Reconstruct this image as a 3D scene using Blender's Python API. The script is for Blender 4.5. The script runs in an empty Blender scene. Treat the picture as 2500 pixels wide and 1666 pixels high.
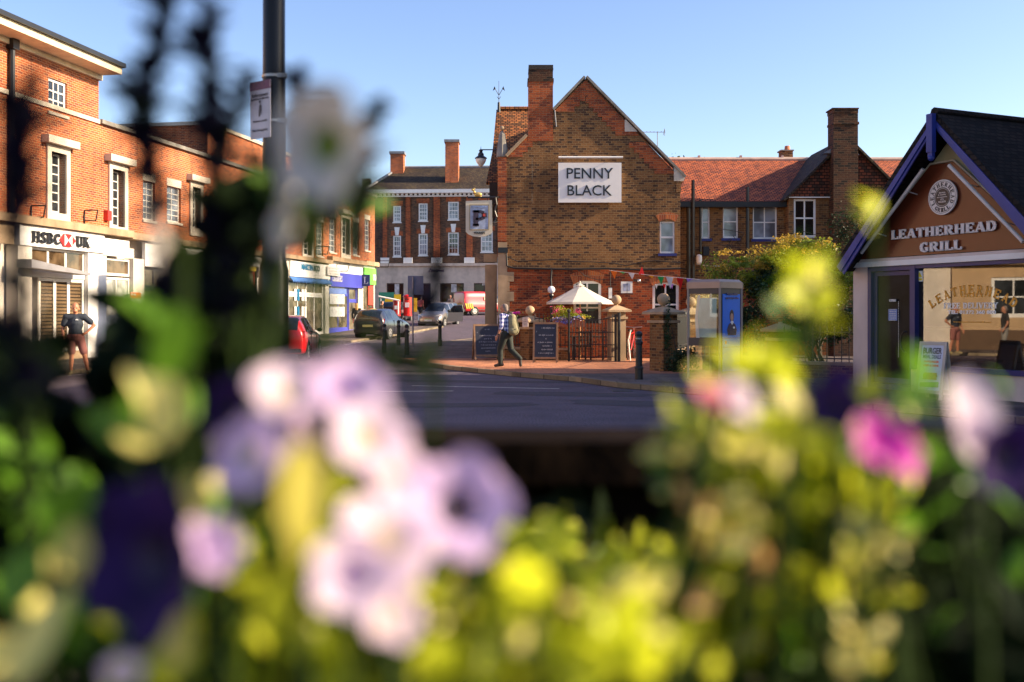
import bpy, bmesh, math, random
from mathutils import Vector as V, Matrix, Quaternion
R = math.radians
C = bpy.context.scene.collection
sc = bpy.context.scene
# ------------------------------------------------------------ camera
K = 2500 * 35 / 36
HZ = 762.0
CH = 1.62
cam = bpy.data.cameras.new('camera'); camo = bpy.data.objects.new('camera', cam); C.objects.link(camo)
camo.location = (0, 0, CH); camo.rotation_euler = (R(90), 0, 0)
cam.lens = 35; cam.sensor_width = 36; cam.clip_start = 0.02; cam.clip_end = 3000
cam.shift_y = -(833 - HZ) / 2500
cam.dof.use_dof = True; cam.dof.focus_distance = 29; cam.dof.aperture_fstop = 2.8
sc.camera = camo
# ------------------------------------------------------------ world, sun, exposure
EL, AZ = R(25), R(-4.5)          # elevation; azimuth measured from +X
S = V((math.cos(EL) * math.cos(AZ), math.cos(EL) * math.sin(AZ), math.sin(EL)))
w = bpy.data.worlds.new("World"); sc.world = w; w.use_nodes = True
nt = w.node_tree; bg = nt.nodes['Background']
sky = nt.nodes.new('ShaderNodeTexSky'); sky.sky_type = 'NISHITA'; sky.sun_disc = False
sky.sun_elevation = EL; sky.sun_rotation = R(90) - AZ
sky.air_density = 1.0; sky.dust_density = 1.0; sky.ozone_density = 1.6
hs0 = nt.nodes.new('ShaderNodeHueSaturation'); hs0.inputs['Saturation'].default_value = 1.1; hs0.inputs['Hue'].default_value = .515
nt.links.new(sky.outputs[0], hs0.inputs['Color']); nt.links.new(hs0.outputs[0], bg.inputs[0]); bg.inputs[1].default_value = 0.118
sl = bpy.data.lights.new('sun', 'SUN'); sl.energy = 5.0; sl.angle = R(0.5); sl.color = (1.0, 0.80, 0.56)
so = bpy.data.objects.new('sun', sl); C.objects.link(so); so.rotation_euler = S.to_track_quat('Z', 'Y').to_euler()
so.location = (30, 0, 30)
sc.view_settings.view_transform = 'Standard'; sc.view_settings.look = 'None'
sc.view_settings.exposure = 1.2; sc.view_settings.gamma = 1
random.seed(7)
# ------------------------------------------------------------ pixel helpers (photo is 2500 x 1666)
def ray(px): return (px - 1250) / K
def P(px, py, D): return V(((px - 1250) / K * D, D, CH - (py - HZ) / K * D))
GZ = [(-400, 0), (36, 0), (46, .12), (56, .34), (66, .62), (82, 1.3), (92, 1.75), (900, 1.75)]
def gz(y):
    for (a, za), (b, zb) in zip(GZ, GZ[1:]):
        if y <= b: return za + (zb - za) * (y - a) / (b - a)
    return GZ[-1][1]
# ------------------------------------------------------------ materials
MATS = {}
def nodes(name):
    m = bpy.data.materials.new(name); m.use_nodes = True
    n = m.node_tree.nodes; b = n['Principled BSDF']
    return m, n, m.node_tree.links, b
def mat(name, col, rough=.7, metal=0, var=.15, vs=3.0, bump=0, bs=60, spec=.5, emit=0, trans=0, coat=0, dirt=0, coord='Object'):
    if name in MATS: return MATS[name]
    m, n, l, b = nodes(name)
    tc = n.new('ShaderNodeTexCoord')
    nz = n.new('ShaderNodeTexNoise'); nz.inputs['Scale'].default_value = vs; nz.inputs['Detail'].default_value = 6
    l.new(tc.outputs[coord], nz.inputs['Vector'])
    rp = n.new('ShaderNodeValToRGB')
    c = V(col)
    rp.color_ramp.elements[0].position = .3; rp.color_ramp.elements[1].position = .7
    rp.color_ramp.elements[0].color = tuple(c * (1 - var)) + (1,)
    rp.color_ramp.elements[1].color = tuple(V([min(1, x) for x in c * (1 + var)])) + (1,)
    l.new(nz.outputs[0], rp.inputs[0])
    out = rp.outputs[0]
    if dirt:
        n2 = n.new('ShaderNodeTexNoise'); n2.inputs['Scale'].default_value = 1.3; n2.inputs['Detail'].default_value = 8
        mp = n.new('ShaderNodeMapping'); mp.inputs['Scale'].default_value = (1, 1, .35)
        l.new(tc.outputs[coord], mp.inputs[0]); l.new(mp.outputs[0], n2.inputs['Vector'])
        r2 = n.new('ShaderNodeValToRGB'); r2.color_ramp.elements[0].position = .45; r2.color_ramp.elements[1].position = .7
        l.new(n2.outputs[0], r2.inputs[0])
        mx = n.new('ShaderNodeMixRGB'); mx.inputs[2].default_value = tuple(c * .35) + (1,)
        ml = n.new('ShaderNodeMath'); ml.operation = 'MULTIPLY'; ml.inputs[1].default_value = dirt
        l.new(r2.outputs[0], ml.inputs[0]); l.new(ml.outputs[0], mx.inputs[0]); l.new(out, mx.inputs[1]); out = mx.outputs[0]
    l.new(out, b.inputs['Base Color'])
    b.inputs['Roughness'].default_value = rough; b.inputs['Metallic'].default_value = metal
    b.inputs['Specular IOR Level'].default_value = spec
    if coat: b.inputs['Coat Weight'].default_value = coat; b.inputs['Coat Roughness'].default_value = .06
    if emit:
        l.new(out, b.inputs['Emission Color']); b.inputs['Emission Strength'].default_value = emit
    if bump:
        nb = n.new('ShaderNodeTexNoise'); nb.inputs['Scale'].default_value = bs; nb.inputs['Detail'].default_value = 4
        l.new(tc.outputs[coord], nb.inputs['Vector'])
        bp = n.new('ShaderNodeBump'); bp.inputs['Strength'].default_value = bump; bp.inputs['Distance'].default_value = .02
        l.new(nb.outputs[0], bp.inputs['Height']); l.new(bp.outputs[0], b.inputs['Normal'])
    if trans:
        tr = n.new('ShaderNodeBsdfTranslucent'); mixs = n.new('ShaderNodeMixShader'); mixs.inputs[0].default_value = trans
        l.new(out, tr.inputs[0]); l.new(b.outputs[0], mixs.inputs[1]); l.new(tr.outputs[0], mixs.inputs[2])
        l.new(mixs.outputs[0], n['Material Output'].inputs[0])
    MATS[name] = m
    return m
def brick(name, c1, c2, c3, mortar, bw=.225, rh=.075, ms=.008, rough=.85, bump=.6, patch=(.35, .7), hue=None):
    """brick coursework from metre UVs: three brick tones, mortar, weather patches"""
    if name in MATS: return MATS[name]
    m, n, l, b = nodes(name)
    uv = n.new('ShaderNodeUVMap'); uv.uv_map = 'UVMap'
    bt = n.new('ShaderNodeTexBrick'); bt.inputs['Scale'].default_value = 1; bt.offset = .5
    bt.inputs['Brick Width'].default_value = bw; bt.inputs['Row Height'].default_value = rh
    bt.inputs['Mortar Size'].default_value = ms; bt.inputs['Mortar Smooth'].default_value = .2; bt.inputs['Bias'].default_value = -.1
    bt.inputs['Color1'].default_value = (*c1, 1); bt.inputs['Color2'].default_value = (*c2, 1); bt.inputs['Mortar'].default_value = (*mortar, 1)
    l.new(uv.outputs[0], bt.inputs['Vector'])
    # second tone chosen per brick: quantise uv to brick cells -> white noise
    b2 = n.new('ShaderNodeTexBrick'); b2.inputs['Scale'].default_value = 1; b2.offset = .5
    b2.inputs['Brick Width'].default_value = bw; b2.inputs['Row Height'].default_value = rh
    b2.inputs['Mortar Size'].default_value = 0; b2.inputs['Bias'].default_value = 0
    b2.inputs['Color1'].default_value = (0, 0, 0, 1); b2.inputs['Color2'].default_value = (1, 1, 1, 1)
    mp = n.new('ShaderNodeMapping'); mp.inputs['Location'].default_value = (bw * 46, rh * 34, 0)
    l.new(uv.outputs[0], mp.inputs[0]); l.new(mp.outputs[0], b2.inputs['Vector'])
    rp = n.new('ShaderNodeValToRGB'); rp.color_ramp.elements[0].position = .55; rp.color_ramp.elements[1].position = .8
    l.new(b2.outputs['Color'], rp.inputs[0])
    inv = n.new('ShaderNodeMath'); inv.operation = 'SUBTRACT'; inv.inputs[0].default_value = 1; l.new(bt.outputs['Fac'], inv.inputs[1])
    ml = n.new('ShaderNodeMath'); ml.operation = 'MULTIPLY'; l.new(rp.outputs[0], ml.inputs[0]); l.new(inv.outputs[0], ml.inputs[1])
    mx = n.new('ShaderNodeMixRGB'); l.new(ml.outputs[0], mx.inputs[0]); l.new(bt.outputs['Color'], mx.inputs[1]); mx.inputs[2].default_value = (*c3, 1)
    nz = n.new('ShaderNodeTexNoise'); nz.inputs['Scale'].default_value = .55; nz.inputs['Detail'].default_value = 5
    l.new(uv.outputs[0], nz.inputs['Vector'])
    r2 = n.new('ShaderNodeValToRGB'); r2.color_ramp.elements[0].position = patch[0]; r2.color_ramp.elements[1].position = patch[1]
    r2.color_ramp.elements[0].color = (.68, .66, .64, 1); r2.color_ramp.elements[1].color = (1.15, 1.12, 1.05, 1)
    l.new(nz.outputs[0], r2.inputs[0])
    mm = n.new('ShaderNodeMixRGB'); mm.blend_type = 'MULTIPLY'; mm.inputs[0].default_value = 1
    l.new(mx.outputs[0], mm.inputs[1]); l.new(r2.outputs[0], mm.inputs[2])
    n3 = n.new('ShaderNodeTexNoise'); n3.inputs['Scale'].default_value = 22; n3.inputs['Detail'].default_value = 4
    l.new(uv.outputs[0], n3.inputs['Vector'])
    r3 = n.new('ShaderNodeValToRGB'); r3.color_ramp.elements[0].position = .3; r3.color_ramp.elements[1].position = .7
    r3.color_ramp.elements[0].color = (.8, .8, .8, 1); r3.color_ramp.elements[1].color = (1.12, 1.12, 1.12, 1)
    l.new(n3.outputs[0], r3.inputs[0])
    m4 = n.new('ShaderNodeMixRGB'); m4.blend_type = 'MULTIPLY'; m4.inputs[0].default_value = 1
    l.new(mm.outputs[0], m4.inputs[1]); l.new(r3.outputs[0], m4.inputs[2])
    mps = n.new('ShaderNodeMapping'); mps.inputs['Scale'].default_value = (1.6, .22, 1); l.new(uv.outputs[0], mps.inputs[0])
    n5 = n.new('ShaderNodeTexNoise'); n5.inputs['Scale'].default_value = 1.4; n5.inputs['Detail'].default_value = 8; n5.inputs['Roughness'].default_value = .62; l.new(mps.outputs[0], n5.inputs['Vector'])
    r5 = n.new('ShaderNodeValToRGB'); r5.color_ramp.elements[0].position = .52; r5.color_ramp.elements[1].position = .72
    r5.color_ramp.elements[0].color = (1, 1, 1, 1); r5.color_ramp.elements[1].color = (.55, .53, .5, 1); l.new(n5.outputs[0], r5.inputs[0])
    m6 = n.new('ShaderNodeMixRGB'); m6.blend_type = 'MULTIPLY'; m6.inputs[0].default_value = .8; l.new(m4.outputs[0], m6.inputs[1]); l.new(r5.outputs[0], m6.inputs[2])
    l.new(m6.outputs[0], b.inputs['Base Color']); b.inputs['Roughness'].default_value = rough
    b.inputs['Specular IOR Level'].default_value = .25
    bp = n.new('ShaderNodeBump'); bp.inputs['Strength'].default_value = bump; bp.inputs['Distance'].default_value = .012; bp.invert = False
    ad = n.new('ShaderNodeMath'); ad.operation = 'ADD'
    sc3 = n.new('ShaderNodeMath'); sc3.operation = 'MULTIPLY'; sc3.inputs[1].default_value = .5
    l.new(n3.outputs[0], sc3.inputs[0]); l.new(inv.outputs[0], ad.inputs[0]); l.new(sc3.outputs[0], ad.inputs[1])
    l.new(ad.outputs[0], bp.inputs['Height']); l.new(bp.outputs[0], b.inputs['Normal'])
    MATS[name] = m
    return m
def glass(name, col=(.03, .035, .04), rough=.04, spec=1.0, wob=.05):
    if name in MATS: return MATS[name]
    m, n, l, b = nodes(name)
    tc = n.new('ShaderNodeTexCoord'); nz = n.new('ShaderNodeTexNoise'); nz.inputs['Scale'].default_value = 1.7; nz.inputs['Detail'].default_value = 2
    l.new(tc.outputs['Object'], nz.inputs['Vector'])
    rp = n.new('ShaderNodeValToRGB'); rp.color_ramp.elements[0].position = .4; rp.color_ramp.elements[1].position = .62
    rp.color_ramp.elements[0].color = (*[x * .5 for x in col], 1); rp.color_ramp.elements[1].color = (*[x * 1.5 for x in col], 1)
    l.new(nz.outputs[0], rp.inputs[0]); l.new(rp.outputs[0], b.inputs['Base Color'])
    b.inputs['Roughness'].default_value = rough; b.inputs['Specular IOR Level'].default_value = spec
    bp = n.new('ShaderNodeBump'); bp.inputs['Strength'].default_value = wob; bp.inputs['Distance'].default_value = .05
    l.new(nz.outputs[0], bp.inputs['Height']); l.new(bp.outputs[0], b.inputs['Normal'])
    MATS[name] = m
    return m
def clearglass(name, tint=(.8, .8, .8), refl=.35):
    m, n, l, b = nodes(name)
    tr = n.new('ShaderNodeBsdfTransparent'); tr.inputs[0].default_value = (*tint, 1)
    gl = n.new('ShaderNodeBsdfGlossy'); gl.inputs['Roughness'].default_value = .015; gl.inputs[0].default_value = (.95, .95, .95, 1)
    mx = n.new('ShaderNodeMixShader'); mx.inputs[0].default_value = refl
    l.new(tr.outputs[0], mx.inputs[1]); l.new(gl.outputs[0], mx.inputs[2]); l.new(mx.outputs[0], n['Material Output'].inputs[0])
    return m
# brick tones (linear)
STOCK = brick('stock_brick', (.29, .14, .052), (.19, .088, .036), (.095, .048, .028), (.30, .195, .095), patch=(.3, .7), bw=.18)
REDB = brick('red_brick', (.36, .07, .022), (.25, .048, .02), (.13, .03, .02), (.28, .13, .06), bw=.18)
REDO = brick('orange_red_brick', (.52, .13, .04), (.38, .085, .03), (.24, .06, .03), (.34, .18, .10))
PARB = brick('parade_brick', (.50, .125, .038), (.38, .088, .03), (.24, .062, .034), (.55, .36, .22), patch=(.2, .6))
BANKB = brick('bank_brick', (.20, .10, .058), (.14, .07, .043), (.07, .042, .034), (.20, .15, .10))
DARKB = brick('sooty_brick', (.12, .05, .026), (.065, .032, .022), (.03, .02, .016), (.13, .08, .045))
ARCHB = brick('arch_brick', (.60, .17, .05), (.46, .11, .04), (.34, .08, .035), (.42, .24, .13), bw=.075, rh=.4)
TILE = brick('roof_tile', (.62, .17, .07), (.46, .12, .055), (.30, .09, .055), (.035, .012, .01), bw=.17, rh=.105, ms=.016, bump=1.0, patch=(.25, .7))
TILEG = brick('mossy_tile', (.50, .19, .06), (.36, .12, .045), (.17, .08, .035), (.04, .016, .01), bw=.17, rh=.105, ms=.016, bump=1.0)
TILED = brick('dark_tile', (.030, .022, .019), (.020, .016, .014), (.010, .008, .008), (.003, .003, .003), bw=.17, rh=.105, ms=.014, bump=1.0)
TILEN = brick('bank_tile', (.06, .042, .032), (.042, .032, .025), (.10, .075, .04), (.012, .01, .01), bw=.17, rh=.12, ms=.012, bump=.8)
PAVER = brick('clay_paver', (.62, .27, .14), (.52, .21, .11), (.40, .18, .11), (.20, .12, .08), bw=.2, rh=.1, ms=.004, bump=.2)
FLAG = brick('paving_flag', (.17, .14, .13), (.14, .115, .105), (.11, .09, .085), (.07, .06, .055), bw=.6, rh=.45, ms=.008, bump=.2)
STONE = mat('stone', (.42, .29, .17), .85, var=.2, bump=.3, bs=40, dirt=.6)
STONEL = mat('pale_stone', (.62, .54, .43), .8, var=.1, bump=.2, dirt=.3)
COPE = mat('coping_stone', (.23, .21, .18), .9, var=.3, bump=.3, dirt=.5)
WHITE = mat('white_paint', (.78, .76, .72), .5, var=.04, dirt=.12)
OFFW = mat('off_white_render', (.70, .63, .54), .8, var=.07, dirt=.4, bump=.15, bs=30)
BLACK = mat('black_iron', (.012, .012, .013), .42, var=.2)
LEAD = mat('lead_flashing', (.20, .21, .23), .6, var=.2)
NAVY = mat('navy_paint', (.025, .028, .16), .35, var=.12, dirt=.15)
BLUEP = mat('blue_paint', (.008, .015, .13), .4, var=.15, dirt=.25)
GLASS = glass('window_glass')
GLASSC = glass('curtained_glass', (.20, .22, .25), .07)
GLASSI = glass('shop_glass', (.13, .105, .07), .05)
GLASSD = glass('dark_glass', (.010, .010, .012), .05, .6)
ASPH = mat('asphalt', (.115, .09, .11), .85, var=.85, vs=38, bump=.9, bs=60, dirt=.35, spec=.3)
KERBM = brick('kerb_stone', (.32, .26, .18), (.25, .20, .14), (.20, .16, .11), (.05, .04, .03), bw=.9, rh=30, ms=.014, bump=.3)
# ------------------------------------------------------------ mesh builder
def mw(o):
    m = o.matrix_basis.copy()
    return mw(o.parent) @ m if o.parent else m
class MB:
    def __init__(s): s.v = []; s.f = []
    def add(s, vs, fs):
        b = len(s.v); s.v += [V(p) for p in vs]; s.f += [tuple(b + i for i in f) for f in fs]; return s
    def hexa(s, c):   # 8 corners: bottom 4 ccw, top 4 ccw
        return s.add(c, [(0, 3, 2, 1), (4, 5, 6, 7), (0, 1, 5, 4), (1, 2, 6, 5), (2, 3, 7, 6), (3, 0, 4, 7)])
    def box(s, x0, x1, y0, y1, z0, z1):
        return s.hexa([(x0, y0, z0), (x1, y0, z0), (x1, y1, z0), (x0, y1, z0), (x0, y0, z1), (x1, y0, z1), (x1, y1, z1), (x0, y1, z1)])
    def prism(s, pts, d):   # planar polygon extruded by vector d
        n = len(pts); d = V(d); a = [V(p) for p in pts]
        return s.add(a + [p + d for p in a], [tuple(range(n))[::-1], tuple(range(n, 2 * n))] + [(i, (i + 1) % n, n + (i + 1) % n, n + i) for i in range(n)])
    def tube(s, p, q, r1, r2=None, n=10, caps=True):
        p, q = V(p), V(q); r2 = r1 if r2 is None else r2
        d = (q - p).normalized(); a = d.orthogonal().normalized(); b = d.cross(a)
        vs = [p + (a * math.cos(2 * math.pi * i / n) + b * math.sin(2 * math.pi * i / n)) * r1 for i in range(n)] + \
             [q + (a * math.cos(2 * math.pi * i / n) + b * math.sin(2 * math.pi * i / n)) * r2 for i in range(n)]
        fs = [(i, (i + 1) % n, n + (i + 1) % n, n + i) for i in range(n)]
        if caps: fs += [tuple(range(n))[::-1], tuple(range(n, 2 * n))]
        return s.add(vs, fs)
    def path(s, pts, r, n=6):
        for a, b in zip(pts, pts[1:]): s.tube(a, b, r, n=n)
        return s
    def lathe(s, c, prof, n=16):   # prof: (r, z)
        c = V(c); vs = []; fs = []
        for r, z in prof:
            for i in range(n):
                a = 2 * math.pi * i / n; vs.append(c + V((r * math.cos(a), r * math.sin(a), z)))
        for k in range(len(prof) - 1):
            for i in range(n):
                j = (i + 1) % n; fs.append((k * n + i, k * n + j, (k + 1) * n + j, (k + 1) * n + i))
        fs.append(tuple(range(n))[::-1]); fs.append(tuple(range((len(prof) - 1) * n, len(prof) * n)))
        return s.add(vs, fs)
    def ball(s, c, r, n=16, sq=(1, 1, 1)):
        m = n // 2; c = V(c)
        vs = [c + V((0, 0, -r * sq[2]))]
        for k in range(1, m):
            t = math.pi * k / m - math.pi / 2
            for i in range(n):
                a = 2 * math.pi * i / n
                vs.append(c + V((r * math.cos(t) * math.cos(a) * sq[0], r * math.cos(t) * math.sin(a) * sq[1], r * math.sin(t) * sq[2])))
        vs.append(c + V((0, 0, r * sq[2]))); fs = []
        for i in range(n): fs.append((0, 1 + (i + 1) % n, 1 + i))
        for k in range(m - 2):
            for i in range(n):
                a = 1 + k * n; j = (i + 1) % n; fs.append((a + i, a + j, a + n + j, a + n + i))
        a = 1 + (m - 2) * n
        for i in range(n): fs.append((a + i, a + (i + 1) % n, len(vs) - 1))
        return s.add(vs, fs)
    def quad(s, a, b, c, d): return s.add([a, b, c, d], [(0, 1, 2, 3)])
    def build(s, name, m, parent=None, smooth=False, local=False, label=None):
        me = bpy.data.meshes.new(name)
        vs = s.v
        if parent is not None and not local:
            im = mw(parent).inverted(); vs = [im @ p for p in vs]
        me.from_pydata([tuple(p) for p in vs], [], s.f); me.update()
        uvl = me.uv_layers.new(name='UVMap')
        Z = V((0, 0, 1))
        W = s.v
        data = [0.0] * (2 * len(me.loops))
        for poly in me.polygons:
            idx = poly.vertices
            nrm = V((0, 0, 0))
            for i in range(len(idx)):
                a, b = W[idx[i]], W[idx[(i + 1) % len(idx)]]
                nrm += V(((a.y - b.y) * (a.z + b.z), (a.z - b.z) * (a.x + b.x), (a.x - b.x) * (a.y + b.y)))
            if nrm.length < 1e-12: continue
            nrm.normalize()
            if abs(nrm.z) > .985: u, v = V((1, 0, 0)), V((0, 1, 0))
            else:
                u = Z.cross(nrm).normalized(); v = nrm.cross(u)
            for li, vi in zip(poly.loop_indices, idx):
                data[2 * li] = W[vi].dot(u); data[2 * li + 1] = W[vi].dot(v)
        uvl.data.foreach_set('uv', data)
        if smooth: me.polygons.foreach_set('use_smooth', [True] * len(me.polygons))
        if m: me.materials.append(m)
        o = bpy.data.objects.new(name, me); C.objects.link(o)
        if parent is not None: o.parent = parent
        if label: o['label'] = label
        return o
def tag(o, label=None, cat=None, group=None, kind=None):
    if label: o['label'] = label
    if cat: o['category'] = cat
    if group: o['group'] = group
    if kind: o['kind'] = kind
    return o
def thing(name, label, cat, loc=(0, 0, 0), rz=0, group=None):
    o = bpy.data.objects.new(name, None); C.objects.link(o); o.empty_display_size = .1
    o.location = loc; o.rotation_euler = (0, 0, rz)
    return tag(o, label, cat, group)
def copy_tree(o, parent=None):
    c = o.copy(); C.objects.link(c); c.parent = parent
    for ch in o.children: copy_tree(ch, c)
    return c
class Frame:   # a vertical plane: s along t, z up, o outward along n
    def __init__(s, o, t, n=None):
        s.o = V((o[0], o[1], 0)); s.t = V((t[0], t[1], 0)).normalized()
        s.n = V((s.t.y, -s.t.x, 0)) if n is None else V((n[0], n[1], 0)).normalized()
    def pt(s, a, z, o=0): return s.o + s.t * a + s.n * o + V((0, 0, z))
    def at(s, px, py, o=0):   # photo pixel -> (s, z) on the plane at offset o
        d = V((ray(px), 1, 0)); q = s.o + s.n * o
        k = q.dot(s.n) / d.dot(s.n); p = d * k
        return (p - q).dot(s.t), CH - (py - HZ) / K * k
    def sx(s, px, o=0): return s.at(px, 0, o)[0]
    def rect(s, x0, x1, y0, y1, o=0):
        a, zt = s.at(x0, y0, o); zb = s.at(x0, y1, o)[1]; b = s.sx(x1, o)
        return a, b, zb, zt
def fb(mb, fr, s0, s1, z0, z1, o0, o1):
    if s1 < s0: s0, s1 = s1, s0
    return mb.hexa([fr.pt(s0, z0, o1), fr.pt(s1, z0, o1), fr.pt(s1, z0, o0), fr.pt(s0, z0, o0),
                    fr.pt(s0, z1, o1), fr.pt(s1, z1, o1), fr.pt(s1, z1, o0), fr.pt(s0, z1, o0)])
def wallgrid(mb, fr, s0, s1, z0, z1, holes, o=0, depth=.16):
    ss = sorted(set([s0, s1] + [h for a in holes for h in a[:2] if s0 < h < s1]))
    zs = sorted(set([z0, z1] + [h for a in holes for h in a[2:4] if z0 < h < z1]))
    for a, b in zip(ss, ss[1:]):
        for c, d in zip(zs, zs[1:]):
            ms, mz = (a + b) / 2, (c + d) / 2
            if any(h[0] < ms < h[1] and h[2] < mz < h[3] for h in holes): continue
            mb.quad(fr.pt(a, c, o), fr.pt(b, c, o), fr.pt(b, d, o), fr.pt(a, d, o))
    for h in holes:
        a, b, c, d = h[:4]
        if a >= s1 or b <= s0: continue
        i = o - depth
        mb.quad(fr.pt(a, c, o), fr.pt(a, c, i), fr.pt(a, d, i), fr.pt(a, d, o))
        mb.quad(fr.pt(b, c, i), fr.pt(b, c, o), fr.pt(b, d, o), fr.pt(b, d, i))
        mb.quad(fr.pt(a, c, o), fr.pt(b, c, o), fr.pt(b, c, i), fr.pt(a, c, i))
        mb.quad(fr.pt(a, d, i), fr.pt(b, d, i), fr.pt(b, d, o), fr.pt(a, d, o))
    return mb
def window(par, fr, s0, s1, z0, z1, cols=2, rows=2, o=-.1, ft=.05, bar=.022, fm=None, gm=None, sill=None, meet=None, name='window'):
    fm = fm or WHITE; gm = gm or GLASS
    m = MB()
    fb(m, fr, s0, s0 + ft, z0, z1, o - .05, o); fb(m, fr, s1 - ft, s1, z0, z1, o - .05, o)
    fb(m, fr, s0 + ft, s1 - ft, z0, z0 + ft * 1.3, o - .05, o - .001); fb(m, fr, s0 + ft, s1 - ft, z1 - ft, z1, o - .05, o - .001)
    for i in range(1, cols):
        c = s0 + ft + (s1 - s0 - 2 * ft) * i / cols; fb(m, fr, c - bar / 2, c + bar / 2, z0 + ft * 1.3, z1 - ft, o - .045, o - .01)
    for i in range(1, rows):
        c = z0 + ft * 1.3 + (z1 - z0 - 2.3 * ft) * i / rows; b = bar / 2
        if meet and i in meet: b = bar * 1.2
        fb(m, fr, s0 + ft, s1 - ft, c - b, c + b, o - .044, o - .006)
    w_ = m.build(name, fm, par)
    fb(MB(), fr, s0 + ft * .5, s1 - ft * .5, z0 + ft * .5, z1 - ft * .5, o - .04, o - .03).build('pane', gm, w_)
    if sill: fb(MB(), fr, s0 - .06, s1 + .06, z0 - .09, z0 - .002, o - .02, .06).build('sill', sill, w_)
    return w_
# ------------------------------------------------------------ lettering
def textmesh(t, bold=0.0, ext=.02):
    c = bpy.data.curves.new('t', 'FONT'); c.body = t; c.size = 1; c.offset = bold; c.extrude = ext; c.align_x = 'CENTER'; c.resolution_u = 3
    o = bpy.data.objects.new('t', c); C.objects.link(o); bpy.context.view_layer.update()
    me = bpy.data.meshes.new_from_object(o.evaluated_get(bpy.context.evaluated_depsgraph_get()))
    vs = [v.co.copy() for v in me.vertices]; fs = [tuple(p.vertices) for p in me.polygons]
    bpy.data.objects.remove(o); bpy.data.curves.remove(c); bpy.data.meshes.remove(me)
    return vs, fs
def place_text(mb, vs, fs, org, u, v, n, width, height, ext=.01):
    xs = [p.x for p in vs]; ys = [p.y for p in vs]
    x0, x1, y0, y1 = min(xs), max(xs), min(ys), max(ys)
    kx = width / (x1 - x0) if width else height / (y1 - y0); ky = height / (y1 - y0)
    out = [V(org) + V(u) * ((p.x - (x0 + x1) / 2) * kx) + V(v) * ((p.y - (y0 + y1) / 2) * ky) + V(n) * (ext if p.z > 0 else 0) for p in vs]
    return mb.add(out, fs)
def ftext(par, t, fr, s, z, o, width, height, m, bold=.02, ext=.02, name='lettering', mb=None):
    vs, fs = textmesh(t, bold)
    b = mb or MB()
    place_text(b, vs, fs, fr.pt(s, z, o), fr.t, (0, 0, 1), fr.n, width, height, ext)
    return b if mb else b.build(name, m, par)
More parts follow.
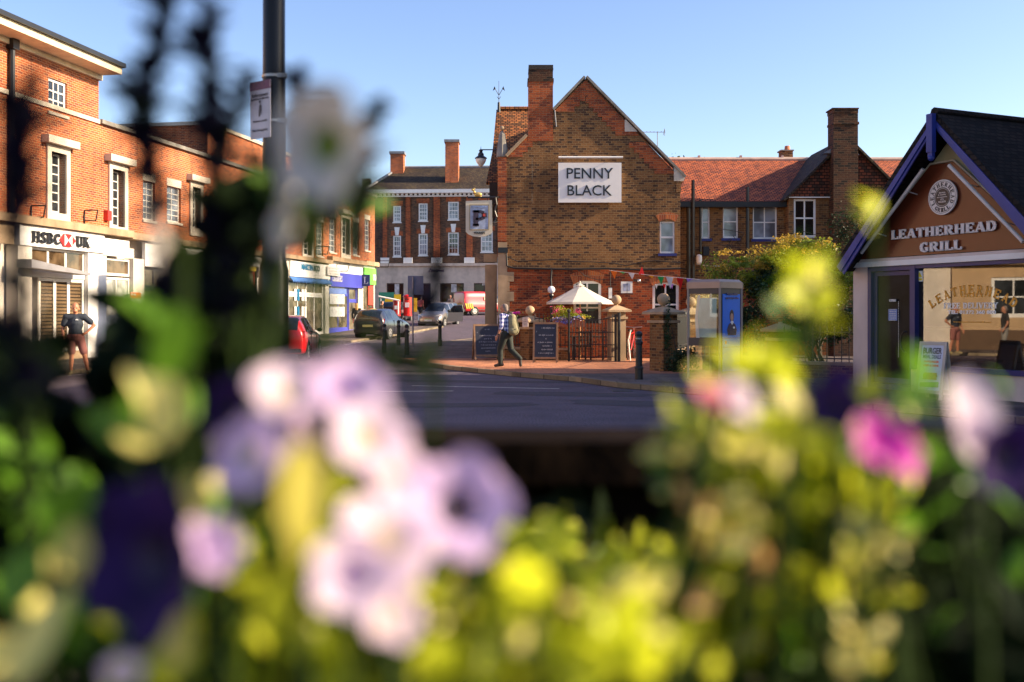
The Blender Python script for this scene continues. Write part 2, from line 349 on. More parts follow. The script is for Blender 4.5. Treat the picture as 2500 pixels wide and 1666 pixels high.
GL = {  # serif glyphs: width, strokes (kind, points) on a unit-height box; T thick line, h thin line, s serif centre, C thick curve
 'L': (.72, [('T', (.2, 0), (.2, 1)), ('h', (.1, .05), (.68, .05)), ('h', (.66, 0), (.66, .28)), ('s', .2, 1), ('s', .2, 0)]),
 'E': (.75, [('T', (.2, 0), (.2, 1)), ('h', (.1, .05), (.7, .05)), ('h', (.1, .95), (.68, .95)), ('h', (.2, .5), (.52, .5)), ('h', (.68, 0), (.68, .26)), ('h', (.66, .74), (.66, 1)), ('h', (.52, .36), (.52, .64)), ('s', .2, 0), ('s', .2, 1)]),
 'A': (.9, [('h', (.12, 0), (.45, 1)), ('T', (.45, 1), (.74, 0)), ('h', (.25, .32), (.65, .32)), ('s', .13, 0), ('s', .75, 0)]),
 'T': (.78, [('T', (.39, 0), (.39, 1)), ('h', (.04, .95), (.74, .95)), ('h', (.06, .72), (.06, 1)), ('h', (.72, .72), (.72, 1)), ('s', .39, 0)]),
 'H': (.92, [('T', (.2, 0), (.2, 1)), ('T', (.72, 0), (.72, 1)), ('h', (.2, .5), (.72, .5)), ('s', .2, 0), ('s', .2, 1), ('s', .72, 0), ('s', .72, 1)]),
 'R': (.88, [('T', (.2, 0), (.2, 1)), ('h', (.1, .95), (.45, .95)), ('h', (.2, .48), (.45, .48)), ('C', (.42, .95), (.62, .88), (.68, .72), (.62, .55), (.42, .48)), ('T', (.45, .48), (.72, 0)), ('s', .2, 0), ('s', .2, 1), ('s', .76, 0)]),
 'D': (.88, [('T', (.2, 0), (.2, 1)), ('h', (.1, .95), (.42, .95)), ('h', (.1, .05), (.42, .05)), ('C', (.38, .95), (.62, .88), (.74, .5), (.62, .12), (.38, .05)), ('s', .2, 0), ('s', .2, 1)]),
 'G': (.86, [('C', (.68, .82), (.5, .97), (.28, .88), (.16, .5), (.28, .12), (.5, .03), (.68, .12)), ('T', (.68, .06), (.68, .44)), ('h', (.5, .44), (.8, .44)), ('h', (.7, .7), (.7, 1))]),
 'I': (.42, [('T', (.21, 0), (.21, 1)), ('s', .21, 0), ('s', .21, 1)]),
 'S': (.68, [('C', (.58, .84), (.4, .96), (.2, .88), (.17, .7), (.34, .54), (.54, .4), (.56, .2), (.4, .05), (.2, .06), (.1, .18)), ('h', (.6, .7), (.6, .98)), ('h', (.09, .02), (.09, .3))]),
 'B': (.8, [('T', (.2, 0), (.2, 1)), ('h', (.1, .95), (.42, .95)), ('h', (.1, .05), (.45, .05)), ('h', (.2, .52), (.45, .52)), ('C', (.4, .95), (.6, .86), (.6, .62), (.4, .52)), ('C', (.42, .52), (.66, .42), (.66, .14), (.42, .05)), ('s', .2, 0), ('s', .2, 1)]),
 'C': (.8, [('C', (.68, .8), (.5, .96), (.28, .88), (.16, .5), (.28, .12), (.5, .04), (.7, .2)), ('h', (.7, .68), (.7, .98))]),
 'U': (.86, [('T', (.2, 1), (.2, .3)), ('C', (.2, .32), (.27, .08), (.45, .03), (.62, .1), (.67, .3)), ('h', (.68, .28), (.68, 1)), ('s', .2, 1), ('s', .68, 1)]),
 'K': (.86, [('T', (.2, 0), (.2, 1)), ('h', (.2, .42), (.68, 1)), ('T', (.4, .6), (.74, 0)), ('s', .2, 0), ('s', .2, 1), ('s', .68, 1), ('s', .76, 0)]),
 'F': (.7, [('T', (.2, 0), (.2, 1)), ('h', (.1, .95), (.66, .95)), ('h', (.2, .5), (.5, .5)), ('h', (.64, .72), (.64, 1)), ('s', .2, 0), ('s', .2, 1)]),
 'V': (.86, [('T', (.14, 1), (.43, 0)), ('h', (.43, 0), (.72, 1)), ('s', .14, 1), ('s', .72, 1)]),
 'Y': (.84, [('T', (.14, 1), (.42, .45)), ('h', (.42, .45), (.7, 1)), ('T', (.42, 0), (.42, .48)), ('s', .14, 1), ('s', .7, 1), ('s', .42, 0)]),
 'M': (1.0, [('h', (.16, 0), (.16, 1)), ('T', (.18, 1), (.5, .1)), ('h', (.5, .1), (.8, 1)), ('T', (.82, 0), (.82, 1)), ('s', .16, 0), ('s', .82, 0), ('s', .84, 1), ('s', .14, 1)]),
 'P': (.8, [('T', (.2, 0), (.2, 1)), ('h', (.1, .95), (.42, .95)), ('h', (.2, .45), (.45, .45)), ('C', (.4, .95), (.62, .86), (.64, .56), (.42, .45)), ('s', .2, 0), ('s', .2, 1)]),
 ' ': (.4, [])}
def serif(t, T=.2, h=.1, sw=.32, ex=1):
    m = MB(); x = 0; q = 0
    def line(a, b, w_):
        nonlocal q
        a, b = V((*a, 0)), V((*b, 0)); d = (b - a).normalized(); p = V((-d.y, d.x, 0)) * w_ / 2
        if abs(d.y) < .3: p = V((0, 1, 0)) * w_ / 2
        elif abs(d.y) > .5: p = V((-1, 0, 0)) * w_ / 2
        q += 1; e = .0004 * (q % 5)
        m.prism([a - p, b - p, b + p, a + p], (0, 0, ex + e))
    for ch in t:
        wd, st = GL.get(ch, GL[' '])
        for k in st:
            if k[0] == 's': line((x + k[1] - sw / 2, abs(k[2] - .05)), (x + k[1] + sw / 2, abs(k[2] - .05)), h)
            elif k[0] == 'T': line((x + k[1][0], k[1][1]), (x + k[2][0], k[2][1]), T)
            elif k[0] == 'h': line((x + k[1][0], k[1][1]), (x + k[2][0], k[2][1]), h)
            else:
                for a, b in zip(k[1:], k[2:]):
                    a3, b3 = V((x + a[0], a[1], 0)), V((x + b[0], b[1], 0)); d = (b3 - a3).normalized(); p = V((-d.y, d.x, 0)) * (h + (T - h) * abs(d.y)) / 2
                    q += 1
                    m.prism([a3 - p, b3 - p, b3 + p, a3 + p], (0, 0, ex + .0004 * (q % 5)))
        x += wd + .04
    return m.v, m.f
def fserif(par, t, fr, s, z, o, width, height, m, ext=.03, name='lettering', mb=None, T=.2, h=.1, arc=None):
    vs, fs = serif(t, T, h); b = mb or MB()
    place_text(b, vs, fs, fr.pt(s, z, o), fr.t, (0, 0, 1), fr.n, width, height, ext)
    return b if mb else b.build(name, m, par)
def scribble(par, org, u, v, n, width, height, rows, m, rnd):
    b = MB()
    for r_, (f0, f1) in enumerate(rows):
        y = height * (.5 - (r_ + .5) / len(rows)); x = -width / 2 + f0 * width; xe = -width / 2 + f1 * width
        hh = height / len(rows) * .32
        while x < xe:
            L = width * rnd.uniform(.015, .03); dx = width * rnd.uniform(-.008, .01); a = rnd.uniform(.5, 1)
            p = [V(org) + V(u) * (x + i * L / 3) + V(v) * (y + hh * a * (1 if i % 2 else -1) * rnd.uniform(.4, 1)) for i in range(4)]
            for c, d in zip(p, p[1:]):
                w_ = V(v) * height * .005 + V(u) * height * .003
                b.prism([c - w_, d - w_, d + w_, c + w_], V(n) * .003)
            x += L + width * (.012 if rnd.random() < .75 else .05)
    return b.build('chalk_writing', m, par)
# ============================================================ THE SETTING
def strip(rows, dz, side=None):
    """rows: (y, xl, xr) draped on the street level"""
    ys = sorted(set([r[0] for r in rows] + [g[0] for g in GZ if rows[0][0] < g[0] < rows[-1][0]]))
    def lerp(y, k):
        for a, b in zip(rows, rows[1:]):
            if a[0] <= y <= b[0]: return a[k] + (b[k] - a[k]) * (y - a[0]) / (b[0] - a[0])
    m = MB(); L = [V((lerp(y, 1), y, gz(y) + dz)) for y in ys]; Rr = [V((lerp(y, 2), y, gz(y) + dz)) for y in ys]
    for i in range(len(ys) - 1): m.quad(L[i], Rr[i], Rr[i + 1], L[i + 1])
    if side:
        for q in (L, Rr):
            for i in range(len(ys) - 1): m.quad(q[i] - V((0, 0, side)), q[i + 1] - V((0, 0, side)), q[i + 1], q[i])
    return m
tag(strip([(-400, -700, 700), (900, -700, 700)], 0).build('road', ASPH), kind='structure')
kerb = [(-12, 9.6), (8, 9.0), (14.2, 7.3), (15.7, 6.4), (19.4, 3.6), (21.2, 2.24), (23, 1.47), (24.9, 0), (27.5, -1.6), (30, -2.75), (32.8, -3.9), (34.6, -5.0), (36.5, -5.5), (38.5, -5.4), (44, -4.4), (50, -1.8), (60, -.9), (84, -.6)]
tag(strip([(y, x + .17, 40) for y, x in kerb], .11).build('pavement', FLAG), kind='structure')
tag(strip([(y, x, x + .17) for y, x in kerb], .118, .12).build('kerb', KERBM), kind='structure')
tag(strip([(24.4, .7, 5.5), (24.9, .18, 5.6), (27.5, -1.42, 6), (30, -2.57, 6), (32.4, -3.6, 5)], .114).build('brick_paving', PAVER), kind='structure')
# left-hand side
FAC = Frame((-14.66, 30.5), (.173, .985), (.985, -.173))
lk = [(-30, 4.0), (60, 4.0)]
pts = [FAC.pt(s, 0, 4.0) for s in (-42, 0, 20, 36)]
tag(strip([(p.y, p.x - 18, p.x - .15) for p in pts], .10).build('pavement', FLAG), kind='structure')
tag(strip([(p.y, p.x - .15, p.x) for p in pts], .11, .12).build('kerb', KERBM), kind='structure')
YEL = mat('road_paint', (.55, .5, .42), .8, var=.3, vs=12)
m = MB()
for s0, s1 in ((-6, -1), (.4, 5), (7, 14), (16, 30)):
    a, b, c, d = [FAC.pt(s, 0, o) for s, o in ((s0, 4.25), (s1, 4.25), (s1, 4.33), (s0, 4.33))]
    for p in (a, b, c, d): p.z = gz(p.y) + .004
    m.quad(a, b, c, d)
m.quad((-4.6, 20.0, .004), (-1.2, 20.3, .004), (-1.2, 20.42, .004), (-4.6, 20.1, .004))
m.quad((-2.2, 21.8, .004), (1.0, 20.9, .004), (1.0, 21.0, .004), (-2.2, 21.9, .004))
m.quad((-5.5, 41.5, .075), (-2, 43.2, .095), (-2, 43.6, .1), (-5.5, 41.9, .08))
tag(m.build('road_marking', YEL), kind='structure')
rp_ = random.Random(8); m = MB()
for (x, y, a, b, r_) in ((-3.5, 27.2, 2.2, .5, .1), (1.2, 19.6, 1.6, .45, -.2), (-6.5, 24.5, 3.0, .4, .05), (-1, 23.2, 2.6, .35, -.12), (-9, 28, 1.6, .5, .2), (2.2, 17.6, 1.2, .5, -.3), (-2.0, 17.2, 2.4, .4, .08)):
    c, s_ = math.cos(r_), math.sin(r_); pts_ = []
    for i in range(18):
        t = 2 * math.pi * i / 18; k = (abs(math.cos(t)) ** 6 + abs(math.sin(t)) ** 6) ** (-1 / 6) * rp_.uniform(.9, 1.08); u, v = a * k * math.cos(t), b * k * math.sin(t); pts_.append((x + u * c - v * s_, y + u * s_ + v * c, .004))
    m.add(pts_, [tuple(range(18))])
tag(m.build('road_repair', mat('asphalt_patch', (.055, .046, .055), .9, var=.5, vs=30, bump=.8, bs=60)), kind='structure')
m = MB()
for (x, y) in ((-4.5, 18.5), (1.5, 25.0), (-8.5, 21.5), (.2, 21.5)):
    p = V((x, y, .006)); d = V((rp_.uniform(.6, 1), rp_.uniform(-.5, .5), 0)).normalized()
    for i in range(26):
        d = (d + V((rp_.gauss(0, .35), rp_.gauss(0, .35), 0)) * .6).normalized(); q = p + d * .16; w_ = V((-d.y, d.x, 0)) * rp_.uniform(.006, .018); m.quad(p - w_, q - w_, q + w_, p + w_); p = q
tag(m.build('road_crack', mat('tar_crack', (.012, .011, .012), .9)), kind='structure')
m = MB(); m.lathe((-3.2, 23.6, .0), [(.34, .0), (.34, .007)], 24); m.box(2.05, 2.45, 20.2, 20.75, 0, .008); tag(m.build('drain_covers', mat('drain_iron', (.035, .03, .03), .6, bump=.6, bs=40)), kind='structure')
DRAIN = mat('cast_iron_cover', (.05, .045, .04), .7, bump=.5, bs=30)
# ============================================================ THE PUB
PF = Frame((0, 32.5), (1, 0), (0, -1))
pub = thing('pub', 'brown brick pub with steep red edged gable, tall chimney and large white name board', 'pub', (2, 32.5, 0))
def pz(y): return PF.at(1250, y)[1]
def pxx(x): return PF.sx(x)
xl, xr, x2 = pxx(1215), pxx(1661), pxx(1236)
zsplit = pz(656)
# windows
wA = PF.rect(1400, 1468, 686, 790); wB = PF.rect(1593, 1658, 690, 800); wC = PF.rect(1611, 1647, 541, 619)
wallgrid(MB(), PF, x2, xr, .05, zsplit, [wA, wB], depth=.2).build('lower_wall', REDB, pub)
wm = wallgrid(MB(), PF, x2, xr, zsplit, pz(470), [wC], depth=.14)
# gable above
out = [(1236, 470), (1661, 470), (1661, 434), (1430, 192), (1351, 272), (1351, 331), (1288, 331), (1236, 383)]
poly = [PF.pt(pxx(a), pz(b)) for a, b in out]
wm.prism(poly, (0, .3, 0))
# return walls (depth of the pub)
wm.quad(PF.pt(xr, .05), PF.pt(xr, .05, -14), PF.pt(xr, pz(434), -14), PF.pt(xr, pz(434)))
wm.quad(PF.pt(xl, .05, -.3), PF.pt(xl, .05, -14), PF.pt(xl, pz(383), -14), PF.pt(xl, pz(383), -.3))
wm.build('wall', STOCK, pub)
# red quoin pier at the left corner
m = MB(); fb(m, PF, xl, x2, pz(590), pz(384), -.3, .03); m.build('corner_pier', REDO, pub)
m = MB(); fb(m, PF, xl + .01, x2 + .03, .05, pz(592), -.3, .05)
for i in range(9): fb(m, PF, x2 + .03, x2 + .03 + (.08 if i % 2 else .22), .05 + i * .32, .05 + (i + 1) * .32 - .01, -.02, .045)
m.build('stone_quoins', STONE, pub)
# red brick verge bands, stepped inner edge
def band(a, b, wdt, n, name='red_verge'):
    m = MB(); (ax, ay), (bx, by) = a, b; z0, z1 = pz(ay), pz(by)
    k = max(2, int(abs(z1 - z0) / .15))
    sgn = 1 if wdt > 0 else -1
    for i in range(k):
        f0, f1 = i / k, (i + 1) / k
        X0, X1 = pxx(ax + (bx - ax) * f0), pxx(ax + (bx - ax) * f1); Z0, Z1 = z0 + (z1 - z0) * f0, z0 + (z1 - z0) * f1
        inner = (X0 + X1) / 2 + wdt / 74.8
        if ay < 200: inner = max(inner, pxx(1430)) if wdt < 0 else min(inner, pxx(1430))
        pts_ = [(X0, Z0), (X1, Z1), (inner, Z1), (inner, Z0)]
        m.prism([PF.pt(x, z, .004) for x, z in pts_], (0, -.012, 0))
    return m.build(name, REDO, pub)
band((1430, 196), (1560, 331), -52, 0); band((1430, 196), (1352, 273), 44, 0); band((1575, 348), (1650, 425), -46, 0)
band((1288, 334), (1240, 384), 30, 0)
# coping along the verges
def cope(a, b, th=.1, w0=-.32, w1=.1, m_=COPE):
    m = MB(); p, q = PF.pt(pxx(a[0]), pz(a[1])), PF.pt(pxx(b[0]), pz(b[1]))
    d = (q - p).normalized(); u = V((-d.z, 0, d.x)); u = u if u.z > 0 else -u
    m.hexa([p + V((0, -w1, 0)), q + V((0, -w1, 0)), q + V((0, -w0, 0)), p + V((0, -w0, 0))] + [x + u * th for x in (p + V((0, -w1, 0)), q + V((0, -w1, 0)), q + V((0, -w0, 0)), p + V((0, -w0, 0)))])
    return m.build('coping', m_, pub)
cope((1430, 190), (1671, 434), .07); cope((1352, 270), (1429, 190), .07); cope((1238, 384), (1288, 333), .09, m_=STONE)
m = MB(); m.prism([PF.pt(pxx(a), pz(b), .05) for a, b in ((1645, 443), (1668, 443), (1672, 434), (1645, 408))], (0, .3, 0))
m.build('kneeler', STONEL, pub); m = MB(); m.prism([PF.pt(pxx(a), pz(b), .035) for a, b in ((1525, 322), (1556, 322), (1528, 293), (1525, 293))], (0, .2, 0)); m.build('kneeler', STONEL, pub)
m = MB(); fb(m, PF, pxx(1650), xr + .02, pz(470), pz(443), -.3, .02); m.build('corbel', STOCK, pub)
# main roof behind the gable (two slopes running back)
rid = V((pxx(1430), 32.5, pz(194)))
m = MB()
for (ex, ez) in ((pxx(1674), pz(440)), (pxx(1238), pz(386))):
    e = V((ex, 32.5, ez)); u = (rid - e).normalized(); nn = V((-u.z, 0, u.x)); nn = nn if nn.z > 0 else -nn
    a, b = rid + V((0, .31, 0)), e + V((0, .31, 0)); g = V((0, 13.5, 0))
    m.hexa([b - nn * .1, a - nn * .1, a - nn * .1 + g, b - nn * .1 + g, b, a, a + g, b + g])
m.build('roof', TILE, pub)
# chimney
ch = MB(); fb(ch, PF, pxx(1290), pxx(1350), pz(345), pz(200), -.75, .02); chs = ch.build('chimney', REDO, pub)
m = MB(); fb(m, PF, pxx(1288), pxx(1352), pz(200), pz(192), -.77, .04); fb(m, PF, pxx(1290.5), pxx(1350), pz(192), pz(170), -.74, .015); m.build('chimney_neck', DARKB, chs)
m = MB(); fb(m, PF, pxx(1290), pxx(1351), pz(170), pz(167), -.75, .03); fb(m, PF, pxx(1290.5), pxx(1350.5), pz(167), pz(159), -.74, .022); m.build('chimney_cap', mat('sooty_cap', (.03, .025, .022), .9, bump=.4), chs)
m = MB(); m.tube((pxx(1358), 32.48, pz(310)), (pxx(1354), 32.46, pz(270)), .02); m.build('chimney_flashing', LEAD, chs)
# front wing roof with ridge across, left of the chimney
m = MB(); dR, dE = 38.0, 34.6
rl, el = P(1212, 268, dR), P(1187, 446, dE); rr, er = V((1.6, dR, rl.z)), V((1.6, dE, el.z))
mid = rl.lerp(el, .55) + V((.06, 0, -.06)); midr = V((1.6, mid.y, mid.z))
up = V((0, -.7, .7)) * .1
m.add([rl, rr, midr, mid, rl - up, rr - up, midr - up, mid - up], [(3, 2, 1, 0), (4, 5, 6, 7), (0, 4, 7, 3), (0, 1, 5, 4)])
m.add([mid, midr, er, el, mid - up, midr - up, er - up, el - up], [(3, 2, 1, 0), (4, 5, 6, 7), (0, 4, 7, 3), (3, 7, 6, 2)])
bk = V((rl.x, 41.4, el.z)); m.add([rl, rr, V((1.6, 41.4, el.z)), bk], [(0, 1, 2, 3)])
m.build('wing_roof', TILEG, pub)
m = MB(); m.box(el.x + .12, -.46, 34.2, 41, pz(468) - .2, el.z - .05); m.prism([(rl.x + .08, 38, rl.z - .15), (rl.x + .08, 34.9, el.z), (rl.x + .08, 41, el.z)], (.12, 0, 0))
m.build('eaves', mat('eaves_shade', (.03, .02, .016), .8, bump=.3), pub)  # near-black colour stands in for the shade under the overhang
m = MB(); m.tube((-.55, 38, rl.z + .02), (1.5, 38, rl.z + .02), .1, n=8); m.build('ridge_tiles', TILEG, pub)
# weather vane
wv = P(1218, 262, 37.9); m = MB(); m.tube(wv - V((0, 0, .2)), wv + V((0, 0, .18)), .06, .05); m.tube(wv, wv + V((0, 0, 1.0)), .014, .008)
for sx in (-1, 1):
    m.path([wv + V((0, 0, .45)), wv + V((sx * .1, 0, .62)), wv + V((sx * .15, 0, .72)), wv + V((sx * .22, 0, .64))], .012)
    m.path([wv + V((0, 0, .3)), wv + V((sx * .07, 0, .4))], .01)
    m.prism([wv + V((sx * .12, 0, .7)), wv + V((sx * .17, 0, .8)), wv + V((sx * .23, 0, .62))], (0, .01, 0))
m.build('weather_vane', BLACK, pub)
# obelisk and ball finial
ob = PF.pt(pxx(1226), 0, -.1); m = MB()
m.lathe((ob.x, ob.y, 0), [(.17, pz(384)), (.19, pz(382)), (.185, pz(372)), (.14, pz(345)), (.1, pz(326)), (.06, pz(323)), (.04, pz(319))], 8); fo = m.build('obelisk', COPE, pub)
MB().ball((ob.x, ob.y, pz(312)), .085, 14).build('ball_finial', STONE, fo, smooth=True)
# arches over openings
def arch(fr, s0, s1, z, rise, th, m_, par, o=.006, skew=.12):
    m = MB(); n = 10
    for i in range(n):
        f0, f1 = i / n, (i + 1) / n
        def q(f, t): return fr.pt(s0 - t * skew + (s1 - s0 + 2 * t * skew) * f, z + rise * (1 - (2 * f - 1) ** 2) + t * th, o)
        m.quad(q(f0, 0), q(f1, 0), q(f1, 1), q(f0, 1))
    return m.build('arch', m_, par)
arch(PF, wA[0], wA[1], wA[3] - .12, .14, .32, ARCHB, pub); arch(PF, wB[0], wB[1], wB[3] - .12, .14, .22, ARCHB, pub); arch(PF, wC[0] - .02, wC[1] + .02, wC[3] - .02, .1, .22, ARCHB, pub)
w1 = window(pub, PF, *wA, 2, 3, o=-.06, ft=.09, bar=.05, gm=GLASSD)
window(pub, PF, *wB, 2, 2, o=-.06, ft=.09, bar=.05, gm=GLASSD); window(pub, PF, *wC, 1, 2, o=-.05, ft=.05, bar=.06, gm=GLASSC, sill=NAVY)
m = MB(); fb(m, PF, wA[0] + .1, wA[1] - .1, .1, pz(760), -.05, -.02); m.build('door', mat('dark_door', (.015, .012, .012), .5), pub)
# cables
CAB = mat('black_cable', (.012, .011, .012), .6)
rnd = random.Random(3)
def cable(pts_, r=.02, par=pub, nm='cable', D=32.44):
    return MB().path([P(a, b, D) for a, b in pts_], r).build(nm, CAB, par)
cable([(1216, 608), (1236, 612), (1238, 650), (1255, 655), (1300, 656), (1380, 658), (1480, 656), (1560, 659), (1662, 656)], .03)
cable([(1238, 627), (1262, 638), (1300, 637), (1355, 634), (1400, 639), (1450, 640), (1500, 643), (1530, 649), (1560, 641), (1600, 637), (1662, 642)], .014)
cable([(1405, 655), (1430, 675), (1460, 684), (1500, 680), (1530, 668)], .01)
cable([(1347, 656), (1345, 680), (1346, 702)], .03); cable([(1490, 656), (1490, 704)], .012); cable([(1299, 384), (1299, 496), (1236, 496)], .008)
cable([(1531, 690), (1531, 716)], .007)
m = MB(); fb(m, PF, pxx(1216), pxx(1240), pz(618), pz(605), .05, .1); m.build('junction_box', BLACK, pub)
# porch column at the pub's left
pc = MB(); DC = 33.4
a, b = P(1184, 790, DC), P(1213, 790, DC)
pc.box(a.x, b.x, DC, DC + .5, .1, P(0, 621, DC).z - .35); pc.box(a.x - .04, b.x + .02, DC - .04, DC + .5, P(0, 640, DC).z, P(0, 621, DC).z)
pc.box(a.x + .07, b.x - .07, DC - .03, DC, .4, P(0, 690, DC).z)
pc.build('porch_column', STONE, pub)
# name board
nb = thing('name_board', 'large white board with two lines of black capital letters on the brick gable', 'sign', PF.pt(pxx(1440), pz(446), .05))
r4 = PF.rect(1363, 1517, 398, 495, .06)
fb(MB(), PF, *r4, .03, .09).build('board', mat('sign_white', (.86, .82, .76), .5, var=.03), nb)
BLK = mat('black_lettering', (.012, .013, .018), .4)
ftext(nb, 'PENNY', PF, (PF.sx(1383, .1) + PF.sx(1497, .1)) / 2, pz(424.5), .09, 113 / 74.8, 25.5 / 74.8, BLK, .004)
ftext(nb, 'BLACK', PF, (PF.sx(1385, .1) + PF.sx(1494, .1)) / 2, pz(466), .09, 108 / 74.8, 25.5 / 74.8, BLK, .004)
m = MB(); m.tube(PF.pt(pxx(1363), pz(387), .22), PF.pt(pxx(1519), pz(387), .22), .035)
m.tube(PF.pt(pxx(1381), pz(386), 0), PF.pt(pxx(1381), pz(386), .22), .012); m.tube(PF.pt(pxx(1503), pz(386), 0), PF.pt(pxx(1503), pz(386), .22), .012)
m.build('light_bar', WHITE, nb)
# poster frame, lights
pf = thing('poster_frame', 'white framed small poster on the red brick pub wall', 'poster', PF.pt(pxx(1530), pz(702), .03))
r4 = PF.rect(1516, 1544, 688, 716, .03); fb(MB(), PF, *r4, .004, .04).build('frame', WHITE, pf)
fb(MB(), PF, r4[0] + .07, r4[1] - .07, r4[2] + .07, r4[3] - .07, .04, .044).build('poster', mat('poster_art', (.35, .38, .5), .5, var=.5, vs=6), pf)
gl = thing('globe_lamp', 'round white globe lamp hanging on the red brick wall above the umbrella', 'lamp', P(1346, 708, 32.2))
MB().ball(P(1346, 708, 32.25), .125, 18).build('globe', mat('opal_glass', (.78, .78, .82), .2, var=.02), gl, smooth=True)
m = MB(); c = P(1346, 718, 32.25); m.lathe((c.x, c.y, 0), [(.07, c.z), (.09, c.z - .05), (.05, c.z - .12), (.05, c.z - .9), (.07, c.z - 1.0)], 10); m.tube(c, c + V((0, .25, 0)), .02); m.build('bracket', BLACK, gl)
wl = thing('wall_lantern', 'narrow white box lantern hanging from a cable beside the umbrella', 'lamp', P(1490, 716, 32.35))
m = MB(); a, b = P(1486, 729, 32.35), P(1494, 703, 32.35); m.box(a.x, b.x, 32.3, 32.42, a.z, b.z); m.build('lantern_body', WHITE, wl)
m = MB(); m.box(a.x - .01, b.x + .01, 32.29, 32.43, b.z, b.z + .03); m.build('lantern_cap', BLACK, wl)
fl = thing('security_light', 'small security light with a chrome head on the pub wall', 'lamp', P(1556, 685, 32.4))
m = MB(); m.tube(P(1549, 685, 32.45), P(1556, 685, 32.3), .04); m.build('lamp_arm', BLACK, fl); MB().ball(P(1560, 686, 32.25), .06, 10).build('lamp_head', mat('chrome', (.6, .6, .6), .25, metal=.8), fl, smooth=True)
# hanging pub sign
hs = thing('hanging_pub_sign', 'cream hanging pub sign with curved foot and a picture of a letter P', 'sign', P(1170, 540, 32.2))
HF = Frame((0, 32.2), (1, 0), (0, -1))
o2 = [(1137, 491), (1201, 489), (1202, 566), (1197, 572), (1186, 577), (1170, 579), (1154, 577), (1143, 572), (1137, 566)]
MB().prism([HF.pt(*HF.at(a, b)) for a, b in o2], (0, .08, 0)).build('sign_board', mat('cream_board', (.62, .56, .42), .5, var=.04), hs)
r4 = HF.rect(1148, 1192, 502, 560); fb(MB(), HF, *r4, .004, .012).build('picture', mat('picture_sky', (.36, .42, .55), .5, var=.35, vs=5), hs)
m = MB(); fb(m, HF, r4[0] - .03, r4[1] + .03, r4[3], r4[3] + .03, .004, .02); fb(m, HF, r4[0] - .03, r4[1] + .03, r4[2] - .03, r4[2], .004, .02); fb(m, HF, r4[0] - .03, r4[0], r4[2], r4[3], .004, .02); fb(m, HF, r4[1], r4[1] + .03, r4[2], r4[3], .004, .02); m.build('picture_frame', mat('gilt', (.35, .28, .16), .4), hs)
s_, z_ = HF.at(1170, 533); 
fserif(hs, 'P', HF, s_ + .02, z_, .014, .46, .52, mat('picture_letter', (.045, .03, .05), .5, var=.6, vs=9), T=.26, h=.15)
m = MB(); fb(m, HF, s_ + .12, s_ + .2, z_ + .05, z_ + .14, .05, .056); m.build('picture_detail', mat('red_paint_detail', (.5, .05, .03), .5), hs)
ftext(hs, 'PENNY BLACK', HF, s_, HF.at(1170, 506)[1], .014, .45, .05, mat('pale_blue_letter', (.3, .4, .6), .5), .01)
ftext(hs, "YOUNG'S", HF, s_, HF.at(1170, 569)[1], .004, .36, .075, BLK, .03)
m = MB(); m.tube(P(1143, 483, 32.2), P(1211, 482, 32.2), .03); m.tube(P(1143, 483, 32.2), P(1141, 479, 32.2), .02); m.tube(P(1160, 484, 32.2), P(1160, 490, 32.2), .012); m.tube(P(1190, 484, 32.2), P(1190, 490, 32.2), .012)
m.path([P(1210, 482, 32.2), P(1213, 500, 32.2), P(1208, 515, 32.2), P(1213, 530, 32.2), P(1206, 545, 32.2)], .02)
m.tube(P(1211, 482, 32.2), P(1218, 482, 32.6), .03); m.tube(P(1206, 545, 32.2), P(1218, 540, 32.6), .02); m.build('bracket', BLACK, hs)
m = MB(); g = P(1167, 475, 32.2)
m.ball(g, .09, 10, (1.5, .7, .8))
for dx in (-.09, -.06, .06, .09): m.tube(g + V((dx, 0, -.03)), g + V((dx, 0, -.13)), .018)
m.tube(g + V((-.1, 0, .03)), g + V((-.14, 0, .13)), .045, .03); m.ball(g + V((-.17, 0, .15)), .04, 8, (1.3, .8, .9)); m.path([g + V((-.14, 0, .18)), g + V((-.11, 0, .2)), g + V((-.1, 0, .15))], .014)
m.build('gold_ram', mat('gold_paint', (.6, .42, .12), .3, metal=.4), hs, smooth=True)
# street lantern on arm
sl2 = thing('wall_street_lantern', 'black swan neck street lantern with clear globe on the pub corner', 'lamp', P(1174, 380, 33.6))
a = P(1174, 366, 33.6); m = MB(); m.tube(a, P(1202, 366, 33.6), .02); m.tube(P(1202, 366, 33.6), P(1216, 366, 34.5), .02); m.tube(a, P(1174, 357, 33.6), .015, .002)
m.lathe((a.x, a.y, a.z), [(.02, .02), (.07, -.02), (.05, -.08), (.1, -.14), (.1, -.2), (.2, -.27), (.21, -.3)], 12); m.build('lantern_head', BLACK, sl2)
m = MB(); m.lathe((a.x, a.y, a.z - .3), [(.17, 0), (.18, -.05), (.14, -.15), (.06, -.25), (.01, -.28)], 14); m.build('lantern_globe', mat('frosted_globe', (.75, .7, .6), .15), sl2, smooth=True)
